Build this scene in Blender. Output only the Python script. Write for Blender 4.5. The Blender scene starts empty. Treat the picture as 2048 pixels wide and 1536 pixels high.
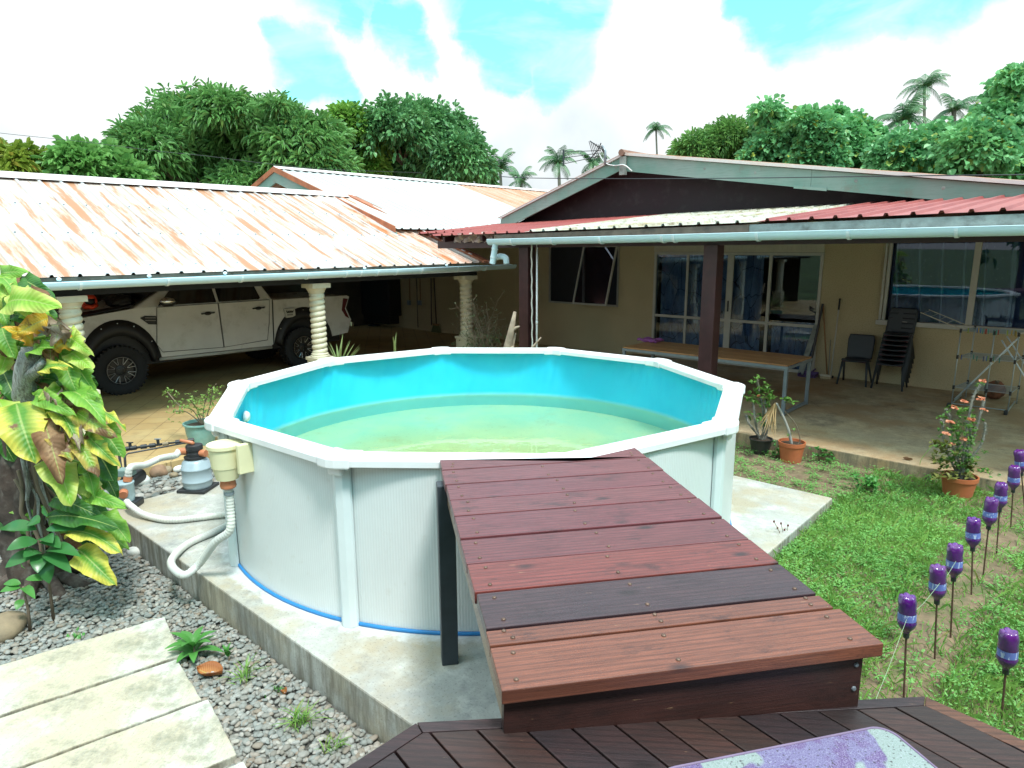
import bpy, math, random
import numpy as np
from mathutils import Vector, Matrix
random.seed(7); np.random.seed(7)
R = math.radians; pi = math.pi
S = bpy.context.scene
COL = S.collection

# ------------------------------------------------------------------ camera
CAM = Vector((0, 0, 2.5038))
FPX = 1355.6                                   # focal length in pixels of a 2048 px wide picture
CR = Vector((0.9999903, -0.00088845, -0.00431462))
CU = Vector((0.00440514, 0.20168178, 0.97944119))
CF = Vector((0.0, 0.9794507, -0.20168374))
cd = bpy.data.cameras.new('camera'); co = bpy.data.objects.new('camera', cd); COL.objects.link(co)
m = Matrix.Identity(4)
for i in range(3):
    m[i][0] = CR[i]; m[i][1] = CU[i]; m[i][2] = -CF[i]; m[i][3] = CAM[i]
co.matrix_world = m
cd.sensor_width = 36; cd.lens = FPX / 2048 * 36; cd.clip_start = 0.05; cd.clip_end = 3000
S.camera = co

# ------------------------------------------------------------------ world, sun, exposure
SUN_EL, SUN_AZ = R(62), R(150)                 # azimuth measured clockwise from +Y (behind the camera, to the right)
w = bpy.data.worlds.new('World'); S.world = w; w.use_nodes = True
nt = w.node_tree; nt.nodes.clear()
def wn(t, **k):
    n = nt.nodes.new(t)
    for a, b in k.items(): setattr(n, a, b)
    return n
wout = wn('ShaderNodeOutputWorld'); wbg = wn('ShaderNodeBackground'); wbg.inputs[1].default_value = 0.1
nt.links.new(wbg.outputs[0], wout.inputs[0])
sky = wn('ShaderNodeTexSky', sky_type='NISHITA', sun_disc=False, sun_elevation=SUN_EL, sun_rotation=SUN_AZ)
tint = wn('ShaderNodeMix', data_type='RGBA', blend_type='MULTIPLY'); tint.inputs[0].default_value = 1
nt.links.new(sky.outputs[0], tint.inputs[6]); tint.inputs[7].default_value = (.85, 2.0, 1.6, 1)
tc = wn('ShaderNodeTexCoord')
nz = wn('ShaderNodeTexNoise'); nz.inputs['Scale'].default_value = 11; nz.inputs['Detail'].default_value = 9; nz.inputs['Roughness'].default_value = .62
nt.links.new(tc.outputs['Generated'], nz.inputs['Vector'])
def wmath(op, a, b=None, c=None):
    n = wn('ShaderNodeMath', operation=op)
    for i, v in enumerate((a, b, c)):
        if v is None: continue
        if isinstance(v, (int, float)): n.inputs[i].default_value = v
        else: nt.links.new(v, n.inputs[i])
    return n.outputs[0]
sub = wn('ShaderNodeVectorMath', operation='SUBTRACT'); sub.inputs[1].default_value = (.5, .5, .5)
nt.links.new(nz.outputs['Color'], sub.inputs[0])
scl = wn('ShaderNodeVectorMath', operation='SCALE'); scl.inputs['Scale'].default_value = .085
nt.links.new(sub.outputs[0], scl.inputs[0])
add = wn('ShaderNodeVectorMath', operation='ADD')
nt.links.new(tc.outputs['Generated'], add.inputs[0]); nt.links.new(scl.outputs[0], add.inputs[1])
nrm = wn('ShaderNodeVectorMath', operation='NORMALIZE'); nt.links.new(add.outputs[0], nrm.inputs[0])
# openings of blue between the clouds: direction (azimuth from +Y to the right, elevation) and angular radius, degrees
def pdir(x, y): return (CF + CR * ((x - 1024) / FPX) - CU * ((y - 768) / FPX)).normalized()
NEAR = [(600, 105, 60), (628, 150, 55), (600, 185, 32), (668, 175, 34), (700, 195, 26), (560, 70, 36), (700, 40, 30), (800, 66, 46), (838, 108, 36), (770, 35, 26), (965, 55, 52), (1015, 105, 60), (1060, 60, 72), (1125, 110, 58), (1095, 165, 44), (1145, 40, 62), (1030, 160, 30), (1180, 5, 44),
        (1565, 62, 48), (1625, 42, 60), (1705, 30, 60), (1545, 20, 55), (1800, 12, 44), (1480, 0, 34), (1900, -40, 80), (1640, -60, 120), (1000, -60, 110), (700, -90, 110)]
HOLES = [(pdir(x, y), math.degrees(r / FPX)) for x, y, r in NEAR]
for az, el, rad in [(70, 30, 16), (-75, 38, 14), (130, 35, 18), (180, 50, 16), (-140, 30, 14), (15, 56, 14)]:
    HOLES.append((Vector((math.sin(R(az)) * math.cos(R(el)), math.cos(R(az)) * math.cos(R(el)), math.sin(R(el)))), rad))
acc = None
for d, rad in HOLES:
    dp = wn('ShaderNodeVectorMath', operation='DOT_PRODUCT'); nt.links.new(nrm.outputs[0], dp.inputs[0]); dp.inputs[1].default_value = d
    mr = wn('ShaderNodeMapRange', interpolation_type='SMOOTHSTEP')
    nt.links.new(dp.outputs['Value'], mr.inputs[0])
    mr.inputs[1].default_value = math.cos(R(rad * 1.35)); mr.inputs[2].default_value = math.cos(R(rad * .55))
    acc = mr.outputs[0] if acc is None else wmath('MAXIMUM', acc, mr.outputs[0])
nz2 = wn('ShaderNodeTexNoise'); nz2.inputs['Scale'].default_value = 5; nz2.inputs['Detail'].default_value = 6
nt.links.new(tc.outputs['Generated'], nz2.inputs['Vector'])
nz3 = wn('ShaderNodeTexNoise'); nz3.inputs['Scale'].default_value = 6; nz3.inputs['Detail'].default_value = 8; nz3.inputs['Roughness'].default_value = .6; nz3.inputs['Distortion'].default_value = .6
str_ = wn('ShaderNodeMapping'); str_.inputs['Scale'].default_value = (1, 1, 2.6); nt.links.new(tc.outputs['Generated'], str_.inputs[0]); nt.links.new(str_.outputs[0], nz3.inputs['Vector'])
blue = wmath('MULTIPLY', acc, wmath('MULTIPLY_ADD', nz3.outputs['Fac'], 1.5, .12)); 
bm = wn('ShaderNodeMapRange'); nt.links.new(blue, bm.inputs[0]); bm.inputs[1].default_value = .16; bm.inputs[2].default_value = .95
cloud = wn('ShaderNodeMix', data_type='RGBA'); cloud.inputs[6].default_value = (5.7, 5.95, 6.0, 1); cloud.inputs[7].default_value = (4.1, 4.6, 4.8, 1)
cm = wn('ShaderNodeMapRange'); nt.links.new(nz2.outputs['Fac'], cm.inputs[0]); cm.inputs[1].default_value = .45; cm.inputs[2].default_value = .7
nt.links.new(cm.outputs[0], cloud.inputs[0])
wmix = wn('ShaderNodeMix', data_type='RGBA')
nt.links.new(bm.outputs[0], wmix.inputs[0]); nt.links.new(cloud.outputs[2], wmix.inputs[6]); nt.links.new(tint.outputs[2], wmix.inputs[7])
sz_ = wn('ShaderNodeSeparateXYZ'); nt.links.new(tc.outputs['Generated'], sz_.inputs[0])      # an overcast sky is brighter overhead than at the horizon
zen = wmath('MULTIPLY_ADD', wmath('MAXIMUM', sz_.outputs[2], 0.0), 1.2, .82)
zs = wn('ShaderNodeVectorMath', operation='SCALE'); nt.links.new(wmix.outputs[2], zs.inputs[0]); nt.links.new(zen, zs.inputs['Scale'])
nt.links.new(zs.outputs[0], wbg.inputs[0])

ld = bpy.data.lights.new('sun', 'SUN'); ld.energy = 2.15; ld.angle = R(10); ld.color = (1, .98, .95)
lo = bpy.data.objects.new('sun', ld); COL.objects.link(lo)
sd = Vector((math.sin(SUN_AZ) * math.cos(SUN_EL), math.cos(SUN_AZ) * math.cos(SUN_EL), math.sin(SUN_EL)))
lo.rotation_euler = sd.to_track_quat('Z', 'Y').to_euler()
S.view_settings.view_transform = 'Standard'; S.view_settings.look = 'None'; S.view_settings.exposure = 1.0; S.view_settings.gamma = 1.0
S.cycles.max_bounces = 10; S.cycles.transparent_max_bounces = 16; S.cycles.sample_clamp_indirect = 6

# ------------------------------------------------------------------ helpers: coordinates
TH = R(-41.9)                                  # the house frame: a runs along the house front, b into the house
U = Vector((math.cos(TH), math.sin(TH), 0)); N = Vector((-math.sin(TH), math.cos(TH), 0))
def W(a, b, z=0): return U * a + N * b + Vector((0, 0, z))
def ray(x, y): return CF + CR * ((x - 1024) / FPX) - CU * ((y - 768) / FPX)
def onpl(x, y, n, c):
    d = ray(x, y); return CAM + d * ((c - n.dot(CAM)) / n.dot(d))
def onz(x, y, z): return onpl(x, y, Vector((0, 0, 1)), z)
def at(x, y, Y): return onpl(x, y, Vector((0, 1, 0)), Y)
def onb(x, y, b): return onpl(x, y, N, b)
def ona(x, y, a): return onpl(x, y, U, a)
def ab(p): return (p.dot(U), p.dot(N), p.z)

# ------------------------------------------------------------------ helpers: objects
OFF = {}
def thing(name, label, cat, loc=(0, 0, 0), rot=0, group=None, local=False, scale=None):
    o = bpy.data.objects.new(name, None); COL.objects.link(o); o.empty_display_size = .1
    o.location = loc; o.rotation_euler = (0, 0, rot) if not isinstance(rot, tuple) else rot
    o['label'] = label; o['category'] = cat
    if group: o['group'] = group
    OFF[o.name] = Vector((0, 0, 0)) if local else Vector(loc)
    return o
def hthing(name, label, cat, abz, group=None):          # a thing modelled in the house frame (a, b, z)
    o = thing(name, label, cat, W(*abz), TH, group, local=True); OFF[o.name] = Vector(abz); return o
def tag(o, label, cat, group=None):
    o['label'] = label; o['category'] = cat
    if group: o['group'] = group
    return o
def kids(o): return [c for c in list(o.children)]
def copy_tree(o, parent=None):
    c = o.copy(); COL.objects.link(c)
    if parent is not None:
        c.parent = parent; c.matrix_parent_inverse = o.matrix_parent_inverse.copy()
    for ch in kids(o): copy_tree(ch, c)
    return c

class MB:
    def __init__(s): s.v = []; s.f = []; s.uv = {}
    def add(s, vs, fs):
        n = len(s.v); s.v += [tuple(p) for p in vs]; s.f += [tuple(i + n for i in f) for f in fs]; return n
    def box(s, c, d, M=None):
        x, y, z = (q / 2 for q in d); vs = [Vector((sx * x, sy * y, sz * z)) for sz in (-1, 1) for sy in (-1, 1) for sx in (-1, 1)]
        if M is not None: vs = [M @ q for q in vs]
        c = Vector(c)
        s.add([q + c for q in vs], [(0, 2, 3, 1), (4, 5, 7, 6), (0, 1, 5, 4), (2, 6, 7, 3), (0, 4, 6, 2), (1, 3, 7, 5)]); return s
    def span(s, x0, x1, y0, y1, z0, z1): return s.box(((x0 + x1) / 2, (y0 + y1) / 2, (z0 + z1) / 2), (x1 - x0, y1 - y0, z1 - z0))
    def prism(s, poly, ax, h):                  # poly: 3-D points, extruded by vector h
        n = len(poly); h = Vector(h); P = [Vector(p) for p in poly]
        nn = sum(((P[i] - P[0]).cross(P[(i + 1) % n] - P[0]) for i in range(1, n)), Vector((0, 0, 0)))
        if nn.dot(h) > 0: P = P[::-1]
        s.add(P + [p + h for p in P], [tuple(range(n)), tuple(range(2 * n - 1, n - 1, -1))] + [(i, i + n, (i + 1) % n + n, (i + 1) % n) for i in range(n)]); return s
    def beam(s, p, q, wd, ht, up=(0, 0, 1)):     # rectangular bar from p to q
        p, q = Vector(p), Vector(q); d = (q - p).normalized(); up = Vector(up)
        x = d.cross(up).normalized(); y = x.cross(d)
        c = [x * sx * wd / 2 + y * sy * ht / 2 for sx, sy in ((-1, -1), (1, -1), (1, 1), (-1, 1))]
        s.prism([p + k for k in c], None, q - p); return s
    def tube(s, pts, r, n=8, caps=True, closed=False):
        P = [Vector(p) for p in pts]; k = len(P); rr = r if isinstance(r, (list, tuple)) else [r] * k
        x = None; rings = []
        for i in range(k):
            a = P[i - 1] if (i or closed) else P[i]; b = P[(i + 1) % k] if (i < k - 1 or closed) else P[i]
            t = (b - a).normalized() if (b - a).length > 1e-9 else Vector((0, 0, 1))
            if x is None:
                x = t.cross(Vector((0, 0, 1)));
                if x.length < .1: x = t.cross(Vector((0, 1, 0)))
            x = (x - t * x.dot(t)).normalized(); y = t.cross(x)
            rings.append([P[i] + (x * math.cos(2 * pi * j / n) + y * math.sin(2 * pi * j / n)) * rr[i] for j in range(n)])
        fs = []
        for i in range(k if closed else k - 1):
            i2 = (i + 1) % k
            for j in range(n): fs.append((i * n + j, i * n + (j + 1) % n, i2 * n + (j + 1) % n, i2 * n + j))
        if caps and not closed: fs += [tuple(range(n - 1, -1, -1)), tuple((k - 1) * n + j for j in range(n))]
        s.add([p for rg in rings for p in rg], fs); return s
    def lathe(s, c, prof, n=24, ax=(0, 0, 1), a0=0, a1=2 * pi):     # prof: (radius, height)
        c = Vector(c); z = Vector(ax).normalized(); x = z.cross(Vector((0, 1, 0)))
        if x.length < .1: x = z.cross(Vector((1, 0, 0)))
        x.normalize()
        if abs(z.z) > .99: x = Vector((1, 0, 0))
        y = z.cross(x); full = abs(a1 - a0 - 2 * pi) < 1e-6; m_ = n if full else n + 1
        vs = [c + z * h + (x * math.cos(a0 + (a1 - a0) * j / n) + y * math.sin(a0 + (a1 - a0) * j / n)) * r for r, h in prof for j in range(m_)]
        fs = [(i * m_ + j, i * m_ + (j + 1) % m_, (i + 1) * m_ + (j + 1) % m_, (i + 1) * m_ + j) for i in range(len(prof) - 1) for j in range(n)]
        s.add(vs, fs); return s
    def grid(s, fn, nu, nv):
        vs = [fn(i / nu, j / nv) for j in range(nv + 1) for i in range(nu + 1)]
        s.add(vs, [(j * (nu + 1) + i, j * (nu + 1) + i + 1, (j + 1) * (nu + 1) + i + 1, (j + 1) * (nu + 1) + i) for j in range(nv) for i in range(nu)]); return s
    def ball(s, c, r, sq=(1, 1, 1), n=10, jit=0, M=None):
        c = Vector(c); vs = []
        for i in range(n + 1):
            for j in range(n * 2):
                t, p = pi * i / n, pi * j / n
                q = Vector((math.sin(t) * math.cos(p) * sq[0], math.sin(t) * math.sin(p) * sq[1], math.cos(t) * sq[2])) * r * (1 + (random.uniform(-jit, jit) if 0 < i < n else 0))
                vs.append((M @ q if M is not None else q) + c)
        s.add(vs, [(i * 2 * n + j, (i + 1) * 2 * n + j, (i + 1) * 2 * n + (j + 1) % (2 * n), i * 2 * n + (j + 1) % (2 * n)) for i in range(n) for j in range(2 * n)]); return s
    def build(s, name, mat, parent=None, smooth=False, bevel=0, solid=0, off=None, col=None, sub=0, angle=None):
        o = root = parent
        while root is not None and root.parent is not None: root = root.parent
        if off is None: off = OFF.get(root.name, Vector((0, 0, 0))) if root is not None else Vector((0, 0, 0))
        off = Vector(off)
        me = bpy.data.meshes.new(name); me.from_pydata([tuple(Vector(p) - off) for p in s.v], [], s.f); me.update()
        ob = bpy.data.objects.new(name, me); COL.objects.link(ob)
        if mat is not None: me.materials.append(mat)
        if parent is not None: ob.parent = parent
        elif off.length: ob.location = off
        return finish(ob, smooth, bevel, solid, col, sub, angle)
def finish(ob, smooth=False, bevel=0, solid=0, col=None, sub=0, angle=None):
    me = ob.data
    if solid:
        md = ob.modifiers.new('solidify', 'SOLIDIFY'); md.thickness = solid; md.offset = 0
    if bevel:
        md = ob.modifiers.new('bevel', 'BEVEL'); md.width = bevel; md.segments = 2; md.limit_method = 'ANGLE'
    if sub:
        md = ob.modifiers.new('sub', 'SUBSURF'); md.levels = sub; md.render_levels = sub
    if smooth:
        me.polygons.foreach_set('use_smooth', [True] * len(me.polygons))
        if angle: me.set_sharp_from_angle(angle=R(angle))
    if col: ob.color = (*col, 1)
    return ob
def npmesh(name, V, F, mat, parent=None, smooth=False, off=None):
    V = np.asarray(V, np.float32).reshape(-1, 3)
    root = parent
    while root is not None and root.parent is not None: root = root.parent
    if off is None: off = OFF.get(root.name, (0, 0, 0)) if root is not None else (0, 0, 0)
    V = V - np.array(off, np.float32)
    F = np.asarray(F, np.int32); k = F.shape[1]
    me = bpy.data.meshes.new(name); me.vertices.add(len(V)); me.vertices.foreach_set('co', V.ravel())
    me.loops.add(F.size); me.loops.foreach_set('vertex_index', F.ravel())
    me.polygons.add(len(F)); me.polygons.foreach_set('loop_start', np.arange(0, F.size, k, dtype=np.int32))
    me.polygons.foreach_set('use_smooth', np.full(len(F), smooth))
    me.update(calc_edges=True); me.validate()
    ob = bpy.data.objects.new(name, me); COL.objects.link(ob); me.materials.append(mat)
    if parent is not None: ob.parent = parent
    elif Vector(off).length: ob.location = off
    return ob
def struct(o, kind='structure'): o['kind'] = kind; return o
def spline(pts, k=8):                          # Catmull-Rom through the points
    P = [Vector(p) for p in pts]; P = [P[0] * 2 - P[1]] + P + [P[-1] * 2 - P[-2]]; out = []
    for i in range(1, len(P) - 2):
        a, b, c, d = P[i - 1:i + 3]
        for j in range(k):
            t = j / k; out.append(.5 * (2 * b + (c - a) * t + (2 * a - 5 * b + 4 * c - d) * t * t + (3 * b - a - 3 * c + d) * t ** 3))
    return out + [P[-2]]

# ------------------------------------------------------------------ materials
class NT:
    def __init__(s, name):
        s.m = bpy.data.materials.new(name); s.m.use_nodes = True; s.t = s.m.node_tree; s.t.nodes.clear()
        s.out = s.n('ShaderNodeOutputMaterial'); s.p = s.n('ShaderNodeBsdfPrincipled'); s.l(s.p.outputs[0], s.out.inputs[0]); s._o = None
    def n(s, t, **k):
        q = s.t.nodes.new(t)
        for a, b in k.items(): setattr(q, a, b)
        return q
    def l(s, a, b): s.t.links.new(a, b)
    def set(s, i, v):
        if hasattr(v, 'links') or hasattr(v, 'is_output'): s.l(v, i)
        elif isinstance(v, (tuple, list)) and len(v) == 3 and len(i.default_value) == 4: i.default_value = (*v, 1)
        else: i.default_value = v
    def P(s, **k):
        for a, b in k.items():
            s.set(s.p.inputs[{'col': 'Base Color', 'rough': 'Roughness', 'metal': 'Metallic', 'spec': 'Specular IOR Level', 'coat': 'Coat Weight', 'trans': 'Transmission Weight', 'alpha': 'Alpha', 'normal': 'Normal', 'sheen': 'Sheen Weight', 'coatr': 'Coat Roughness'}.get(a, a)], b)
        return s
    def obj(s): 
        if s._o is None: s._o = s.n('ShaderNodeTexCoord')
        return s._o.outputs['Object']
    def map(s, sc=(1, 1, 1), rot=(0, 0, 0), vec=None, loc=(0, 0, 0)):
        q = s.n('ShaderNodeMapping'); s.l(vec if vec is not None else s.obj(), q.inputs[0]); q.inputs['Scale'].default_value = sc; q.inputs['Rotation'].default_value = rot; s.set(q.inputs['Location'], loc); return q.outputs[0]
    def noise(s, sc=5, det=4, rough=.55, vec=None, dist=0):
        q = s.n('ShaderNodeTexNoise'); s.l(vec if vec is not None else s.obj(), q.inputs['Vector'])
        q.inputs['Scale'].default_value = sc; q.inputs['Detail'].default_value = det; q.inputs['Roughness'].default_value = rough; q.inputs['Distortion'].default_value = dist; return q.outputs['Fac']
    def ramp(s, f, lo, hi, a=0., b=1.):
        q = s.n('ShaderNodeMapRange'); s.l(f, q.inputs[0]); q.inputs[1].default_value = lo; q.inputs[2].default_value = hi; q.inputs[3].default_value = a; q.inputs[4].default_value = b; return q.outputs[0]
    def mix(s, f, a, b, mode='MIX'):
        q = s.n('ShaderNodeMix', data_type='RGBA', blend_type=mode); s.set(q.inputs[0], f); s.set(q.inputs[6], a); s.set(q.inputs[7], b); return q.outputs[2]
    def math(s, op, a, b=0.):
        q = s.n('ShaderNodeMath', operation=op); s.set(q.inputs[0], a); s.set(q.inputs[1], b); return q.outputs[0]
    def bump(s, h, st=.3, d=.01):
        q = s.n('ShaderNodeBump'); q.inputs['Strength'].default_value = st; q.inputs['Distance'].default_value = d; s.l(h, q.inputs['Height']); s.l(q.outputs[0], s.p.inputs['Normal']); return s
    def rand(s): return s.n('ShaderNodeObjectInfo').outputs['Random']
    def ocol(s): return s.n('ShaderNodeObjectInfo').outputs['Color']
    def isl(s): return s.n('ShaderNodeNewGeometry').outputs['Random Per Island']

def mat(name, col, rough=.5, var=.18, sc=6, metal=0, bump=0, bsc=40, stain=None, samt=.5, ssc=3, coat=0, spec=.5):
    m = NT(name); c = tuple(col)
    f = m.noise(sc, 5)
    k = m.mix(m.ramp(f, .3, .7), tuple(x * (1 - var) for x in c), tuple(min(1, x * (1 + var)) for x in c))
    if stain: k = m.mix(m.ramp(m.noise(ssc, 6, .65), .52, .7, 0, samt), k, stain)
    m.P(col=k, rough=m.ramp(f, .2, .8, max(.02, rough - .08), min(1, rough + .08)), metal=metal, coat=coat, spec=spec)
    if bump: m.bump(m.noise(bsc, 5), bump, .01)
    return m.m
def leafmat(name, c1, c2, rough=.42, trans=.3, c3=None, spec=.4):
    m = NT(name); r = m.isl()
    k = m.mix(r, c1, c2)
    if c3: k = m.mix(m.ramp(r, .9, .97), k, c3)
    k = m.mix(m.ramp(m.noise(.8, 4), .38, .62), k, m.mix(.6, k, tuple(min(1, x * 1.25) for x in c2)))
    m.P(col=k, rough=rough, spec=spec)
    tr = m.n('ShaderNodeBsdfTranslucent'); m.l(m.mix(.75, k, (.55, .75, .12), 'MULTIPLY') if False else k, tr.inputs[0])
    mx = m.n('ShaderNodeMixShader'); mx.inputs[0].default_value = trans
    m.l(m.p.outputs[0], mx.inputs[1]); m.l(tr.outputs[0], mx.inputs[2]); m.l(mx.outputs[0], m.out.inputs[0])
    return m.m

def concrete(name, c, c2, dark=(.1, .09, .075), damt=.6, seed=0, yellow=None, moss=None, grain=0, ring=None):
    m = NT(name); v = m.map(loc=(seed, seed * 2, 0))
    k = m.mix(m.ramp(m.noise(1.6, 6, .6, v), .38, .62), c, c2)
    k = m.mix(m.ramp(m.noise(12, 6, .72, v), .42, .66, 0, .5), k, tuple(x * .62 for x in c))
    k = m.mix(m.ramp(m.noise(5, 6, .7, m.map(loc=(1, seed, 8))), .5, .68, 0, .6), k, tuple(min(.85, x * 1.45) for x in c))
    if yellow: k = m.mix(m.ramp(m.noise(1.1, 5, .65, m.map(loc=(3 + seed, 1, 0))), .46, .6, 0, .85), k, yellow)
    if moss: k = m.mix(m.ramp(m.noise(3.3, 7, .75, m.map(loc=(9, seed, 4))), .53, .66, 0, .7), k, moss)
    k = m.mix(m.ramp(m.noise(1.7, 9, .75, m.map(loc=(7 + seed, 5, 2))), .54, .66, 0, damt), k, dark)
    k = m.mix(m.ramp(m.noise(70, 3, .6, v), .58, .68, 0, .6), k, tuple(x * .35 for x in c))
    if grain:
        g = m.noise(3, 6, .7, m.map((60, 3, 3), (0, 0, R(-37)))); k = m.mix(m.ramp(g, .5, .62, 0, grain), k, tuple(x * .55 for x in c))
    if ring:                                   # lime bloom on the concrete round the foot of the pool
        d = m.n('ShaderNodeVectorMath', operation='LENGTH'); m.l(m.map((1, 1, 0), loc=(-ring[0], -ring[1], 0)), d.inputs[0])
        q = m.math('ADD', d.outputs['Value'], m.math('MULTIPLY', m.noise(9, 6, .7), .34)); k = m.mix(m.ramp(q, 2.50, 2.60, .85, 0), k, (.62, .66, .66))
    # run marks down the vertical faces
    sn = m.n('ShaderNodeNewGeometry'); sz = m.n('ShaderNodeSeparateXYZ'); m.l(sn.outputs['Normal'], sz.inputs[0])
    side = m.ramp(m.math('ABSOLUTE', sz.outputs[2]), .3, .6, 1, 0)
    st = m.ramp(m.noise(3, 6, .7, m.map((4, 4, .5))), .4, .6)
    k = m.mix(m.math('MULTIPLY', side, m.math('MULTIPLY', st, .75)), k, (.13, .115, .08))
    m.P(col=k, rough=.82); m.bump(m.noise(60, 6, .7, v), .45, .006); return m.m

def woodmat(name, rough=.42, grain=.5, coat=.1, dark=(.02, .012, .014)):      # board colour comes from the object
    m = NT(name); r = m.rand(); cx = m.n('ShaderNodeCombineXYZ'); m.l(m.math('MULTIPLY', r, 37), cx.inputs[0]); m.l(m.math('MULTIPLY', r, 91), cx.inputs[1]); m.l(m.math('MULTIPLY', r, 17), cx.inputs[2])
    va = m.n('ShaderNodeVectorMath', operation='ADD'); m.l(m.obj(), va.inputs[0]); m.l(cx.outputs[0], va.inputs[1]); v = va.outputs[0]
    g = m.noise(3, 8, .72, m.map((1.6, 46, 46), vec=v), .35)
    rg = m.n('ShaderNodeTexWave', wave_type='BANDS', bands_direction='Y'); m.l(m.map((.5, 9, 9), vec=v), rg.inputs['Vector']); rg.inputs['Scale'].default_value = 1.3; rg.inputs['Distortion'].default_value = 5.5; rg.inputs['Detail'].default_value = 3; rg.inputs['Detail Scale'].default_value = .55
    base = m.mix(m.ramp(m.noise(2.2, 4, .6, m.map((.8, 2.2, 2.2), vec=v)), .35, .65, 0, .5), m.ocol(), m.mix(.45, m.ocol(), (.16, .06, .05)))
    k = m.mix(m.ramp(g, .40, .62, 0, grain), base, m.mix(.62, m.ocol(), dark))
    k = m.mix(m.ramp(rg.outputs['Fac'], .60, .92, 0, .55), k, m.mix(.7, m.ocol(), dark))
    k = m.mix(m.ramp(m.noise(3.1, 7, .75, m.map((1.4, 3.0, 3.0), vec=v)), .56, .68, 0, .62), k, dark)     # old stains and worn finish
    vo = m.n('ShaderNodeTexVoronoi', feature='F1'); m.l(m.map((1.5, 3.2, 3.2), vec=v), vo.inputs['Vector']); vo.inputs['Scale'].default_value = 2.0
    k = m.mix(m.ramp(vo.outputs['Distance'], .05, .17, .9, 0), k, dark)                                 # knots
    k = m.mix(m.ramp(m.noise(6, 5, .7, m.map((1.5, 9, 9), loc=(5, 2, 1), vec=v)), .68, .72, 0, .7), k, m.mix(.6, m.ocol(), (.42, .28, .16)))     # bare chips
    k = m.mix(m.ramp(m.noise(9, 6, .8, m.map((.5, 30, 30), loc=(2, 8, 3), vec=v)), .60, .66, 0, .85), k, dark)     # drying splits
    m.P(col=k, rough=m.ramp(g, .3, .7, rough - .1, rough + .16), coat=coat, coatr=.3, spec=.4); m.bump(g, .45, .004); return m.m

def roofmat(name, base, rust, amt=.9, lo=.5, hi=.62, along=.55, across=7, base2=None, dirt=None, pan=0, ribcol=None):
    m = NT(name)
    a = m.noise(1.5, 5, .6, m.map((along, across * (.75 if pan else .32), 1)))
    b = m.noise(2.2, 6, .75, m.map((along * 5, across * 1.5, 1)))
    f = m.math('ADD', m.math('MULTIPLY', a, .66), m.math('MULTIPLY', b, .34))
    if pan:                                   # rust keeps to the flat pans between the ribs
        sx = m.n('ShaderNodeSeparateXYZ'); m.l(m.obj(), sx.inputs[0]); c = m.math('COSINE', m.math('MULTIPLY', m.math('ADD', sx.outputs[1], 9.0), 2 * pi / pan))
        f = m.math('ADD', f, m.math('MULTIPLY', c, .045))
        lg = m.ramp(m.noise(.8, 3, .5, m.map((.22, 1.1, 1), loc=(2, 7, 0))), .35, .65, -.06, .05); f = m.math('ADD', f, lg)
    k = m.mix(m.ramp(m.noise(.7, 4), .4, .62), base, base2 or tuple(x * .86 for x in base))
    k = m.mix(m.ramp(f, lo - .06, hi, 0, amt * .5), k, tuple(.5 * x + .5 * y for x, y in zip(base, rust)))
    k = m.mix(m.ramp(f, lo, hi, 0, amt), k, rust)
    if pan and ribcol: k = m.mix(m.ramp(c, -.97, -.88, .75, 0), k, ribcol)
    if dirt: k = m.mix(m.ramp(m.noise(3, 8, .75, m.map((.6, 2, 1), loc=(4, 2, 0))), .52, .66, 0, .8), k, dirt)
    m.P(col=k, rough=.5, metal=0, spec=.4); m.bump(m.noise(22, 3), .08, .01); return m.m

M = {}
M['white_plastic'] = mat('white_plastic', (.79, .81, .82), .35, .05, 3, stain=(.62, .62, .58), samt=.3, ssc=2)
M['pool_post'] = mat('pool_post', (.66, .74, .75), .4, .05, 3)
M['blue_strip'] = mat('blue_strip', (.02, .22, .55), .4, .1)
# ribbed pool wall
m = NT('pool_wall'); sx = m.n('ShaderNodeSeparateXYZ'); m.l(m.obj(), sx.inputs[0])
an = m.math('ARCTAN2', sx.outputs[1], sx.outputs[0]); rb = m.math('SINE', m.math('MULTIPLY', an, 760))
k = m.mix(m.ramp(m.noise(2, 4), .35, .65), (.64, .69, .69), (.68, .73, .73))
k = m.mix(m.ramp(rb, -.9, .3, .16, 0), k, (.44, .47, .46))
k = m.mix(m.ramp(m.noise(9, 7, .7), .6, .75, 0, .35), k, (.5, .5, .44))
m.P(col=k, rough=.38); m.bump(rb, .22, .003); M['pool_wall'] = m.m
# liner
m = NT('liner'); k = m.mix(m.ramp(m.noise(1.4, 3), .35, .65), (.02, .53, .77), (.035, .58, .81))
sx = m.n('ShaderNodeSeparateXYZ'); m.l(m.obj(), sx.inputs[0])
k = m.mix(m.ramp(sx.outputs[2], .57, .63, .8, 0), k, (.32, .60, .47))
m.P(col=k, rough=.33, spec=.45); m.bump(m.noise(3, 3, .5, m.map((1, 1, .6))), .25, .03); M['liner'] = m.m
m = NT('pool_floor'); o = m.obj()
ln = m.n('ShaderNodeVectorMath', operation='LENGTH'); m.l(m.map((1, 1, 0), loc=(.05, .55, 0)), ln.inputs[0])
k = m.mix(m.ramp(ln.outputs['Value'], .9, 2.1), (.60, .66, .30), (.42, .66, .42))
k = m.mix(m.ramp(m.noise(1.3, 5, .6, m.map(loc=(2, 5, 0))), .42, .62, 0, .75), k, (.60, .70, .38))
k = m.mix(m.ramp(m.noise(2.2, 7, .7), .55, .72, 0, .5), k, (.46, .42, .10))
k = m.mix(m.ramp(m.noise(46, 3, .6), .66, .72, 0, .6), k, (.12, .10, .03))
m.P(col=k, rough=.5); M['pool_floor'] = m.m
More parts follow.
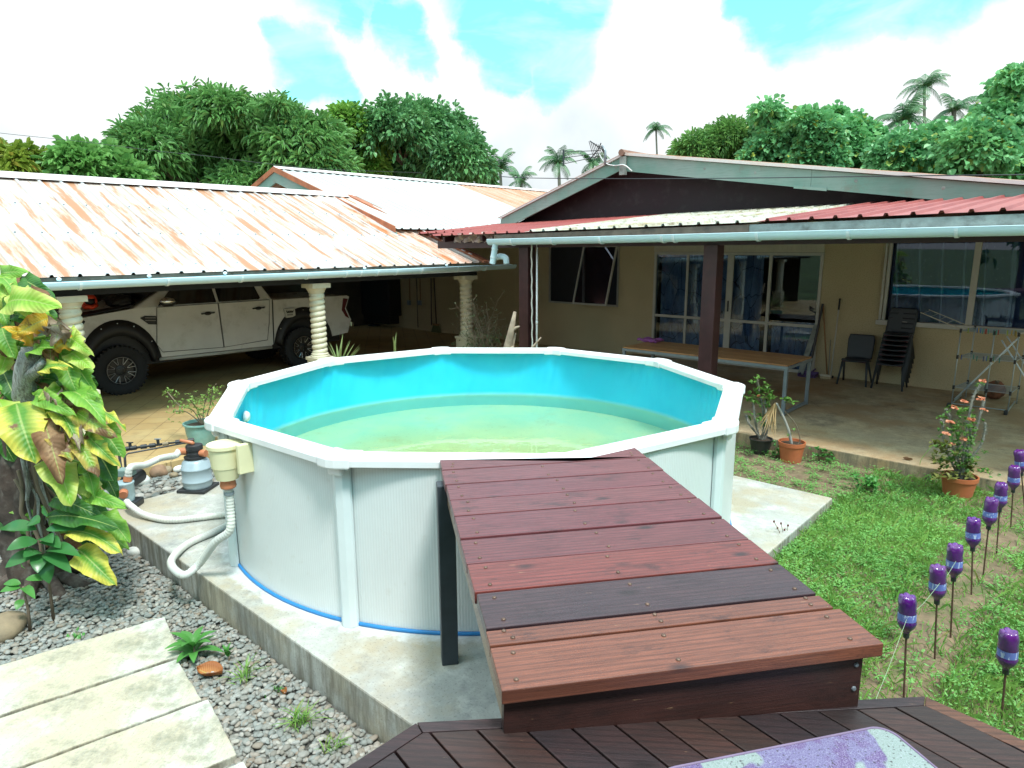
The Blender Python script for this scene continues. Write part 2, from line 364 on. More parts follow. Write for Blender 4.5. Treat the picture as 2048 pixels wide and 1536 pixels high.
m = NT('water'); m.t.nodes.remove(m.p); gl = m.n('ShaderNodeBsdfGlass'); gl.inputs['IOR'].default_value = 1.33; gl.inputs['Roughness'].default_value = 0; gl.inputs['Color'].default_value = (.92, 1, .97, 1)
bp = m.n('ShaderNodeBump'); bp.inputs['Strength'].default_value = .12; bp.inputs['Distance'].default_value = .02; m.l(m.noise(4, 3), bp.inputs['Height']); m.l(bp.outputs[0], gl.inputs['Normal'])
m.l(gl.outputs[0], m.out.inputs[0]); M['water'] = m.m

M['slab'] = concrete('slab', (.44, .46, .42), (.35, .37, .345), (.16, .18, .185), .6, 0, (.38, .34, .24), ring=(-4.44, 4.53))
M['patio'] = concrete('patio', (.38, .30, .19), (.46, .36, .21), (.11, .08, .055), .6, 3, (.34, .22, .11))
M['plank'] = concrete('plank', (.56, .58, .51), (.45, .48, .42), (.12, .125, .09), .6, 6, (.44, .40, .28), (.17, .19, .13), .6)
m = NT('tile_floor'); br = m.n('ShaderNodeTexBrick'); br.offset = 0; m.l(m.map((1, 1, 1), (0, 0, R(38))), br.inputs['Vector'])
br.inputs['Scale'].default_value = 1; br.inputs['Mortar Size'].default_value = .006; br.inputs['Brick Width'].default_value = .33; br.inputs['Row Height'].default_value = .33; br.inputs['Mortar Smooth'].default_value = .3
br.inputs['Color1'].default_value = (.42, .29, .125, 1); br.inputs['Color2'].default_value = (.36, .25, .115, 1); br.inputs['Mortar'].default_value = (.15, .09, .04, 1)
k = m.mix(m.ramp(m.noise(1.3, 6, .65), .45, .65, 0, .6), br.outputs[0], (.45, .36, .18)); k = m.mix(m.ramp(m.noise(3, 7, .7), .55, .75, 0, .6), k, (.16, .11, .06))
m.P(col=k, rough=.55); m.bump(br.outputs[1], -.3, .004); M['tile'] = m.m
M['soil'] = mat('soil', (.17, .125, .075), .95, .35, 9, bump=.8, bsc=30, stain=(.07, .10, .03), samt=.85, ssc=2.2)
M['gravel_bed'] = mat('gravel_bed', (.09, .09, .08), .95, .4, 25, bump=1, bsc=40)
M['far_ground'] = mat('far_ground', (.07, .11, .035), .95, .4, .6)
m = NT('pebble'); r = m.isl()
cr = m.n('ShaderNodeValToRGB'); m.l(r, cr.inputs[0]); e = cr.color_ramp.elements
e[0].color = (.17, .19, .175, 1); e[1].color = (.36, .36, .31, 1); e[1].position = 1
for p_, c_ in ((.2, (.25, .28, .265)), (.45, (.20, .195, .165)), (.65, (.31, .33, .31)), (.82, (.21, .165, .115)), (.93, (.36, .36, .33))):
    q = e.new(p_); q.color = (*c_, 1)
m.P(col=m.mix(m.ramp(m.noise(60, 4), .4, .7, 0, .4), cr.outputs[0], (.1, .1, .085)), rough=.7); M['pebble'] = m.m
M['stone_white'] = mat('stone_white', (.62, .64, .60), .8, .2, 12, bump=.5, bsc=20, stain=(.3, .3, .26), samt=.6)
M['stone_brown'] = mat('stone_brown', (.24, .15, .09), .85, .3, 9, bump=.6, bsc=18, stain=(.1, .07, .05))
M['stone_tan'] = mat('stone_tan', (.24, .19, .12), .85, .3, 9, bump=.6, bsc=18, stain=(.14, .13, .1))

M['platform_wood'] = woodmat('platform_wood', .34, .85, .2)
M['deck_wood'] = woodmat('deck_wood', .45, .6, .12, (.012, .008, .008))
M['table_wood'] = woodmat('table_wood', .4, .5, .1, (.14, .06, .02))
M['bolt'] = mat('bolt', (.15, .10, .075), .5, .3, 30, metal=.5)
M['leg_paint'] = mat('leg_paint', (.035, .045, .055), .45, .2, 8)
M['post_wood'] = mat('post_wood', (.042, .013, .014), .45, .3, 7, bump=.2, bsc=24)
M['brown_wood'] = mat('brown_wood', (.13, .095, .07), .8, .35, 6, bump=.4, bsc=30, stain=(.05, .04, .035), samt=.7, ssc=5)
M['grey_wood'] = mat('grey_wood', (.25, .28, .26), .8, .3, 6, bump=.4, bsc=30, stain=(.10, .10, .09), samt=.7, ssc=5)
m = NT('fascia_wood'); g = m.noise(3, 7, .7, m.map((1, 12, 22)), .6)
k = m.mix(m.ramp(m.noise(.9, 4), .4, .62), (.15, .29, .24), (.25, .33, .30)); k = m.mix(m.ramp(g, .5, .72, 0, .65), k, (.13, .20, .17)); k = m.mix(m.ramp(m.noise(2.3, 7, .7), .58, .7, 0, .7), k, (.20, .195, .165))
m.P(col=k, rough=.75); m.bump(g, .3, .005); M['fascia'] = m.m
M['gable_dark'] = mat('gable_dark', (.016, .008, .012), .7, .35, 5, stain=(.045, .036, .04), samt=.5, ssc=4)
m = NT('render_wall'); k = m.mix(m.ramp(m.noise(.9, 5), .35, .65), (.56, .475, .29), (.50, .425, .26)); k = m.mix(m.ramp(m.noise(55, 4, .7), .5, .66, 0, .45), k, (.22, .17, .08)); m.P(col=k, rough=.85); m.bump(m.noise(110, 4, .7), .5, .006); M['wall'] = m.m
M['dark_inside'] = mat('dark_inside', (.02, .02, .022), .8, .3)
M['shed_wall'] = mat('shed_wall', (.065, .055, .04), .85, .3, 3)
M['cream'] = mat('cream', (.56, .53, .42), .5, .1, 5)
M['alu'] = mat('alu', (.50, .50, .45), .4, .08, 5)
M['alu_grey'] = mat('alu_grey', (.36, .35, .32), .45, .1, 5)
M['pvc'] = mat('pvc', (.56, .76, .83), .32, .06, 3, stain=(.46, .6, .64), samt=.4)
M['pvc_band'] = mat('pvc_band', (.66, .78, .82), .4, .08, 4)
M['steel_grey'] = mat('steel_grey', (.22, .27, .30), .4, .15, 8, metal=.35)
M['rust_roof'] = roofmat('rust_roof', (.52, .49, .47), (.33, .14, .05), .88, .505, .60, .30, 8, base2=(.46, .365, .29), pan=.32, ribcol=(.40, .46, .50))
M['rust_roof_end'] = roofmat('rust_roof_end', (.62, .55, .50), (.46, .17, .06), .95, .45, .58, .35, 9)
M['white_roof'] = roofmat('white_roof', (.50, .55, .54), (.44, .42, .37), .5, .52, .7, .4, 5)
M['orange_roof'] = roofmat('orange_roof', (.56, .40, .31), (.50, .20, .09), .9, .44, .62, .25, 12)
M['red_roof'] = roofmat('red_roof', (.30, .075, .07), (.21, .05, .045), .6, .5, .7, .4, 4, base2=(.35, .10, .09))
M['lichen_roof'] = roofmat('lichen_roof', (.52, .52, .45), (.30, .22, .09), .9, .5, .64, .6, 3, dirt=(.14, .10, .04))
M['cap'] = mat('cap', (.62, .585, .57), .5, .08, 4, stain=(.55, .33, .2), samt=.5, ssc=4)
M['rust_bar'] = mat('rust_bar', (.38, .13, .06), .6, .25, 5, stain=(.18, .06, .04))
M['rust_dark'] = mat('rust_dark', (.22, .12, .085), .65, .25, 5, stain=(.4, .24, .18), samt=.6)
M['crumpled'] = mat('crumpled', (.46, .36, .32), .5, .3, 8, bump=.8, bsc=12)
M['column'] = mat('column', (.58, .55, .41), .6, .1, 6, bump=.15, bsc=30, stain=(.40, .36, .24), samt=.4)
# window panes
m = NT('pane'); m.t.nodes.remove(m.p)
gs = m.n('ShaderNodeBsdfGlossy'); gs.inputs['Roughness'].default_value = .01; gs.inputs['Color'].default_value = (.9, .95, 1, 1)
tr = m.n('ShaderNodeBsdfTransparent'); tr.inputs[0].default_value = (.66, .72, .8, 1); fr = m.n('ShaderNodeFresnel'); fr.inputs[0].default_value = 1.55
mx = m.n('ShaderNodeMixShader'); q = m.math('ADD', m.math('MULTIPLY', fr.outputs[0], .62), .012); m.l(q, mx.inputs[0]); m.l(tr.outputs[0], mx.inputs[1]); m.l(gs.outputs[0], mx.inputs[2]); m.l(mx.outputs[0], m.out.inputs[0]); M['pane'] = m.m
M['screen'] = mat('screen', (.012, .013, .018), .5, .3)
def curtain(name, base, line, sc, leaf):
    m = NT(name); v = m.map((sc, sc, sc * .62))
    vo = m.n('ShaderNodeTexVoronoi', feature='F1'); m.l(v, vo.inputs['Vector']); vo.inputs['Scale'].default_value = 1.0
    wv = m.n('ShaderNodeTexWave'); m.l(v, wv.inputs['Vector']); wv.inputs['Scale'].default_value = 4.5; wv.inputs['Distortion'].default_value = 5; wv.inputs['Detail'].default_value = 2; wv.inputs['Detail Scale'].default_value = .7
    ve = m.n('ShaderNodeTexVoronoi', feature='DISTANCE_TO_EDGE'); m.l(v, ve.inputs['Vector']); ve.inputs['Scale'].default_value = 1.0
    k = m.mix(m.ramp(m.noise(1.4, 3, .5, v), .42, .58), base, leaf)
    k = m.mix(m.ramp(wv.outputs['Fac'], .80, .94, 0, .75), k, line); k = m.mix(m.ramp(ve.outputs['Distance'], .008, .022, .8, 0), k, tuple(x * .25 for x in base))
    m.P(col=k, rough=.9); return m.m
M['leaf_curtain'] = curtain('leaf_curtain', (.15, .24, .36), (.55, .70, .80), 3.4, (.30, .44, .56))
m = NT('navy_curtain'); wv = m.n('ShaderNodeTexWave'); m.l(m.map((.9, .9, .16)), wv.inputs['Vector']); wv.inputs['Scale'].default_value = 1.1; wv.inputs['Distortion'].default_value = 6; wv.inputs['Detail'].default_value = 3
k = m.mix(m.ramp(wv.outputs['Fac'], .97, .995, 0, .85), (.05, .085, .21), (.6, .68, .78)); k = m.mix(m.ramp(m.noise(24, 2), .66, .70, 0, .35), k, (.4, .46, .6)); m.P(col=k, rough=.8); M['navy_curtain'] = m.m

# vehicle
M['car_white'] = mat('car_white', (.60, .60, .58), .3, .04, 4, coat=.5, stain=(.38, .37, .33), samt=.5, ssc=3)
M['car_black'] = mat('car_black', (.012, .012, .014), .5, .2)
M['car_glass'] = mat('car_glass', (.006, .007, .009), .06, .1, spec=.7)
M['tyre'] = mat('tyre', (.016, .016, .017), .8, .25, 10, bump=.3, bsc=60)
M['rim_black'] = mat('rim_black', (.012, .012, .014), .3, .1)
M['rim_silver'] = mat('rim_silver', (.55, .56, .58), .3, .05, metal=.9)
M['chrome'] = mat('chrome', (.8, .82, .84), .08, .03, metal=1)
M['lamp_red'] = mat('lamp_red', (.10, .012, .014), .2, .1)
M['lamp_clear'] = mat('lamp_clear', (.5, .56, .6), .12, .2, metal=.5)
M['red_plastic'] = mat('red_plastic', (.62, .055, .02), .35, .15)
# pool gear
M['skimmer'] = mat('skimmer', (.70, .67, .42), .4, .06)
M['tank'] = mat('tank', (.33, .43, .48), .35, .06, 4, stain=(.36, .43, .46), samt=.4)
M['black_plastic'] = mat('black_plastic', (.022, .025, .028), .4, .2)
M['orange_plastic'] = mat('orange_plastic', (.46, .17, .08), .4, .15)
M['clear_blue'] = mat('clear_blue', (.33, .46, .50), .15, .2, 10)
m = NT('hose'); u = m.n('ShaderNodeTexCoord'); k = m.mix(m.ramp(m.noise(4, 3), .4, .6), (.62, .64, .58), (.52, .55, .52)); m.P(col=k, rough=.42); M['hose'] = m.m
M['hose_ring'] = M['hose']
M['terracotta'] = mat('terracotta', (.46, .135, .055), .5, .15, 5, stain=(.26, .10, .06), samt=.5)
M['black_pot'] = mat('black_pot', (.03, .032, .03), .5, .2)
M['teal_pot'] = mat('teal_pot', (.17, .34, .31), .45, .2, 7, stain=(.30, .38, .34), samt=.5, ssc=6)
M['pot_soil'] = mat('pot_soil', (.05, .035, .022), .95, .4, 20, bump=1)
m = NT('bottle'); k = m.mix(m.ramp(m.noise(14, 3), .4, .6), (.05, .006, .12), (.10, .012, .19)); k = m.mix(m.math('MULTIPLY', m.rand(), .5), k, (.13, .03, .16)); m.P(col=k, rough=.12, spec=.6, coat=.6)
M['bottle'] = m.m
m = NT('bottle_label'); v = m.map((60, 60, 26)); k = m.mix(m.ramp(m.noise(1, 3, .6, v), .56, .60), (.13, .17, .50), (.45, .52, .75)); m.P(col=k, rough=.4); M['bottle_label'] = m.m
M['rust_rod'] = mat('rust_rod', (.085, .045, .028), .75, .3, 30)
M['string'] = mat('string', (.30, .42, .28), .7, .1)
M['rope'] = mat('rope', (.68, .68, .62), .8, .12, 30, bump=.4, bsc=90)
M['chair_plastic'] = mat('chair_plastic', (.035, .045, .055), .5, .15)
M['chair_leg'] = mat('chair_leg', (.04, .05, .058), .45, .2)
M['rack_rod'] = mat('rack_rod', (.40, .48, .49), .35, .1, metal=.4)
M['blue_rod'] = mat('blue_rod', (.20, .30, .36), .4, .1)
M['coir'] = mat('coir', (.20, .085, .045), .95, .5, 12, bump=1, bsc=24)
M['handle_wood'] = mat('handle_wood', (.28, .15, .06), .6, .2)
M['purple_plastic'] = mat('purple_plastic', (.085, .045, .15), .5, .15)
M['towel'] = mat('towel', (.34, .11, .34), .95, .2, 20, bump=.6, bsc=90)
M['bristle'] = mat('bristle', (.42, .35, .22), .9, .25, 40)
M['green_bristle'] = mat('green_bristle', (.10, .12, .05), .9, .3, 40)
M['wire'] = mat('wire', (.02, .03, .035), .6, .1)
M['drift'] = mat('drift', (.33, .27, .20), .85, .3, 8, bump=.6, bsc=18)
m = NT('mat_foam'); v = m.map((6.5, 6.5, 1), (0, 0, .5)); vo = m.n('ShaderNodeTexVoronoi', feature='F1'); m.l(v, vo.inputs['Vector']); vo.inputs['Scale'].default_value = .75
k = m.mix(m.ramp(m.noise(1.5, 3, .5, v), .45, .5), (.115, .08, .205), (.14, .13, .26))
k = m.mix(m.ramp(m.noise(1.0, 2, .4, m.map((4.2, 4.2, 1), loc=(1.7, .4, 0))), .55, .565), k, (.22, .30, .28))
ve = m.n('ShaderNodeTexVoronoi', feature='DISTANCE_TO_EDGE'); m.l(m.map((26, 26, 1)), ve.inputs['Vector']); k = m.mix(m.ramp(ve.outputs['Distance'], .02, .06, .35, 0), k, (.5, .55, .68))
k = m.mix(m.ramp(m.noise(110, 2, .6), .62, .66, 0, .85), k, (.045, .04, .05)); m.P(col=k, rough=.8); m.bump(m.noise(40, 3), .2, .004); M['mat'] = m.m

# foliage
M['mango'] = leafmat('mango', (.07, .20, .06), (.16, .35, .10), .4, .25, (.13, .17, .035))
M['mango_dark'] = leafmat('mango_dark', (.055, .18, .07), (.13, .31, .11), .38, .2)
M['lime_leaf'] = leafmat('lime_leaf', (.11, .27, .045), (.21, .40, .07), .45, .35)
M['young_leaf'] = leafmat('young_leaf', (.13, .24, .03), (.26, .34, .05), .45, .4, (.35, .18, .04))
M['broad_leaf'] = leafmat('broad_leaf', (.09, .26, .06), (.19, .40, .11), .42, .35)
M['hibiscus'] = leafmat('hibiscus', (.085, .29, .12), (.20, .47, .19), .42, .3, (.34, .38, .06))
M['feather'] = leafmat('feather', (.065, .20, .05), (.16, .32, .08), .5, .3)
M['palm'] = leafmat('palm', (.045, .13, .07), (.10, .22, .09), .4, .2, (.20, .17, .06))
M['bark'] = mat('bark', (.13, .105, .08), .9, .3, 6, bump=.8, bsc=14)
M['palm_bark'] = mat('palm_bark', (.20, .18, .15), .9, .25, 4)
m = NT('dead_wood'); g = m.noise(3, 8, .75, m.map((26, 26, 3)), .5); k = m.mix(m.ramp(g, .38, .62), (.16, .15, .13), (.50, .53, .50)); k = m.mix(m.ramp(m.noise(8, 6, .7), .55, .7, 0, .8), k, (.07, .06, .05)); m.P(col=k, rough=.9); m.bump(g, 1, .02); M['dead_wood'] = m.m
M['dark_trunk'] = mat('dark_trunk', (.06, .045, .036), .95, .45, 8, bump=1, bsc=14, stain=(.2, .19, .16), samt=.6, ssc=6)
M['grass'] = leafmat('grass', (.10, .27, .045), (.25, .43, .10), .5, .35, (.27, .25, .08))
M['weed'] = leafmat('weed', (.085, .29, .055), (.20, .44, .12), .5, .35)
M['crown_thorn'] = leafmat('crown_thorn', (.045, .14, .03), (.12, .25, .045), .4, .3)
M['thorn_stem'] = mat('thorn_stem', (.20, .195, .165), .85, .3, 30, bump=1, bsc=60)
M['flower'] = leafmat('flower', (.62, .16, .09), (.72, .34, .20), .5, .3)
M['olive_leaf'] = leafmat('olive_leaf', (.09, .14, .03), (.22, .22, .06), .42, .3)
M['bonsai_leaf'] = leafmat('bonsai_leaf', (.10, .22, .04), (.22, .34, .08), .45, .35)
M['dry_leaf'] = leafmat('dry_leaf', (.30, .20, .09), (.42, .30, .15), .8, .2)
M['bush_leaf'] = leafmat('bush_leaf', (.03, .06, .02), (.09, .14, .05), .5, .2)
M['twig'] = mat('twig', (.17, .13, .09), .9, .2)
M['yucca'] = leafmat('yucca', (.14, .22, .08), (.25, .33, .13), .5, .2)
M['noni'] = leafmat('noni', (.020, .105, .030), (.05, .19, .05), .28, .25)
M['rosette_leaf'] = leafmat('rosette_leaf', (.04, .18, .03), (.09, .29, .06), .38, .3)
def bigleaf(name, c1, c2, edge, lo=.35, brown=0., rough=.48, vein=.35):   # colour runs from the midrib to the edge of the blade (uv.x across, uv.y along)
    m = NT(name); uv = m.n('ShaderNodeTexCoord'); sx = m.n('ShaderNodeSeparateXYZ'); m.l(uv.outputs['UV'], sx.inputs[0])
    d = m.math('MULTIPLY', m.math('ABSOLUTE', m.math('SUBTRACT', sx.outputs[0], .5)), 2)
    ns = m.noise(7, 5, .65); r = m.rand()
    e_ = m.math('ADD', m.math('MULTIPLY', d, .75), m.math('MULTIPLY', ns, .6))
    k = m.mix(m.ramp(m.noise(5, 3), .35, .65), c1, c2)
    k = m.mix(m.ramp(e_, lo + .2, lo + .62), k, edge)
    st = m.math('SINE', m.math('MULTIPLY', m.math('ADD', sx.outputs[1], m.math('MULTIPLY', d, -.13)), 95))
    k = m.mix(m.ramp(st, .1, 1, 0, vein), k, m.mix(.5, k, c1))
    k = m.mix(m.ramp(d, .02, .07, .7, 0), k, (.42, .52, .16))
    if brown: k = m.mix(m.ramp(m.noise(6, 7, .7, m.map(loc=(3, 9, 1))), .66 - brown * .4, .72 - brown * .35), k, (.20, .11, .055))
    m.P(col=k, rough=rough, spec=.45); m.bump(m.math('ADD', m.math('MULTIPLY', st, .5), m.noise(9, 3)), .35, .006)
    tr = m.n('ShaderNodeBsdfTranslucent'); m.l(k, tr.inputs[0]); mx = m.n('ShaderNodeMixShader'); mx.inputs[0].default_value = .3
    m.l(m.p.outputs[0], mx.inputs[1]); m.l(tr.outputs[0], mx.inputs[2]); m.l(mx.outputs[0], m.out.inputs[0]); return m.m
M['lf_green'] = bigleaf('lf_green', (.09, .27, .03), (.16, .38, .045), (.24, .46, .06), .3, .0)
M['lf_lime'] = bigleaf('lf_lime', (.20, .42, .03), (.30, .50, .06), (.52, .60, .14), .3)
M['lf_varie'] = bigleaf('lf_varie', (.07, .24, .025), (.14, .34, .04), (.68, .62, .10), .22, .10)
M['lf_yellow'] = bigleaf('lf_yellow', (.62, .38, .03), (.66, .48, .05), (.60, .30, .03), .3, .25, .45)
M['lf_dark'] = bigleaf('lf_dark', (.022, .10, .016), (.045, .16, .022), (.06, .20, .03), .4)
M['lf_brown'] = bigleaf('lf_brown', (.30, .16, .07), (.40, .27, .15), (.20, .10, .05), .3, .4, .75, .5)
M['lf_dry'] = bigleaf('lf_dry', (.36, .29, .22), (.44, .37, .29), (.22, .16, .11), .3, .2, .85, .5)
M['lf_half'] = bigleaf('lf_half', (.14, .34, .03), (.30, .44, .05), (.55, .42, .10), .2, .42, .45)
M['fallen'] = bigleaf('fallen', (.46, .19, .05), (.54, .27, .08), (.36, .13, .04), .3, .05, .6, .1)

# ================================================================== SETTING
def hstruct(name, mat, mb, bevel=0, kind='structure'):
    ob = mb.build(name, mat, None, off=(0, 0, 0), bevel=bevel); ob.rotation_euler = (0, 0, TH); struct(ob, kind); return ob
gm = MB(); gm.grid(lambda u, v: (-600 + 1200 * u, -200 + 1000 * v, -.36), 8, 8); struct(gm.build('ground', M['far_ground']))
hstruct('gravel_bed', M['gravel_bed'], MB().span(-8.15, 3.5, -4, 1.995, -.40, -.262).span(-8.15, -7.105, 1.998, 8.46, -.40, -.14))
def bumpy(x0, x1, y0, y1, z, amp, n):
    return MB().grid(lambda u, v: (x0 + (x1 - x0) * u, y0 + (y1 - y0) * v, z + amp * (math.sin(u * 31 + v * 9) * .5 + math.sin(v * 23 - u * 13) * .5)), n, n)
g1 = bumpy(-1.9, 6.5, -.5, 8.46, -.115, .012, 60)
for q in bumpy(-7.1, -1.9, 6.93, 8.46, -.115, .012, 40).f: pass
hstruct('lawn_soil', M['soil'], g1)
hstruct('garden_soil', M['soil'], bumpy(-7.1, -1.9, 6.93, 8.46, -.115, .012, 40))
hstruct('pool_slab', M['slab'], MB().span(-7.1, -1.9, 2.0, 6.93, -.42, 0), bevel=.012)
hstruct('patio', M['patio'], MB().span(-8.15, 7, 8.46, 13.3, -.42, .05), bevel=.012)
hstruct('tile_floor', M['tile'], MB().span(-19, -8.15, -5, 13.3, -.42, 0.0), bevel=.008)

# ================================================================== BUILDINGS (house frame)
def sheet(mb, e0, e1, s, rib=.26, h=.03, w=.055, nt=1, sag=0.0, jag=0):
    """ribbed metal: e0 -> e1 along the eave (a/b/z points), s = vector up the slope"""
    e0, e1, s = Vector(e0), Vector(e1), Vector(s); d = e1 - e0; L = d.length; e = d / L; n = e.cross(s).normalized()
    if n.z < 0: n = -n
    us = [(0, 0)]; u = rib * .5
    while u < L - w:
        us += [(u - w / 2, 0), (u - w / 4, h), (u + w / 4, h), (u + w / 2, 0)]; u += rib
    us.append((L, 0)); k = len(us); vs = []
    for t in range(nt + 1):
        tt = t / nt; sg = -sag * math.sin(pi * tt)
        for u, hh in us:
            q = e0 + e * u + n * (hh + sg) + s * tt
            if jag and t == 0: q += s.normalized() * random.uniform(-jag, jag)
            vs.append(q)
    mb.add(vs, [(t * k + i, t * k + i + 1, (t + 1) * k + i + 1, (t + 1) * k + i) for t in range(nt) for i in range(k - 1)])
    return mb
def gutter(mb, p, q, r=.08, n=12):
    """half round channel open to the sky with a rolled front lip"""
    p, q = Vector(p), Vector(q); d = (q - p).normalized(); x = d.cross(Vector((0, 0, 1))).normalized(); z = Vector((0, 0, 1))
    prof = [(r * math.cos(t), r * math.sin(t)) for t in [pi + pi * i / n for i in range(n + 1)]]
    inner = [(a * .93, b * .93 + .0) for a, b in prof[::-1]]
    P = prof + [(r * 1.04, .012), (r * .93, .016)] + inner + [(-r * .93, .016), (-r * 1.04, .012)]
    vs = [c + x * a + z * b for c in (p, q) for a, b in P]; k = len(P)
    mb.add(vs, [(i, (i + 1) % k, k + (i + 1) % k, k + i) for i in range(k)])
    for c, sgn in ((p, 1), (q, -1)):
        cap = [c + x * a + z * b for a, b in prof]; mb.add(cap if sgn > 0 else cap[::-1], [tuple(range(len(cap)))])
def gband(mb, c, d, r, wd=.02):
    d = Vector(d).normalized(); c = Vector(c); x = d.cross(Vector((0, 0, 1))).normalized(); z = Vector((0, 0, 1)); n = 12
    vs = []
    for off in (-wd / 2, wd / 2):
        for rr in (r * 1.02, r * 1.12):
            vs += [c + d * off + x * rr * math.cos(pi + pi * i / n) + z * rr * math.sin(pi + pi * i / n) for i in range(n + 1)]
    k = n + 1; fs = []
    for i in range(n):
        fs += [(i, i + 1, k + i + 1, k + i), (2 * k + i, 3 * k + i, 3 * k + i + 1, 2 * k + i + 1), (k + i, k + i + 1, 3 * k + i + 1, 3 * k + i)]
    fs += [(0, k, 3 * k, 2 * k), (k - 1, 3 * k - 1, 4 * k - 1, 2 * k - 1)]
    mb.add(vs, fs)

# ---------------- main house
B0 = 13.3
house = hthing('house', 'ochre rendered single storey house with brown gable and long red and white verandah roof', 'house', (-5, 13.3, 0))
wl = MB(); T = .22; top = 3.05
def wallrun(x0, x1, z0, z1): wl.span(x0, x1, B0, B0 + T, z0, z1)
DO = (-7.72, -4.19, .05, 2.33); GW = (-10.67, -8.63, 1.08, 2.52); BW = (-3.12, 1.6, 1.12, 2.62)
wallrun(-19, GW[0], 0.0, top); wallrun(GW[0], GW[1], .0, GW[2]); wallrun(GW[0], GW[1], GW[3], top)
wallrun(GW[1], DO[0], 0.0, top); wallrun(DO[0], DO[1], 2.60, top); wallrun(DO[1], BW[0], 0.0, top)
wallrun(BW[0], BW[1], .0, BW[2]); wallrun(BW[0], BW[1], BW[3], top); wallrun(BW[1], 6, 0.0, top)
wl.build('wall', M['wall'], house)
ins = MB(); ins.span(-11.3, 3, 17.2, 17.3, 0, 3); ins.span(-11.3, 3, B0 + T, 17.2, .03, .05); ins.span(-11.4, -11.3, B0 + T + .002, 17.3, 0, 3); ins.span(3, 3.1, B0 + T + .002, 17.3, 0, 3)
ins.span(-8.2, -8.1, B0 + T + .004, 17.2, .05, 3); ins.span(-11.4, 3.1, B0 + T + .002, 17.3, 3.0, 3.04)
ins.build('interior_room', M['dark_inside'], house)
# sliding door: frame, panes, handle
door = MB(); f = .055; b = B0 - .02
def bar(mb, x0, x1, z0, z1, y0=B0 - .03, y1=B0 + .05): mb.span(x0, x1, y0, y1, z0, z1)
bar(door, DO[0], DO[0] + f, DO[2], DO[3]); bar(door, DO[1] - f, DO[1], DO[2], DO[3]); bar(door, DO[0] + f, DO[1] - f, DO[3] - f, DO[3]); bar(door, DO[0] + f, DO[1] - f, DO[2], DO[2] + f)
xs = [ab(onb(x, 570, B0))[0] for x in (1382, 1463, 1546)]
xs = [-6.93, -5.98, -5.17]
dr = door.build('sliding_door', M['alu'], house, bevel=.004)
wk = [.05, .13, .06]; lf = MB()
for x, wd in zip(xs, wk): bar(lf, x - wd / 2, x + wd / 2, DO[2] + f, DO[3] - f, B0 - .015, B0 + .04)
ed = [DO[0] + f] + [v for x, wd in zip(xs, wk) for v in (x - wd / 2, x + wd / 2)] + [DO[1] - f]
for i in range(0, 8, 2): bar(lf, ed[i], ed[i + 1], .93, .985, B0 - .012, B0 + .036)
lf.build('door_leaf_frame', M['alu'], dr, bevel=.003)
for i in range(0, 8, 2):
    for z0, z1 in ((DO[2] + f, .93), (.985, DO[3] - f)):
        MB().span(ed[i], ed[i + 1], B0 + .008, B0 + .014, z0, z1).build('pane', M['pane'], dr)
MB().span(-5.995, -5.965, B0 - .04, B0 - .0155, 1.14, 1.36).build('handle', M['black_plastic'], dr, bevel=.008)
cu = MB()
def fold(x0, x1, z0, z1, y, k=9, amp=.035):
    return MB().grid(lambda u, v: (x0 + (x1 - x0) * u, y + amp * math.sin(u * k * 2 * pi) * (.6 + .4 * (1 - v)) + .02 * math.sin(u * 7 + v * 3), z0 + (z1 - z0) * v), k * 10, 6)
fold(DO[0] + .1, -5.35, .07, 2.3, B0 + .13, 13, .028).build('curtain', M['leaf_curtain'], house, smooth=True)
fold(-5.12, DO[1] - .05, .07, 1.0, B0 + .16, 7, .02).build('curtain', M['leaf_curtain'], house, smooth=True)
# slatted shutter box above the door
sb = MB().span(DO[0], DO[1], B0 - .05, B0 + .1, 2.335, 2.60)
x = DO[0] + .06
while x < DO[1] - .05: sb.span(x, x + .075, B0 - .056, B0 - .0495, 2.37, 2.595); x += .088
sb.build('shutter_box', M['cream'], house)
# left window: fixed frame, mullion, awning sash hung open
wf = MB(); f = .04
bar(wf, GW[0], GW[0] + f, GW[2], GW[3]); bar(wf, GW[1] - f, GW[1], GW[2], GW[3]); bar(wf, GW[0] + f, GW[1] - f, GW[3] - f, GW[3]); bar(wf, GW[0] + f, GW[1] - f, GW[2], GW[2] + f)
mx_ = -9.62; bar(wf, mx_ - .02, mx_ + .02, GW[2] + f, GW[3] - f)
win = wf.build('window', M['alu_grey'], house, bevel=.003)
MB().span(GW[0] + f, mx_ - .02, B0 + .008, B0 + .014, GW[2] + f, GW[3] - f).build('pane', M['screen'], win)
MB().span(mx_ + .02, GW[1] - f, B0 + .03, B0 + .036, GW[2] + f, GW[3] - f).build('fly_screen', M['screen'], win)
sa = MB(); hz = GW[3] - .05; hy = B0 - .04; H_ = 1.40; ang = R(17); x0, x1 = mx_ + .03, GW[1] - .05
def sp(u, t, o=0): return (x0 + (x1 - x0) * u, hy - math.sin(ang) * H_ * t - o * math.cos(ang), hz - math.cos(ang) * H_ * t + o * math.sin(ang))
for (u0, t0), (u1, t1) in (((0, 0), (0, 1)), ((1, 0), (1, 1)), ((.02, .012), (.98, .012)), ((.02, .988), (.98, .988))):
    sa.beam(sp(u0, t0), sp(u1, t1), .035, .04, up=(0, 1, 0))
sash = sa.build('awning_sash', M['alu'], win)
MB().add([sp(.01, .01), sp(.99, .01), sp(.99, .99), sp(.01, .99)], [(0, 1, 2, 3)]) if False else None
pm = MB(); pm.prism([sp(.01, .02), sp(.99, .02), sp(.99, .98), sp(.01, .98)], None, Vector((0, .005, 0))); pm.build('pane', M['pane'], win)
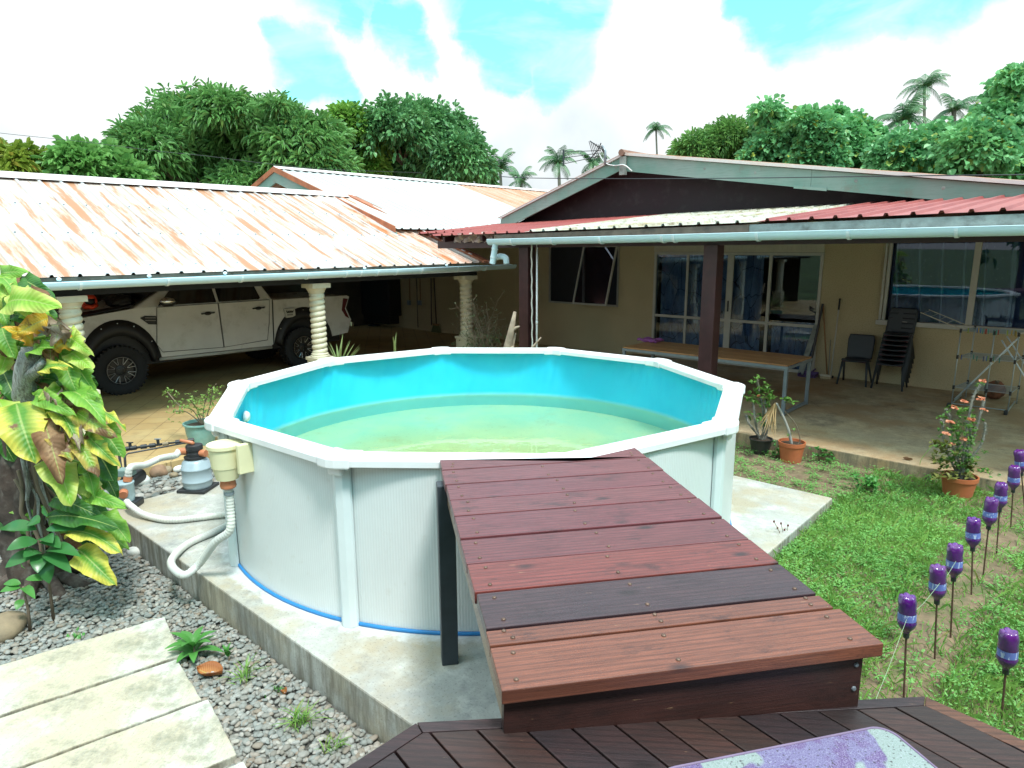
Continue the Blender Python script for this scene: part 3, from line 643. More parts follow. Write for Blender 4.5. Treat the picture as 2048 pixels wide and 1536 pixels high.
# big right window
wf = MB(); f = .06; MX = [-1.83, -.2]
bar(wf, BW[0], BW[0] + .05, BW[2] + .05, BW[3]); bar(wf, BW[1] - f, BW[1], BW[2], BW[3]); bar(wf, BW[0] + .05, BW[1] - f, BW[3] - .05, BW[3])
wf.span(BW[0] - .08, BW[1], B0 - .09, B0 + .06, BW[2] - .03, BW[2] + .05)
for x in MX: bar(wf, x - .045, x + .045, BW[2] + .05, BW[3] - .05)
bar(wf, BW[0] - .05, BW[0] - .012, BW[2] + .052, BW[3], B0 - .055, B0 - .002)
big = wf.build('window', M['alu'], house, bevel=.004)
e = [BW[0] + .05, MX[0] - .045, MX[0] + .045, MX[1] - .045, MX[1] + .045, BW[1] - f]
for i in range(0, 6, 2): MB().span(e[i], e[i + 1], B0 + .008, B0 + .014, BW[2] + .05, BW[3] - .05).build('pane', M['pane'], big)
fold(BW[0] + .02, BW[1], BW[2], BW[3], B0 + .16, 12, .02).build('curtain', M['navy_curtain'], house, smooth=True)

# verandah roof: nearly flat ribbed sheets
def vz(a, b): return 2.70 + .016 * (a + 7) + (b - 8.45) * .085
def vsheet(name, mat, a0, a1, dz=0, b0=8.45, b1=13.28, jag=.004):
    mb = MB(); sheet(mb, (a0, b0, vz(a0, b0) + dz), (a1, b0, vz(a1, b0) + dz), (0, b1 - b0, vz(0, b1) - vz(0, b0)), .263, .032, .06, 6, 0, jag)
    mb.build(name, mat, house, solid=.003)
vsheet('verandah_roof', M['red_roof'], -9.65, -7.1)
vsheet('verandah_roof', M['lichen_roof'], -7.3, -3.45, .006)
vsheet('verandah_roof', M['red_roof'], -3.50, 1.2, .014)
vsheet('verandah_roof', M['red_roof'], -13.0, -9.7, -.01, 9.9)
fb = MB()
for a0, a1, j in ((-8.0, -5.6, 0), (-5.598, -3.6, .01), (-3.598, -1.9, 0), (-1.898, 1.2, .012)):
    fb = MB(); fb.beam((a0, 8.49 - j, vz(a0, 8.45) - .085), (a1, 8.49 - j, vz(a1, 8.45) - .085), .03, .13); fb.build('eave_board', M['brown_wood'] if a1 < -3.59 else M['grey_wood'], house)
bm_ = MB(); bm_.beam((-9.6, 8.72, 2.50), (1.2, 8.72, 2.59), .14, .13)
for i in range(12):
    a = -9.3 + i * .95; bm_.beam((a, 8.53, vz(a, 8.53) - .075), (a, 13.28, vz(a, 13.28) - .075), .05, .09)
bm_.build('verandah_beam', M['post_wood'], house)
gp, gq = Vector((-7.98, 8.36, 2.575)), Vector((1.2, 8.36, 2.672))
g = MB(); gutter(g, gp, gq, .085); gt = g.build('gutter', M['pvc'], house, smooth=True, angle=40)
for a in (-7.45, -6.62, -5.73, -4.72, -4.55, -3.42, -2.38, -1.35, -.3):
    t = (a - gp.x) / (gq.x - gp.x); b_ = MB(); gband(b_, gp.lerp(gq, t), gq - gp, .087, .035); b_.build('gutter_bracket', M['pvc_band'], gt)
dp = MB(); dp.tube([(-7.86, 8.36, 2.52), (-7.86, 8.36, 2.34), (-7.9, 8.40, 2.26)], .048, 12); dp.tube([(-7.86, 8.36, 2.42), (-7.86, 8.36, 2.395)], .055, 12)
# verandah posts
for a in (-7.47, -4.17):
    MB().span(a - .1, a + .1, 8.62, 8.82, .05, 2.46 if a < -6 else 2.49).build('verandah_post', M['post_wood'], house, bevel=.006)
# gable end
GA = Vector((-8.2, 12.7, 4.316)); GL = Vector((-11.75, 12.7, 3.118)); GR = Vector((1.0, 12.7, 2.98))
gw = MB(); gw.prism([(-11.6, 13.2, 2.9), (.8, 13.2, 2.9), (.8, 13.2, 2.95), (-8.2, 13.2, 4.22), (-11.6, 13.2, 3.05)], None, (0, .09, 0))
gw.build('gable_wall', M['gable_dark'], house)
def fboard(p, q, h, t=.04):
    p, q = Vector(p), Vector(q); return MB().prism([p, q, q - Vector((0, 0, h)), p - Vector((0, 0, h))], None, (0, t, 0))
fboard(GA - Vector((.04, 0, 0)), GL, .27).build('fascia', M['fascia'], house)
mid = GA.lerp(GR, .42)
fboard(GA + Vector((.04, 0, 0)), mid, .31).build('fascia', M['fascia'], house)
fboard(mid + Vector((.004, .003, 0)), GR, .31).build('fascia', M['fascia'], house)
fb2 = MB(); ml = mid - Vector((0, 0, .315)); fb2.beam(ml + Vector((-.28, -.01, .045)), ml + Vector((.28, -.01, -.03)), .03, .05); fb2.build('splice_plate', M['fascia'], house)
MB().span(-8.26, -8.12, 12.62, 12.698, 3.93, 4.30).build('king_block', M['grey_wood'], house)
for i, t in enumerate((.2, .31, .5, .64, .76)):
    p = GA.lerp(GR, t) - Vector((0, .0, .12)); kn = MB(); kn.ball(p + Vector((0, .004, 0)), .03, (1, .3, 1), 6); kn.build('knot', M['grey_wood'], house)
soff = MB()
soff.prism([GA + Vector((0, .04, -.06)), GL + Vector((0, .04, -.06)), GL + Vector((0, .5, -.06)), GA + Vector((0, .5, -.06))], None, (0, 0, -.02))
soff.prism([GA + Vector((0, .04, -.06)), GR + Vector((0, .04, -.06)), GR + Vector((0, .5, -.06)), GA + Vector((0, .5, -.06))], None, (0, 0, -.02))
soff.build('soffit', M['gable_dark'], house)
rf = MB(); dn = (0, 12, 0)
sheet(rf, GA + Vector((0, -.05, .05)), GA + Vector((0, 8, .05)), (GL - GA) * 1.02, .26)
sheet(rf, GA + Vector((0, -.05, .05)), GA + Vector((0, 8, .05)), (GR - GA) * 1.0, .26)
rf.build('main_roof', M['orange_roof'], house, solid=.004)
bc = MB(); bc.beam(GA + Vector((0, -.02, .035)), GL + Vector((0, -.02, .035)), .05, .05); bc.build('barge_cap', M['cap'], house)
bc = MB(); bc.beam(GA + Vector((0, -.03, .04)), GR + Vector((0, -.03, .04)), .06, .055); bc.build('barge_cap', M['cap'], house)
rc = MB(); rc.tube([GA + Vector((0, -.12, .06)), GA + Vector((0, 8, .06))], .07, 8); rc.build('ridge_cap', M['rust_dark'], house)
# crumpled sheet hanging under the red roof, next to the downpipe
p0, p1 = onb(905, 468, 8.62), onb(990, 462, 8.62); q0, q1 = onb(912, 485, 8.62), onb(985, 484, 8.62)
def crf(u, v):
    t = Vector(ab(p0)).lerp(Vector(ab(p1)), u); s_ = Vector(ab(q0)).lerp(Vector(ab(q1)), u); q = t.lerp(s_, v)
    return q + Vector((0, .05 * math.sin(u * 21 + v * 5) + .03 * math.sin(u * 53), .012 * math.sin(u * 37) * v))
MB().grid(crf, 40, 8).build('hanging_sheet', M['crumpled'], house, solid=.003)

# ---------------- downpipe (joins verandah gutter and carport gutter)
dpo = hthing('downpipe', 'grey white downpipe with elbow between the verandah gutter and carport gutter', 'downpipe', (-7.86, 8.36, 2.1))
top_ = Vector(ab(onb(992, 482, 8.36))); bot_ = Vector(ab(onb(985, 527, 8.36)))
d2 = MB(); d2.tube([top_, bot_], .05, 14); d2.build('pipe', M['pvc'], dpo, smooth=True, angle=40)
for t in (.32, .68): 
    c = top_.lerp(bot_, t); c2 = top_.lerp(bot_, t + .05); MB().tube([c, c2], .056, 14).build('collar', M['pvc_band'], dpo)
el = [Vector(ab(onb(x, y, 8.5))) for x, y in ((988, 517), (1000, 513), (1011, 516), (1013, 528))]
MB().tube(spline(el, 5), .05, 12).build('elbow', M['pvc'], dpo, smooth=True)

# ---------------- second roof behind the carport
rear = hthing('rear_house', 'long gabled metal roof, half white half rusty orange, behind the carport roof', 'house', (-16.4, 15, 0))
RA, RZ, SL, E = -16.4, 4.40, .33, 4.75
def rsheet(name, mat, b0, b1, dz=0, rib=.24):
    mb = MB(); sheet(mb, (RA + E, b0, RZ - SL * E + dz), (RA + E, b1, RZ - SL * E + dz), (-E, 0, SL * E), rib, .03, .07, 4); mb.build(name, mat, rear, solid=.003)
rsheet('roof', M['white_roof'], 9.37, 15.6, .006); rsheet('roof', M['orange_roof'], 15.5, 26, 0, .19)
mb = MB(); sheet(mb, (RA - E, 9.37, RZ - SL * E), (RA - E, 26, RZ - SL * E), (E, 0, SL * E), .24, .03, .07); mb.build('roof', M['orange_roof'], rear, solid=.003)
rc = MB(); x = 9.7
rc.prism([(RA - .16, 9.30, RZ - .0), (RA, 9.30, RZ + .075), (RA + .16, 9.30, RZ - .0), (RA, 9.30, RZ + .05)], None, (0, 16.3, 0)); rc.build('ridge_cap', M['cap'], rear)
for s_ in (1, -1):
    q = Vector((RA + s_ * E, 9.32, RZ - SL * E)); p = Vector((RA, 9.32, RZ))
    bb = MB(); bb.prism([p + Vector((0, 0, .06)), q + Vector((0, 0, .06)), q + Vector((0, 0, -.07)), p + Vector((0, 0, -.07))], None, (0, -.03, 0)); bb.build('barge_cap', M['rust_bar'], rear)
    bb = MB(); bb.prism([p + Vector((0, .002, -.07)), q + Vector((0, .002, -.07)), q + Vector((0, .002, -.33)), p + Vector((0, .002, -.33))], None, (0, .04, 0)); bb.build('fascia', M['fascia'], rear)
gw = MB(); gw.prism([(RA - E + .3, 10.2, 0), (RA + E - .3, 10.2, 2.6), (RA + E - .3, 10.2, RZ - SL * E), (RA, 10.2, RZ - .12), (RA - E + .3, 10.2, RZ - SL * E)], None, (0, .1, 0)); 
gw = MB(); gw.prism([(RA - E + .3, 10.6, 2.4), (RA + E - .3, 10.6, 2.4), (RA + E - .3, 10.6, RZ - SL * E + .02), (RA, 10.6, RZ - .12), (RA - E + .3, 10.6, RZ - SL * E + .02)], None, (0, .1, 0)); gw.build('gable_wall', M['gable_dark'], rear)

# ---------------- carport
car = hthing('carport', 'rust streaked white metal carport roof carried on twisted concrete columns', 'carport', (-13.5, 5, 0))
EA, EZ, KA, KZ = -10.08, 2.125, -14.0, 3.64; BEND = 10.35; BSTART = -4.0
sl = Vector((KA - EA, 0, KZ - EZ))
mb = MB(); sheet(mb, (EA, BSTART, EZ), (EA, 9.35, EZ), sl, .32, .03, .06, 5, .012, .01); roofc = mb.build('roof', M['rust_roof'], car, solid=.003)
# the last sheets follow the slanted verge
mb = MB(); sheet(mb, (EA, 9.3, EZ + .008), (EA, BEND, EZ + .008), sl + Vector((0, -.55, 0)), .21, .03, .06, 5, .012, .01); mb.build('roof', M['rust_roof_end'], car, solid=.003)
mb = MB(); sheet(mb, (2 * KA - EA, BSTART, EZ), (2 * KA - EA, 9.8, EZ), Vector((EA - KA, 0, KZ - EZ)), .32); mb.build('roof', M['rust_roof'], car, solid=.003)
rc = MB(); rc.prism([(KA - .2, BSTART, KZ - .03), (KA, BSTART, KZ + .085), (KA + .2, BSTART, KZ - .03), (KA, BSTART, KZ + .06)], None, (0, 9.72 - BSTART, 0)); rc.build('ridge_cap', M['cap'], car)
p, q = Vector((EA + .05, BEND + .03, EZ + .02)), Vector((KA, BEND - .52, KZ + .02))
vg = MB(); vg.beam(p, q, .16, .05); vg.build('verge_flashing', M['rust_bar'], car)
vg = MB(); vg.beam(p + Vector((0, .15, -.02)), q + Vector((0, .15, -.02)), .14, .04); vg.build('verge_flashing', M['rust_dark'], car)
for i in range(12):
    t = .08 + i * .045; c = p.lerp(q, t) + Vector((0, -.05, .035)); MB().beam(c, c + (q - p) * .022, .05, .012).build('flashing_tooth', M['cap'], car)
# screws of the roof sheets, three rows
n_ = Vector((-sl.z, 0, sl.x)).normalized() * -1
for t in (.06, .36, .66):
    k = 0; bb = BSTART + .16
    while bb < 9.3:
        if 1.8 < bb:
            c = Vector((EA, bb, EZ)) + sl * t; c.z += .034; MB().ball(c, .014, (1, 1, .8), 4).build('roof_screw', M['steel_grey'], car)
        bb += .32
MB().span(EA - .10, EA - .065, BSTART, 10.3, EZ - .17, EZ - .012).build('eave_board', M['grey_wood'], car)
gp, gq = Vector((-9.98, 1.4, 2.045)), Vector((-9.98, 11.2, 2.065)); g = MB(); gutter(g, gp, gq, .085); gt = g.build('gutter', M['pvc'], car, smooth=True, angle=40)
for x in (156, 332, 480, 612, 689, 718, 752, 790, 840, 912, 968):
    b_ = ona(x, 555, -9.98).dot(N); t = (b_ - 1.4) / 9.8; q_ = MB(); gband(q_, gp.lerp(gq, t), gq - gp, .087, .035); q_.build('gutter_bracket', M['pvc_band'], gt)
    if x in (156, 332, 480, 752, 912): MB().ball(gp.lerp(gq, t) + Vector((-.05, -.2, .05)), .03, (1, 1, .8), 5).build('gutter_clip', M['pvc_band'], gt)
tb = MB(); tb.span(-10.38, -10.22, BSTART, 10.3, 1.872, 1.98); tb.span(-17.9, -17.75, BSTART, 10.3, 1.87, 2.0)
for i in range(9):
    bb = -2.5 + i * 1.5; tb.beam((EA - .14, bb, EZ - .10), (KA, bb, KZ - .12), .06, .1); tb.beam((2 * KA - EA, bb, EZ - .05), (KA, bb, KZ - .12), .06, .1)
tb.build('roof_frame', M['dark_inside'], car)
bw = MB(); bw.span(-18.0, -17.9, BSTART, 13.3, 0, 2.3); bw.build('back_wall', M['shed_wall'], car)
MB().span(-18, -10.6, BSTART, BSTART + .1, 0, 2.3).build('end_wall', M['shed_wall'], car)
def column(b):
    # lathe of stacked rings, seen as a twisted shaft
    c = MB(); prof = [(.125, .62), (.125, .64)]; n = 11; z0, z1 = .66, 1.68; st = (z1 - z0) / n
    prof = []
    k = 80; seg = 20; vs = []
    for i in range(n * 8 + 1):
        z = z0 + (z1 - z0) * i / (n * 8)
        for j in range(seg):
            ph = 2 * pi * j / seg; fr = ((z - z0) / st - j / seg * 1.0) % 1.0
            r = .098 + .036 * math.sqrt(max(0, 1 - (2 * fr - 1) ** 2))
            vs.append((-10.3 + r * math.cos(ph), b + r * math.sin(ph), z))
    c.add(vs, [(i * seg + j, i * seg + (j + 1) % seg, (i + 1) * seg + (j + 1) % seg, (i + 1) * seg + j) for i in range(n * 8) for j in range(seg)])
    col_ = c.build('column', M['column'], car, smooth=True)
    lo_ = MB().span(-10.46, -10.14, b - .16, b + .16, 0, .55); lo_.span(-10.48, -10.12, b - .18, b + .18, .5502, .60); lo_.lathe((-10.3, b, 0), [(.165, .602), (.165, .625), (.14, .64), (.15, .655), (.13, .675), (.0, .675)], 24)
    lo_.build('pedestal', M['column'], col_, smooth=True, angle=30)
    hi_ = MB().lathe((-10.3, b, 0), [(.0, 1.66), (.13, 1.66), (.12, 1.70), (.14, 1.72), (.14, 1.735), (.165, 1.775), (.172, 1.79), (.0, 1.79)], 24); hi_.span(-10.475, -10.125, b - .175, b + .175, 1.792, 1.868)
    hi_.build('capital', M['column'], col_, smooth=True, angle=30)
for b in (-.9, 2.77, 6.47, 10.04): column(b)
# shed dark cupboard in the back of the carport
cb = hthing('wall_cupboard', 'black box cupboard hung on the carport back wall behind the truck tail', 'cupboard', (-14.2, 13.0, 1.2))
x0 = ab(onb(690, 600, 13.1))[0]; x1 = ab(onb(792, 600, 13.1))[0]; zz0 = ab(onb(720, 640, 13.1))[2]; zz1 = 2.6
MB().span(x0, x1, 12.85, 13.295, zz0 + .25, zz1).build('cabinet', M['car_black'], cb, bevel=.01)
MB().span(x0 + .3, x1 - .12, 12.9, 13.29, zz0, zz0 + .248).build('shelf_box', M['car_black'], cb, bevel=.01)
MB().span(x0 + .02, (x0 + x1) / 2 - .01, 12.83, 12.849, zz0 + .28, zz1 - .03).build('door_panel', M['car_black'], cb, bevel=.005)
MB().span((x0 + x1) / 2 + .01, x1 - .02, 12.83, 12.849, zz0 + .28, zz1 - .03).build('door_panel', M['car_black'], cb, bevel=.005)

# ================================================================== POOL
PC = Vector((-.2776, 6.3336, 0)); ROT = R(177.5); RO, RI, RW = 2.46, 2.275, 2.315
pool = thing('above_ground_pool', 'white ten sided above ground pool with cyan liner and low green water', 'pool', PC)
def pv(k, r, z): a = ROT + k * 2 * pi / 10; return PC + Vector((r * math.cos(a), r * math.sin(a), z))
MB().lathe(PC, [(RW, .015), (RW, 1.165)], 180).build('wall', M['pool_wall'], pool, smooth=True)
MB().lathe(PC, [(RW + .003, 0.0), (RW + .018, .004), (RW + .018, .022), (RW + .003, .025)], 120).build('base_strip', M['blue_strip'], pool, smooth=True)
# liner with hanging wrinkles
def lin(u, v):
    a = u * 2 * pi; z = .055 + (1.165 - .055) * v; wr = 0
    for k in range(10):
        d = (a - (ROT + k * 2 * pi / 10) + pi) % (2 * pi) - pi
        e = max(0, v - .35)
        wr += .012 * e * math.exp(-(d / .20) ** 2) * math.sin(d * 62 + (1 - v) * 5 + k) * (1 if k % 3 else 1.5)
    wr += .004 * math.sin(a * 23 + 2 * math.sin(v * 4)) * math.sin(v * pi)
    r = RW - .012 - abs(wr) * 1.0 - .03 * max(0, (v - .9) * 10) * (.5 + .5 * math.cos(10 * (a - ROT)))* .4
    return PC + Vector((r * math.cos(-a), r * math.sin(-a), z))
MB().grid(lin, 720, 26).build('liner', M['liner'], pool, smooth=True)
fl = MB(); fl.lathe(PC, [(RW - .014, .056), (RW - .06, .05), (1.5, .05), (.7, .052), (0.001, .05)], 96); fl.build('liner_floor', M['pool_floor'], pool, smooth=True)
MB().lathe(PC, [(RW - .02, .585), (.001, .585)], 96).build('water', M['water'], None, smooth=True, off=(0, 0, 0))
wat = bpy.data.objects['water']; struct(wat)
def side_poly(k):
    o0, o1, i0, i1 = pv(k, RO, 0), pv(k + 1, RO, 0), pv(k, RI, 0), pv(k + 1, RI, 0); return o0, o1, i0, i1
for k in range(10):
    o0, o1, i0, i1 = side_poly(k); d = (o1 - o0).normalized(); e = .10
    a0, a1 = o0 + d * e, o1 - d * e; c0, c1 = i0 + d * e * .92, i1 - d * e * .92
    mb = MB(); nrm_ = (c0 - a0) - d * (c0 - a0).dot(d); prof = [(0, 1.15), (0, 1.19), (.04, 1.2), (.30, 1.2), (.33, 1.193), (.36, 1.2), (.62, 1.2), (.65, 1.193), (.68, 1.2), (.96, 1.2), (1, 1.19), (1, 1.15), (.97, 1.15), (.94, 1.178), (.06, 1.178), (.03, 1.15)]
    vs = [A.lerp(B, t) + Vector((0, 0, z)) for A, B in ((a0, c0), (a1, c1)) for t, z in prof]; n = len(prof)
    mb.add(vs, [(i, (i + 1) % n, n + (i + 1) % n, n + i) for i in range(n)]); mb.build('rim_rail', M['white_plastic'], pool)
for k in range(10):
    o0, i0 = pv(k, RO + .012, 0), pv(k, RI - .012, 0); dn_ = (pv(k + 1, RO, 0) - pv(k, RO, 0)).normalized(); dp_ = (pv(k - 1, RO, 0) - pv(k, RO, 0)).normalized()
    e = .125; poly = [o0 + dp_ * e + (pv(k, RO + .012, 0) - pv(k, RO, 0)) * 0, o0 + dp_ * .03, o0 + dn_ * .03, o0 + dn_ * e, i0 + dn_ * e * .9, i0, i0 + dp_ * e * .9]
    mb = MB(); mb.prism([p + Vector((0, 0, 1.135)) for p in poly], None, (0, 0, .074 if k != 3 else .068)); mb.build('rim_cap', M['white_plastic'], pool, bevel=.012)
    # post
    rad = (pv(k, 1, 0) - PC).normalized(); tg = Vector((-rad.y, rad.x, 0)); mb = MB()
    pr = [(-.062, RW + .004), (-.062, RW + .03), (-.028, RW + .062), (.028, RW + .062), (.062, RW + .03), (.062, RW + .004)]
    mb.prism([PC + tg * x + rad * y + Vector((0, 0, .0)) for x, y in pr], None, (0, 0, 1.135)); mb.build('post', M['pool_post'], pool, bevel=.004)
    mb = MB(); mb.prism([PC + tg * x + rad * y + Vector((0, 0, 1.08)) for x, y in [(-.05, RW + .0625), (-.05, RW + .10), (.05, RW + .10), (.05, RW + .0625)]], None, (0, 0, .054)); mb.build('rim_support', M['white_plastic'], pool, bevel=.01)
jr = ray(492, 833); jt = 5.0
for _ in range(400):                            # where the line of the jet meets the liner
    jt += .01; jp = CAM + jr * jt
    if (Vector((jp.x, jp.y, 0)) - PC).length < RW - .05: jin = True
    elif jt > 5.6 and 'jin' in globals(): break
jv = Vector((jp.x - PC.x, jp.y - PC.y, 0)).normalized(); jc = PC + jv * (RW - .04) + Vector((0, 0, jp.z))
mb = MB(); mb.lathe(jc, [(.055, 0), (.055, .012), (.04, .035), (0.001, .042)], 20, -jv); mb.build('return_jet', M['white_plastic'], pool, smooth=True)
for px_, py_, k in ((462, 905, 0),): 
    p = at(460, 906, 4.9)

# ---------------- skimmer hung on the pool wall
SK = Vector((-2.075, 4.70, 0)); sko = thing('skimmer_bucket', 'cream skimmer bucket with a lid hung on the outside of the pool wall', 'skimmer', SK + Vector((0, 0, .8)))
MB().lathe(SK, [(.001, .845), (.078, .845), (.098, .935), (.102, .938), (.112, 1.085), (.001, 1.085)], 32).build('bucket', M['skimmer'], sko, smooth=True, angle=30)
MB().lathe(SK, [(.001, 1.1145), (.09, 1.1145), (.122, 1.108), (.122, 1.083), (.1125, 1.083)], 32).build('lid', M['skimmer'], sko, smooth=True, angle=30)
kd = (PC - SK); kd.z = 0; kd.normalize(); kt = Vector((-kd.y, kd.x, 0)) * -1
mb = MB()
mb.prism([SK + kt * .05 + kd * .06 + Vector((0, 0, .945)), SK + kt * .20 + kd * .10 + Vector((0, 0, .945)), SK + kt * .20 + kd * .10 + Vector((0, 0, 1.08)), SK + kt * .05 + kd * .06 + Vector((0, 0, 1.08))], None, kd * .02)
mb.prism([SK + kt * .155 + kd * .02 + Vector((0, 0, .915)), SK + kt * .155 + kd * .125 + Vector((0, 0, .915)), SK + kt * .155 + kd * .125 + Vector((0, 0, 1.13)), SK + kt * .155 + kd * .02 + Vector((0, 0, 1.13))], None, kt * .045)
mb.build('bracket', M['skimmer'], sko, bevel=.006)
MB().lathe(SK, [(.052, .775), (.058, .79), (.05, .8446)], 20).build('orange_fitting', M['orange_plastic'], sko, smooth=True)
def hose(name, label, pts, r=.031, k=14):
    P = spline(pts, k); out = []; L = 0
    dense = [P[0]]
    for i in range(1, len(P)):
        seg = (P[i] - P[i - 1]).length; n = max(1, int(seg / .0055))
        for j in range(1, n + 1): dense.append(P[i - 1].lerp(P[i], j / n))
    rr = [r * (1.0 if (i // 2) % 2 else .90) for i in range(len(dense))]
    o = MB().tube(dense, rr, 12).build(name, M['hose'], None, smooth=True, off=dense[0]); tag(o, label, 'hose'); return o
hz_ = .034
skb = SK + Vector((0, 0, .775))
pts = [skb + Vector((0, 0, .02)), SK + Vector((.0, 0, .62)), SK + Vector((-.01, -.02, .45)), at(430, 1085, 4.72), at(398, 1128, 4.80), onz(367, 1150, .07), onz(342, 1124, .06), onz(372, 1090, hz_), onz(425, 1065, hz_), onz(462, 1046, hz_), onz(473, 1036, hz_ + .002), onz(455, 1029, hz_), onz(400, 1035, hz_), onz(340, 1040, hz_), onz(290, 1030, hz_ + .01), onz(262, 1012, .10) , at(253, 1003, 6.15)]
hose('pool_hose', 'grey ribbed hose looping from the skimmer bucket along the slab to the pump', pts)
MB().tube([skb + Vector((0, 0, -.055)), skb + Vector((0, 0, -.035))], .036, 16).build('hose_clamp', M['steel_grey'], sko)

# ---------------- sand filter
FC = onz(397, 978, 0); FC = Vector((FC.x, FC.y, 0))
fo = thing('sand_filter', 'grey sand filter tank with black valve head and orange handle on the slab', 'filter', FC)
MB().prism([FC + Vector((x * .17, y * .17, .0)) for x, y in ((-1, -.8), (.8, -1), (1, .8), (-.8, 1))], None, (0, 0, .035)).build('base_plate', M['black_plastic'], fo, bevel=.012)
MB().lathe(FC, [(.001, .036), (.135, .036), (.145, .06), (.145, .10), (.15, .105), (.15, .115), (.145, .12), (.145, .23), (.15, .235), (.15, .245), (.145, .25), (.13, .31), (.085, .35), (.001, .35)], 32).build('tank', M['tank'], fo, smooth=True, angle=50)
MB().lathe(FC, [(.105, .345), (.108, .352), (.108, .366), (.085, .37), (.085, .40), (.075, .405), (.075, .43), (.083, .435), (.083, .475), (.078, .485), (.001, .488)], 28).build('valve_head', M['black_plastic'], fo, smooth=True, angle=40)
mb = MB(); mb.tube([FC + Vector((0, 0, .49)), FC + Vector((-.02, 0, .505)), FC + Vector((-.13, -.02, .54))], [.018, .022, .014], 8); mb.build('valve_handle', M['orange_plastic'], fo, smooth=True)
vp = FC + Vector((-.085, -.02, .42))
MB().tube([FC + Vector((-.07, -.016, .42)), FC + Vector((-.15, -.03, .42))], .038, 14).build('union_nut', M['orange_plastic'], fo, smooth=True, angle=40)
MB().tube([FC + Vector((.07, -.02, .40)), FC + Vector((.13, -.035, .40))], .036, 14).build('union_nut', M['orange_plastic'], fo, smooth=True, angle=40)
# ---------------- pump
PU = onz(255, 1013, 0); PU = Vector((PU.x, PU.y, 0))
po = thing('pool_pump', 'small pool pump with clear strainer basket at the slab corner beside the leaves', 'pump', PU)
MB().prism([PU + Vector((x, y, 0)) for x, y in ((-.09, -.07), (.12, -.07), (.12, .10), (-.09, .10))], None, (0, 0, .07)).build('pump_foot', M['black_plastic'], po, bevel=.015)
MB().lathe(PU + Vector((0, -.01, 0)), [(.001, .07), (.078, .071), (.086, .12), (.086, .235), (.09, .24), (.09, .255), (.001, .258)], 24).build('strainer', M['clear_blue'], po, smooth=True, angle=40)
mb = MB(); mb.tube([PU + Vector((-.02, .07, .21)), PU + Vector((-.04, .33, .21))], .075, 16); mb.build('motor', M['black_plastic'], po, smooth=True, angle=40)
mb = MB(); mb.box(PU + Vector((-.03, .1, .32)), (.15, .11, .07)); mb.build('switch_box', mat('pump_green', (.16, .24, .22), .5), po, bevel=.01)
MB().tube([PU + Vector((.03, .0, .258)), PU + Vector((.035, .01, .30))], .04, 14).build('union_nut', M['orange_plastic'], po, smooth=True, angle=40)
MB().tube([PU + Vector((.03, -.08, .18)), PU + Vector((.05, -.13, .165))], .04, 14).build('union_nut', M['orange_plastic'], po, smooth=True, angle=40)
MB().tube([PU + Vector((-.10, .0, .25)), PU + Vector((-.15, .01, .25))], .018, 10).build('drain_plug', M['orange_plastic'], po, smooth=True, angle=40)
h0 = PU + Vector((.035, .01, .30))
hose('pool_hose', 'short pale ribbed hose arching from the pump up to the filter valve', [h0, h0 + Vector((.02, .03, .09)), at(290, 930, PU.y + .32), at(320, 917, PU.y + .5), at(350, 911, FC.y - .1), FC + Vector((-.15, -.03, .42))], .034)
# ---------------- black pipework with valves
pp = thing('pipe_manifold', 'black pipe with taps and joints running over the tiles toward the pump', 'pipework', onz(250, 950, -.1))
A_ = ona(243, 899, -7.95); B_ = ona(388, 880, -7.6)
mb = MB(); mb.tube([A_, A_.lerp(B_, .55)], .014, 10); mb.tube([A_.lerp(B_, .55), B_], .011, 10); mb.build('pipe', M['black_plastic'], pp, smooth=True)
for t in (.07, .16, .30, .42, .6, .78, .96):
    c = A_.lerp(B_, t); d = (B_ - A_).normalized(); MB().tube([c - d * .03, c + d * .03], .026 if t != .6 else .02, 12).build('joint', M['black_plastic'] if t != .6 else M['stone_tan'], pp, smooth=True, angle=40)
for t in (.12, .5): 
    c = A_.lerp(B_, t); MB().tube([c, c + Vector((0, 0, .06))], .016, 10).build('tap', M['black_plastic'], pp)
    MB().box(c + Vector((0, 0, .065)), (.075, .014, .012)).build('tap_handle', M['steel_grey'] if t > .4 else M['black_plastic'], pp, bevel=.003)
for x0_, x1_, yb in ((238, 246, 960), (249, 253, 962)):
    p = ona(x0_, 908, -7.95); q = ona(x1_, yb, -7.6); q.z = max(q.z, -.06)
    MB().tube([p, q], .013, 8).build('pipe', M['black_plastic'], pp, smooth=True)
c = [ona(253, 955, -7.62), ona(250, 912, -7.7), ona(256, 907, -7.7), ona(375, 885, -7.55), ona(379, 888, -7.55), ona(380, 905, -7.55)]
MB().tube(c, .009, 8).build('pipe', M['black_plastic'], pp, smooth=True)

# ================================================================== WOODEN PLATFORM (level with the rim)
PF = Vector((-.03, 1.785, 1.206)); PR = R(10.6); Wd, Ln = 1.265, 2.6
pf = thing('wooden_platform', 'red stained plank platform with bolts reaching from the deck to the pool rim', 'platform', (PF.x, PF.y, 0), PR, local=True)
ex = Vector((math.cos(PR), math.sin(PR), 0)); ey = Vector((-math.sin(PR), math.cos(PR), 0))
def pl(p): q = p - PF; return (q.dot(ex), q.dot(ey))
gaps = [0, .232, .332, .588, .832, 1.081, 1.345, 1.563, 1.80, 2.05]
cols = [(.235, .082, .045), (.20, .07, .04), (.046, .028, .037), (.215, .048, .040), (.16, .044, .050), (.175, .048, .057), (.19, .055, .062), (.18, .050, .060), (.195, .057, .064), (.20, .06, .066)]
skew = R(-.5)
dk = [pl(pv(2, RO + .003, 0)), pl(pv(3, RO + .003, 0)), pl(pv(4, RO + .003, 0))]
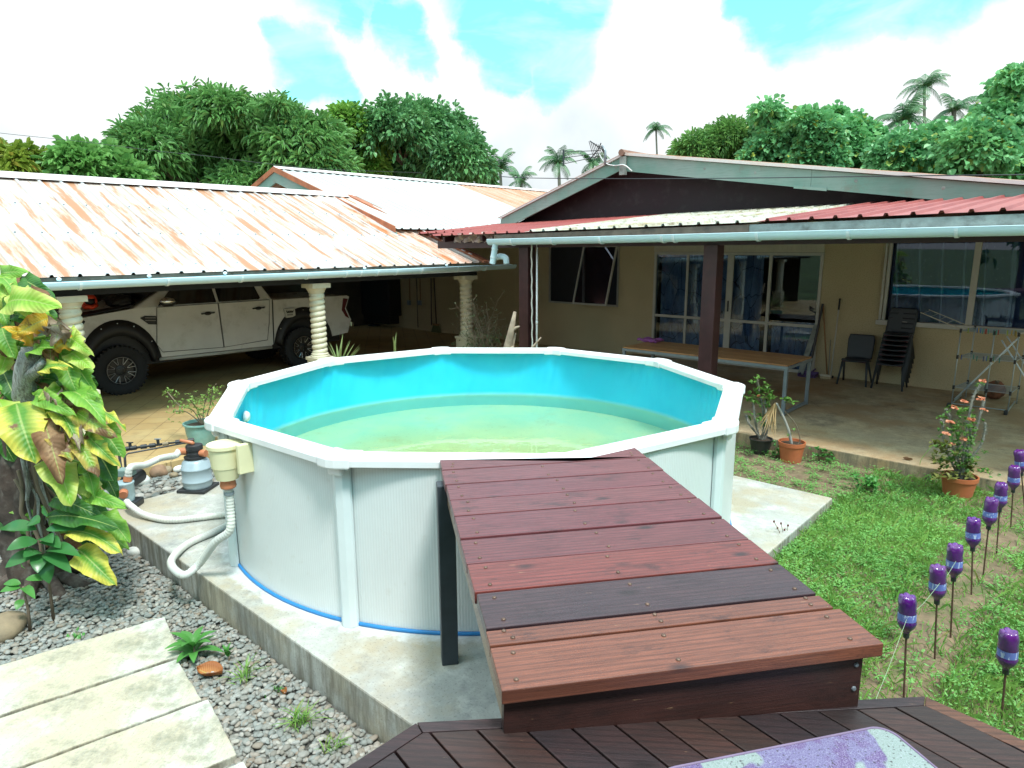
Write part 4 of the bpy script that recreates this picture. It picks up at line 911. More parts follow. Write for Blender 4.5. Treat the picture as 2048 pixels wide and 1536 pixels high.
def rimy(x):
    (ax, ay), (bx, by), (cx_, cy_) = dk
    return ay + (by - ay) * (x - ax) / (bx - ax) if x < bx else by + (cy_ - by) * (x - bx) / (cx_ - bx)
th_ = .048
for i in range(10):
    y0 = gaps[i] + (.006 if i else 0); last = i == 9; y1 = gaps[i + 1] - .007 if not last else None
    o = .012 if i == 0 else 0; xa, xb = -.002 + random.uniform(-.004, .004) - i * .0005, Wd + random.uniform(-.005, .008) + (.012 if i == 0 else 0)
    z0, z1 = 1.206 - th_ + random.uniform(-.002, .002), 1.206 + random.uniform(-.002, .003)
    if not last:
        yb = [min(y1, rimy(x)) for x in (xa, xb)]
        poly = [(xa, y0), (xb, y0), (xb, yb[1]), (xa, yb[0])]
    else:
        xd = dk[1][0]; poly = [(xa, y0), (xb, y0), (xb, rimy(xb)), (xd, rimy(xd)), (xa, rimy(xa))]
    if i == 9: poly = [(xa, min(y0, rimy(xa) - .01))] + poly[1:]
    mb = MB(); mb.prism([Vector((x, y, z1)) for x, y in poly], None, (0, 0, z0 - z1)); bd = mb.build('board', M['platform_wood'], pf, bevel=.004, col=cols[i])
    yc = [(y0 + .045), ((gaps[i + 1] if not last else 2.2) - .05)] if gaps[min(i + 1, 9)] - gaps[i] > .15 or last else [(y0 + .03), (y0 + .075)]
    for xx in (.055 + random.uniform(0, .02), .60 + random.uniform(-.02, .02), Wd - .075):
        for y in yc:
            if last and y > rimy(xx) - .04: continue
            bt = MB(); bt.lathe((xx + random.uniform(-.012, .012), y, z1), [(.0085, 0), (.008, .003), (.0045, .0055), (.0005, .006)], 10); bt.build('bolt', M['bolt'], bd, smooth=True)
fbp = []
for x in (.006, Wd - .035):
    q_ = PF + ex * x + ey * .03; fbp.append((x, 1.04 + .0677 * -.04 - .0677 * q_.x - .004))
mbf = MB(); mbf.prism([Vector((fbp[0][0], .028, fbp[0][1])), Vector((fbp[1][0], .028, fbp[1][1])), Vector((fbp[1][0], .028, 1.156)), Vector((fbp[0][0], .028, 1.156))], None, (0, .044, 0)); mbf.build('front_board', M['deck_wood'], pf, bevel=.003, col=(.034, .014, .012))
MB().span(.012, .052, .075, 2.1, 1.03, 1.149).build('side_board', M['platform_wood'], pf, bevel=.003, col=(.30, .22, .14))
MB().span(Wd - .062, Wd - .022, .085, 2.3, 1.03, 1.149).build('side_board', M['platform_wood'], pf, bevel=.003, col=(.10, .04, .03))
MB().span(.57, .62, .085, 2.1, 1.03, 1.149).build('centre_joist', M['platform_wood'], pf, col=(.10, .05, .03))
for z in (1.03, 1.12):
    bt = MB(); bt.lathe((Wd - .06, .028, z), [(.009, 0), (.007, .005), (.0005, .006)], 8, (0, -1, 0)); bt.build('bolt', M['steel_grey'], pf)
lg = Vector(pl(onz(900, 1325, 0)) + (0,))
MB().span(lg.x - .05, lg.x + .05, lg.y - .03, lg.y + .07, .0, 1.148).build('leg', M['leg_paint'], pf, bevel=.006)
MB().span(Wd - .22, Wd - .12, lg.y - .03, lg.y + .07, .0, 1.148).build('leg', M['leg_paint'], pf, bevel=.006)

# ================================================================== DECK
dko = thing('timber_deck', 'dark brown timber deck with mitred border boards in the foreground', 'deck', (.4, 1.2, 0))
DZ = 1.04; DN = Vector((.0677, 0, 1)); DC = DN.dot(Vector((-.04, 1.85, DZ)))
def dkz(p): return (DC - DN.x * p.x)
def od(x, y): p = onpl(x, y, DN.normalized(), DC / DN.length); return Vector((p.x, p.y, 0))
front_l, front_r = od(834, 1444), od(1850, 1392)
dl = front_l + (od(690, 1536) - front_l).normalized() * 1.5; drr = front_r + (od(2048, 1480) - front_r).normalized() * 1.6
bw_ = .095
def off_in(p, q, w):   # line moved to the deck side
    d = (q - p).normalized(); n = Vector((d.y, -d.x, 0)); return p + n * w, q + n * w
def isect(p, q, r, s):
    d1, d2 = q - p, s - r; c = d1.x * d2.y - d1.y * d2.x; t = ((r.x - p.x) * d2.y - (r.y - p.y) * d2.x) / c; return p + d1 * t
fi = off_in(front_l, front_r, .045); li = off_in(dl, front_l, .045); ri = off_in(front_r, drr, .06)
cl, cr_ = isect(*fi, *li), isect(*fi, *ri)
def slabp(name, poly, col, z1=DZ, t=.03, m_='deck_wood'):
    mb = MB(); mb.prism([Vector((p.x, p.y, z1 - DZ + dkz(p))) for p in poly], None, (0, 0, -t)); return mb.build(name, M[m_], dko, bevel=.003, col=col)
slabp('border_board', [front_l, front_r, cr_, cl], (.028, .022, .026))
slabp('border_board', [dl, front_l + Vector((-.002, -.002, 0)), cl + Vector((-.002, -.002, 0)), li[0]], (.030, .018, .021))
slabp('border_board', [front_r + Vector((.002, -.002, 0)), drr, ri[1], cr_ + Vector((.002, -.002, 0))], (.13, .06, .032))
# boards run roughly toward the camera, cut against the border
dirb = Vector((.64, -.77, 0)).normalized(); perp = Vector((dirb.y, -dirb.x, 0)) * -1; perp = Vector((.77, .64, 0)).normalized()
def clip(poly, p, q):   # keep the part on the deck side of line p->q (right-hand side)
    d = q - p; out = []
    s = [(v - p).x * d.y - (v - p).y * d.x for v in poly]
    for i, v in enumerate(poly):
        j = (i + 1) % len(poly)
        if s[i] >= 0: out.append(v)
        if s[i] * s[j] < 0: t = s[i] / (s[i] - s[j]); out.append(v.lerp(poly[j], t))
    return out
base = od(1248, 1447); dirb = (od(1360, 1534) - base).normalized(); perp = Vector((-dirb.y, dirb.x, 0)); t = -1.9; i = 0
palette = [(.024, .016, .016), (.032, .020, .017), (.021, .018, .021), (.037, .022, .018), (.018, .016, .020)]
while t < 2.2:
    wdt = .118; p = base + perp * t
    poly = [p - dirb * 2.2, p - dirb * 2.2 + perp * wdt, p + dirb * 4 + perp * wdt, p + dirb * 4]
    poly = clip(poly, *[v for v in (fi[0] - (fi[1] - fi[0]).normalized() * 3, fi[1] + (fi[1] - fi[0]).normalized() * 3)]) if poly else poly
    nf = Vector((0, -.006, 0)); 
    for (pa, pb) in ((li[0], li[1]), (ri[0], ri[1])):
        if len(poly) > 2: d_ = (pb - pa).normalized() * 3; poly = clip(poly, pa - d_, pb + d_)
    if len(poly) > 2: poly = clip(poly, Vector((3, -.6, 0)), Vector((-3, -.6, 0))) if False else poly
    if len(poly) > 2:
        c_ = sum(poly, Vector()) / len(poly); poly = [v + (c_ - v).normalized() * .003 for v in poly]
        b_ = slabp('board', poly, palette[(i * 3) % 5], DZ + random.uniform(-.001, .001), .028)
    t += wdt + .007; i += 1
mb = MB(); mb.prism([Vector((p.x, p.y, dkz(p) - .035)) for p in off_in(front_l, front_r, .03)] + [Vector((p.x, p.y, dkz(p) - .035)) for p in off_in(front_l, front_r, .07)][::-1], None, (0, 0, -.16)); mb.build('rim_joist', M['deck_wood'], dko, col=(.03, .016, .013))
for p, q in ((dl, front_l), (front_r, drr)):
    a_, b_ = off_in(p, q, .03), off_in(p, q, .07); mb = MB(); mb.prism([Vector((v.x, v.y, dkz(v) - .035)) for v in (a_[0], a_[1], b_[1], b_[0])], None, (0, 0, -.16)); mb.build('rim_joist', M['deck_wood'], dko, col=(.05, .025, .018))
for x, y in ((-.2, 1.72), (1.2, 1.82), (2.0, .9), (-1.0, 1.0)):
    MB().span(x - .05, x + .05, y - .05, y + .05, -.3, dkz(Vector((x, y, 0))) - .07).build('deck_post', M['deck_wood'], dko, col=(.04, .02, .015))

# mat lying on the deck
mc = od(1768, 1455); me_ = mc - od(1380, 1533); ma = math.atan2(me_.y, me_.x)
mo = thing('bath_mat', 'speckled purple mat with pale leaf print and rounded corner on the dark deck', 'mat', (mc.x, mc.y, dkz(mc) + .004), (0, 0, ma), local=True)
mo.rotation_euler = (Matrix(((1, 0, -DN.x), (0, 1, 0), (DN.x, 0, 1))).transposed().to_quaternion() @ Matrix.Rotation(ma, 3, 'Z').to_quaternion()).to_euler()
def rrect(x0, x1, y0, y1, r, n=8):
    out = []
    for cx, cy, a in ((x1 - r, y1 - r, 0), (x0 + r, y1 - r, 90), (x0 + r, y0 + r, 180), (x1 - r, y0 + r, 270)):
        out += [Vector((cx + r * math.cos(R(a + 90 * i / n)), cy + r * math.sin(R(a + 90 * i / n)), 0)) for i in range(n + 1)]
    return out
mb = MB(); mb.prism(rrect(-.85, .0, -.55, 0, .065), None, (0, 0, .011)); mb.build('mat_pad', M['mat'], mo, bevel=.004)
rp = [p + Vector((0, 0, .011)) for p in rrect(-.843, -.007, -.543, -.007, .06)]; MB().tube(rp, .004, 6, closed=True).build('mat_binding', mat('mat_edge', (.20, .16, .26), .8), mo, smooth=True)

# ================================================================== PICKUP TRUCK (house frame; nose toward -b)
tr = hthing('pickup_truck', 'white double cab pickup with black wheel arch flares parked under the carport', 'pickup truck', (-13.53, 5.9, 0))
A1, A0 = -12.60, -14.46
def arch(c, rx, rz, z0, n=14, rev=False):
    pts = [(c[0] + rx * math.cos(t), c[1] + rz * math.sin(t)) for t in [math.asin(max(-1, (z0 - c[1]) / rz)) + (pi - 2 * math.asin((z0 - c[1]) / rz)) * i / n for i in range(n + 1)]]
    return pts[::-1] if rev else pts
FW, RWc = (4.03, .42), (7.52, .42)
body_p = [(3.15, .95), (3.19, 1.14), (3.32, 1.27), (3.55, 1.36), (4.35, 1.455), (4.75, 1.455), (6.90, 1.46), (6.93, 1.44), (8.66, 1.43), (8.72, 1.40), (8.62, 1.16), (8.74, .90), (8.64, .62), (8.24, .58)]
body_p += arch((7.56, .43), .68, .82, .58)[0:] + [(6.82, .535), (4.69, .565)] + arch((4.05, .43), .66, .85, .565)[0:] + [(3.30, .62), (3.20, .72)]
mb = MB(); mb.prism([Vector((A1, y, z)) for y, z in body_p], None, (A0 - A1, 0, 0)); body = mb.build('body', M['car_white'], tr, bevel=.035, smooth=True, angle=35)
inner = MB(); inner.span(A0 + .1, A1 - .12, 3.3, 8.5, .45, 1.2); inner.build('wheel_well', M['car_black'], tr)
def hw(z): return .93 - max(0, z - 1.45) * .42
def cab(poly, x=None, inset=0, thick=None): return [Vector((-13.53 + (hw(z) - inset), y, z)) for y, z in poly]
cp_ = [(4.30, 1.44), (4.98, 1.80), (5.28, 1.86), (6.55, 1.865), (6.74, 1.78), (6.92, 1.44)]
mb = MB(); n = len(cp_); vs = [Vector((-13.53 + s * hw(z), y, z)) for s in (1, -1) for y, z in cp_]
mb.add(vs, [tuple(range(n)), tuple(range(2 * n - 1, n - 1, -1))] + [(i, i + n, (i + 1) % n + n, (i + 1) % n) for i in range(n)]); mb.build('cabin', M['car_white'], tr, bevel=.03)
def sidewin(poly):
    for s in (1, -1):
        P = [Vector((-13.53 + s * (hw(z) + .004), y, z)) for y, z in poly]; q = MB(); q.prism(P, None, (s * .008, 0, 0)); q.build('window', M['car_glass'], tr)
sidewin([(4.74, 1.475), (5.08, 1.80), (5.76, 1.815), (5.78, 1.475)]); sidewin([(5.83, 1.475), (5.82, 1.815), (6.58, 1.80), (6.66, 1.50), (6.62, 1.475)])
q = MB(); q.prism([Vector((-13.53 + s * hw(z) * .93, y - .01, z + .012)) for s, y, z in ((1, 4.40, 1.50), (1, 4.96, 1.795), (-1, 4.96, 1.795), (-1, 4.40, 1.50))], None, (0, -.012, .01)); q.build('windscreen', M['car_glass'], tr)
for poly, hx in (([(4.715, 1.45), (4.648, .80), (4.735, .655), (5.838, .615), (5.80, 1.45)], (5.60, 1.275)), ([(5.815, 1.45), (5.853, .615), (6.735, .66), (6.80, 1.0), (6.84, 1.45)], (6.60, 1.30))):
    q = MB(); q.prism([Vector((A1, y, z)) for y, z in poly], None, (.009, 0, 0)); d = q.build('door', M['car_white'], tr, bevel=.006)
    q = MB(); q.tube([Vector((A1 + .012, y, z)) for y, z in poly], .006, 5, closed=True); q.build('door_gap', M['car_black'], d)
    q = MB(); y, z = hx; q.tube([Vector((A1 + .014, y - .12, z)), Vector((A1 + .05, y - .09, z + .004)), Vector((A1 + .05, y + .09, z + .008)), Vector((A1 + .014, y + .12, z + .01))], .014, 6); q.ball(Vector((A1 + .008, y, z)), .05, (.15, 1.4, .7), 6); q.build('handle', M['car_black'], d, smooth=True)
q = MB(); q.tube([Vector((A1 + .01, 6.905, 1.45)), Vector((A1 + .01, 6.868, .56))], .012, 5); q.build('panel_gap', M['car_black'], tr)
q = MB(); q.tube([Vector((A1 - .02, 4.68, .53)), Vector((A1 + .02, 5.6, .515)), Vector((A1 - .02, 6.83, .50))], .03, 8); q.build('side_step', M['alu'], tr, smooth=True)
# black rubber arch flares
for c, rx, rz in (((4.05, .43), .66, .85), ((7.56, .43), .68, .82)):
    O = arch(c, rx + .005, rz + .005, .57, 20); I = arch((c[0], .42), .53, .60, .50, 20); mb = MB(); k = len(O)
    vs = [Vector((A1 + .004, y, z)) for y, z in O] + [Vector((A1 + .05, y * .85 + c[0] * .15, z * .85 + c[1] * .15)) for y, z in O] + [Vector((A1 + .06, y, z)) for y, z in I] + [Vector((A1 - .25, y, z)) for y, z in I]
    mb.add(vs, [(r * k + i, r * k + i + 1, (r + 1) * k + i + 1, (r + 1) * k + i) for r in range(3) for i in range(k - 1)]); fl_ = mb.build('fender_flare', M['car_black'], tr, smooth=True, solid=.01)
    for i in (3, 7, 10, 13, 17):
        y, z = O[i]; MB().ball(Vector((A1 + .03, y * .93 + c[0] * .07, z * .93 + c[1] * .07)), .012, (.6, 1, 1), 5).build('flare_bolt', M['chrome'], fl_)
def wheel(y, side):
    x = A1 - .10 if side > 0 else A0 + .10; c = Vector((x, y, .42)); ax = (side, 0, 0)
    t = MB(); t.lathe(c, [(.245, -.13), (.30, -.15), (.37, -.15), (.41, -.13), (.42, -.10), (.42, .10), (.41, .13), (.37, .15), (.30, .15), (.245, .12)], 48, ax)
    for i in range(36):
        a = 2 * pi * i / 36; 
        for s_ in (-1, 1): t.box(c + Vector((side * s_ * .085, math.cos(a + s_ * .05) * .42, math.sin(a + s_ * .05) * .42)), (.09, .03, .03), Matrix.Rotation(a, 3, 'X'))
    wh = t.build('wheel', M['tyre'], tr, smooth=True, angle=40)
    r = MB(); r.lathe(c, [(.245, .12), (.235, .14), (.225, .125), (.20, .09), (.09, .085), (.085, .10), (.03, .112), (.001, .112)], 40, ax); rim = r.build('rim', M['rim_black'], wh, smooth=True, angle=35)
    sp_ = MB()
    for i in range(8):
        a = 2 * pi * (i + .5) / 8; P = []
        for rr, da in ((.222, -.17), (.17, -.13), (.125, -.09), (.108, 0), (.125, .09), (.17, .13), (.222, .17)):
            P.append(c + Vector((side * (.108 + (rr - .1) * .15), math.cos(a + da) * rr, math.sin(a + da) * rr)))
        sp_.tube(spline(P, 4), .0045, 5)
    ring = [c + Vector((side * .128, math.cos(t_) * .229, math.sin(t_) * .229)) for t_ in [2 * pi * i / 40 for i in range(40)]]; sp_.tube(ring, .004, 5, closed=True)
    sp_.build('spoke_trim', M['rim_silver'], rim)
    for i in range(3): a = 2 * pi * i / 3 + .5; MB().ball(c + Vector((side * .114, math.cos(a) * .045, math.sin(a) * .045)), .007, n=4).build('wheel_nut', M['chrome'], rim)
for y in (FW[0], RWc[0]):
    for s in (1, -1): wheel(y, s)
# lamps, mirror, vent, bonnet trim, badge plate
mb = MB(); mb.prism([Vector((A1 + .006, y, z)) for y, z in ((3.36, 1.27), (3.56, 1.335), (3.60, 1.30), (3.50, 1.17), (3.38, 1.13))], None, (-.2, 0, 0)); mb.build('headlight', M['car_black'], tr, bevel=.02)
MB().ball(Vector((A1 - .02, 3.36, 1.21)), .055, (.8, .7, 1), 8).build('headlight_lens', M['lamp_clear'], tr, smooth=True)
mb = MB(); mb.prism([Vector((A1 + .006, y, z)) for y, z in ((8.56, 1.38), (8.69, 1.36), (8.60, 1.15), (8.70, .92), (8.60, .98), (8.51, 1.12))], None, (-.15, 0, 0)); mb.build('tail_light', M['lamp_red'], tr, bevel=.01)
mb = MB(); mb.box((A1 - .06, 8.76, .80), (.14, .08, .12)); mb.build('rear_bumper', M['chrome'], tr, bevel=.02)
mb = MB(); mb.tube([Vector((A1 - .03, 4.86, 1.46)), Vector((A1 + .09, 4.84, 1.50))], .025, 8); mb.ball((A1 + .14, 4.86, 1.535), .1, (.75, 1.45, .8), 8); mr = mb.build('mirror', M['car_black'], tr, smooth=True)
mb = MB(); mb.ball((A1 + .16, 4.85, 1.56), .1, (.78, 1.35, .62), 8); mb.build('mirror_cap', M['chrome'], mr, smooth=True)
mb = MB(); mb.prism([Vector((A1 + .004, y, z)) for y, z in ((4.42, 1.285), (4.50, 1.32), (4.69, 1.30), (4.69, 1.15), (4.55, 1.165))], None, (.014, 0, 0)); mb.build('side_vent', M['car_black'], tr, bevel=.006)
for dz in (0, .05): MB().tube([Vector((A1 + .022, 4.50, 1.24 + dz * .9)), Vector((A1 + .022, 4.67, 1.225 + dz * .9))], .006, 5).build('vent_bar', M['alu_grey'], tr)
mb = MB(); mb.prism([Vector((A1 - .10, 3.42, 1.345)), Vector((A1 - .06, 4.32, 1.47)), Vector((A1 - .16, 4.34, 1.50)), Vector((A1 - .2, 3.46, 1.385))], None, (0, 0, .03)); mb.build('bonnet_guard', M['car_black'], tr, bevel=.01)
mb = MB(); mb.grid(lambda u, v: (A1 - .2 - 1.46 * u, 3.40 + .98 * v, 1.365 + .125 * v + .05 * math.sin(u * pi)), 10, 6); mb.build('bonnet', M['car_white'], tr, smooth=True, solid=.012)
mb = MB(); mb.prism([Vector((A1 + .006, y, z)) for y, z in ((7.13, 1.245), (7.36, 1.258), (7.365, 1.10), (7.30, 1.075), (7.16, 1.065))], None, (.05, 0, 0)); pt = mb.build('badge_plate', M['alu'], tr, bevel=.006)
ck = MB(); X_ = A1 + .059
cr__ = [(7.155, 1.225), (7.172, 1.165), (7.31, 1.165), (7.335, 1.228), (7.300, 1.19), (7.285, 1.215), (7.265, 1.19), (7.245, 1.222), (7.225, 1.19), (7.205, 1.212), (7.19, 1.19)]
ck.prism([Vector((X_, y, z)) for y, z in cr__], None, (.003, 0, 0)); ck.build('crown_mark', M['car_black'], pt)
ck = MB()
for y in (7.19, 7.215, 7.24, 7.265, 7.29): ck.prism([Vector((X_, y - .007, 1.11)), Vector((X_, y + .004, 1.11)), Vector((X_, y + .008, 1.145)), Vector((X_, y - .003, 1.145))], None, (.003, 0, 0))
ck.build('badge_lettering', M['car_black'], pt)
# red helmet on the bonnet
hl = hthing('helmet', 'orange red full face helmet resting on the bonnet of the white pickup', 'helmet', (-12.85, 3.76, 1.45))
HC = Vector((-12.85, 3.74, 1.60))
mb = MB()
def helm(u, v):
    ph = 2 * pi * u; th = pi * (.03 + .80 * v); r = Vector((math.sin(th) * math.cos(ph) * .125, math.sin(th) * math.sin(ph) * .125, math.cos(th) * .14)); return HC + r
nu, nv = 28, 16; vs = [helm(i / nu, j / nv) for j in range(nv + 1) for i in range(nu)]; fs = []
for j in range(nv):
    for i in range(nu):
        c = (vs[j * nu + i] + vs[(j + 1) * nu + (i + 1) % nu]) / 2 - HC
        if c.x > .055 and -.055 < c.z < .052 and abs(c.y) < .085: continue
        fs.append((j * nu + i, (j + 1) * nu + i, (j + 1) * nu + (i + 1) % nu, j * nu + (i + 1) % nu))
mb.add(vs, fs); mb.build('shell', M['red_plastic'], hl, smooth=True, solid=.012)
MB().ball(HC, .105, (1, 1, 1.05), 8).build('lining', M['car_black'], hl, smooth=True)
mb = MB(); mb.tube([HC + Vector((.10, -.09, -.06)), HC + Vector((.155, 0, -.085)), HC + Vector((.10, .09, -.06))], [.03, .038, .03], 8); mb.build('chin_bar', M['red_plastic'], hl, smooth=True)
jc_ = hthing('folded_jacket', 'dark crumpled jacket lying on the bonnet against the windscreen', 'jacket', (-13.1, 4.3, 1.5))
mb = MB(); mb.ball((-13.05, 4.28, 1.55), .22, (1.5, .9, .55), 10, .12); mb.build('cloth', M['car_black'], jc_, smooth=True)
mb = MB(); mb.tube([(-12.85, 4.1, 1.53), (-12.8, 4.3, 1.60), (-13.0, 4.42, 1.62)], [.05, .07, .05], 8); mb.build('sleeve', M['car_black'], jc_, smooth=True)

# ================================================================== THINGS ON THE CARPORT WALL
def onwall(x, y, b=13.22): return Vector(ab(onb(x, y, b)))
def hoe(name, label, cat, x0, y0, x1, y1, head, col=M['handle_wood']):
    p, q = onwall(x0, y0), onwall(x1, y1); o = hthing(name, label, cat, (q.x, q.y, q.z), 'tools hung on the wall')
    MB().tube([p, q], .016, 8).build('handle', col, o, smooth=True)
    if head == 'blade': MB().span(q.x - .07, q.x + .07, q.y - .06, q.y - .02, q.z - .12, q.z + .02).build('blade', M['steel_grey'], o, bevel=.006)
    if head == 'broom':
        h = MB(); h.prism([q + Vector((-.10, -.05, .02)), q + Vector((.10, -.05, .02)), q + Vector((.20, -.05, -.22)), q + Vector((-.20, -.05, -.22))], None, (0, .07, 0)); h.build('broom_head', M['green_bristle'], o)
        MB().span(q.x - .10, q.x + .10, q.y - .055, q.y + .03, q.z + .021, q.z + .07).build('socket', M['handle_wood'], o)
hoe('hoe', 'hoe with square blade hung left of the long thin pole on the wall', 'hoe', 819, 556, 820, 602, 'blade')
hoe('hoe', 'hoe with square blade hung right of the long thin pole on the wall', 'hoe', 840, 556, 841, 602, 'blade')
hoe('pole', 'long thin pale pole hung between the two hoes', 'pole', 833, 553, 836, 655, None, M['twig'])
hoe('rake_handle', 'dark red wooden handle hung beside the green broom', 'tool', 862, 556, 863, 650, None, M['post_wood'])
hoe('broom', 'hanging broom with wide dull green bristles on the carport wall', 'broom', 868, 556, 873, 652, 'broom', M['post_wood'])
hp = onwall(756, 625); st = hthing('standing_fan', 'dark pedestal stand with round head by the carport back wall', 'stand', (hp.x, 13.0, 0))
MB().tube([(hp.x, 13.05, .02), (hp.x, 13.05, 1.45)], .014, 8).build('pole', M['steel_grey'], st)
MB().lathe((hp.x, 13.05, 0), [(.001, .0), (.2, .0), (.19, .03), (.05, .06), (.001, .06)], 20).build('base', M['black_plastic'], st, smooth=True)
MB().lathe((hp.x, 13.05, .62), [(.001, -.02), (.12, 0), (.13, .04), (.1, .07), (.001, .08)], 20).build('collar', M['black_plastic'], st, smooth=True)

# ================================================================== VERANDAH FURNITURE
tb = hthing('long_table', 'long wooden plank table with galvanised steel legs behind the right brown post', 'table', (-4.78, 10.2, .05))
ta0, ta1, tb0, tb1, tz = -6.2, -3.42, 9.70, 10.72, .80
nb = 6; w_ = (tb1 - tb0 - .02) / nb
for i in range(nb): MB().span(ta0 + .012, ta1 - .012, tb0 + .01 + i * w_ + .002, tb0 + .01 + (i + 1) * w_ - .002, tz - .024, tz).build('table_board', M['table_wood'], tb, bevel=.003, col=[(.50, .26, .10), (.56, .30, .12), (.47, .24, .09), (.58, .33, .13), (.50, .26, .105), (.54, .29, .11)][i])
for p, q in (((ta0, tb0), (ta1, tb0)), ((ta0, tb1), (ta1, tb1)), ((ta0, tb0), (ta0, tb1)), ((ta1, tb0), (ta1, tb1))):
    MB().span(min(p[0], q[0]) - .004, max(p[0], q[0]) + .004, min(p[1], q[1]) - .004, max(p[1], q[1]) + .004, tz - .065, tz - .0255).build('edge_rail', M['steel_grey'], tb, bevel=.003)
for a in (ta0 + .03, ta1 - .03):
    for b in (tb0 + .03, tb1 - .03): MB().span(a - .025, a + .025, b - .025, b + .025, .05, tz - .066).build('leg', M['steel_grey'], tb, bevel=.004)
    MB().span(a - .02, a + .02, tb0 + .056, tb1 - .056, .06, .10).build('foot_rail', M['steel_grey'], tb, bevel=.004)
MB().span(ta0 + .06, ta1 - .06, tb0 + .3, tb0 + .36, tz - .10, tz - .067).build('cross_bar', M['steel_grey'], tb)
tp = Vector(ab(onz(1301, 683, .80)))
tw = hthing('cloth', 'folded purple cloth on the left end of the long table', 'cloth', (tp.x, tp.y, .80))
MB().grid(lambda u, v: (tp.x - .19 + .38 * u, tp.y - .14 + .28 * v, .806 + .02 + .012 * math.sin(u * 11 + v * 6) + .012 * math.sin(v * 9)), 16, 12).build('cloth_fold', M['towel'], tw, smooth=True, solid=.03)
mb = MB(); mb.grid(lambda u, v: (tp.x - .05 + .22 * u, tp.y - .16 + .16 * v, .835 + .02 * math.sin(u * 7 + v * 4)), 10, 8); mb.build('cloth_corner', M['towel'], tw, smooth=True, solid=.02)

def chair_parts(o):
    # local: seat faces -y, width along x, stands on z=0
    s = MB()
    def shell(u, v):      # v 0 front of the seat -> 1 top of the back
        x = (u - .5); wv = .40 if v < .5 else .40 + .03 * math.sin((v - .5) * pi)
        if v < .46: t = v / .46; y = -.20 + .38 * t; z = .44 - .02 * t + .015 * math.sin(pi * t) * -1; z -= .02 * max(0, .12 - t) / .12
        elif v < .56: t = (v - .46) / .10; y = .18 + .055 * math.sin(t * pi / 2); z = .42 + .06 * (1 - math.cos(t * pi / 2))
        else: t = (v - .56) / .44; y = .235 + .07 * t; z = .48 + .37 * t
        y += .10 * x * x * (-1 if v > .5 else 0); z += .10 * x * x * (1 if v < .5 else 0)
        if v > .9: wv *= 1 - 1.1 * (v - .9)
        return (x * wv * (1 if v < .5 else 1.02), y, z)
    s.grid(shell, 12, 30); s.build('seat_shell', M['chair_plastic'], o, smooth=True, solid=.012)
    for sx in (-1, 1):
        l = MB(); l.tube([(sx * .19, -.10, .43), (sx * .235, -.21, .0)], [.021, .017], 8); l.build('leg', M['chair_leg'], o, smooth=True)
        l = MB(); l.tube([(sx * .19, -.02, .43), (sx * .235, .25, .0)], [.021, .017], 8); l.build('leg', M['chair_leg'], o, smooth=True)
        l = MB(); l.tube([(sx * .185, -.16, .425), (sx * .195, .17, .405)], .014, 6); l.build('seat_rail', M['chair_leg'], o, smooth=True)
    MB().tube([(-.19, -.155, .415), (.19, -.155, .415)], .010, 6).build('front_rail', mat('rail_shine', (.12, .06, .07), .35, .1), o)
ca, cb_ = -3.36, 12.86
ch = thing('stacking_chair', 'single dark grey plastic chair left of the tall chair stack', 'chair', W(ca, cb_, .05), TH + R(3), 'dark stacking chairs', local=True); chair_parts(ch)
words = ['lowest', 'second from bottom', 'third from bottom', 'fourth from bottom', 'third from top', 'second from top', 'topmost']
for i in range(7):
    c = copy_tree(ch); c.location = W(-2.80 + .006 * i, 12.86 + .016 * i, .05 + .083 * i); c['label'] = f'dark grey plastic chair, {words[i]} in the stack under the window'
# clothes airer
ar = hthing('clothes_airer', 'folding three tier clothes airer with raised wings and coloured pegs below the window', 'clothes airer', (-1.35, 12.35, .05))
Z3 = (.33, .80, 1.20); poles = [(-1.755, 12.10), (-1.03, 12.02), (-1.40, 12.02), (-1.60, 12.62)]
poles = [(-1.75, 12.10), (-1.04, 12.10), (-1.33, 12.10), (-1.66, 12.72), (-1.0, 12.72)]
for a, b in poles: MB().tube([(a, b, .07), (a, b, 1.24)], .0085, 8).build('pole', M['rack_rod'], ar, smooth=True)
for a, b in poles:
    for z in Z3: MB().tube([(a, b, z - .03), (a, b, z + .03)], .017, 8).build('joint', M['black_plastic'], ar)
for z in Z3:
    for (p, q) in (((-1.75, 12.10), (-1.04, 12.10)), ((-1.66, 12.72), (-1.0, 12.72)), ((-1.75, 12.1), (-1.66, 12.72)), ((-1.04, 12.1), (-1.0, 12.72))):
        MB().tube([(*p, z), (*q, z)], .006, 6).build('tier_rod', M['rack_rod'], ar)
    for i in range(1, 6):
        t = i / 6; MB().tube([(-1.75 + .09 * t, 12.1 + .62 * t, z), (-1.04 + .04 * t, 12.1 + .62 * t, z)], .004, 5).build('tier_rod', M['blue_rod'], ar)
for a, b in ((-1.75, 12.1), (-1.04, 12.1)):
    f_ = MB(); f_.tube([(a, b - .22, .065), (a, b + .84, .065)], .012, 6); f_.build('foot_bar', M['rack_rod'], ar)
    f_ = MB(); f_.box((a, b - .22, .085), (.05, .09, .07)); f_.build('foot', M['black_plastic'], ar, bevel=.015)
MB().tube([(-1.75, 12.1, .075), (-1.04, 12.1, .075)], .008, 6).build('foot_bar', M['rack_rod'], ar)
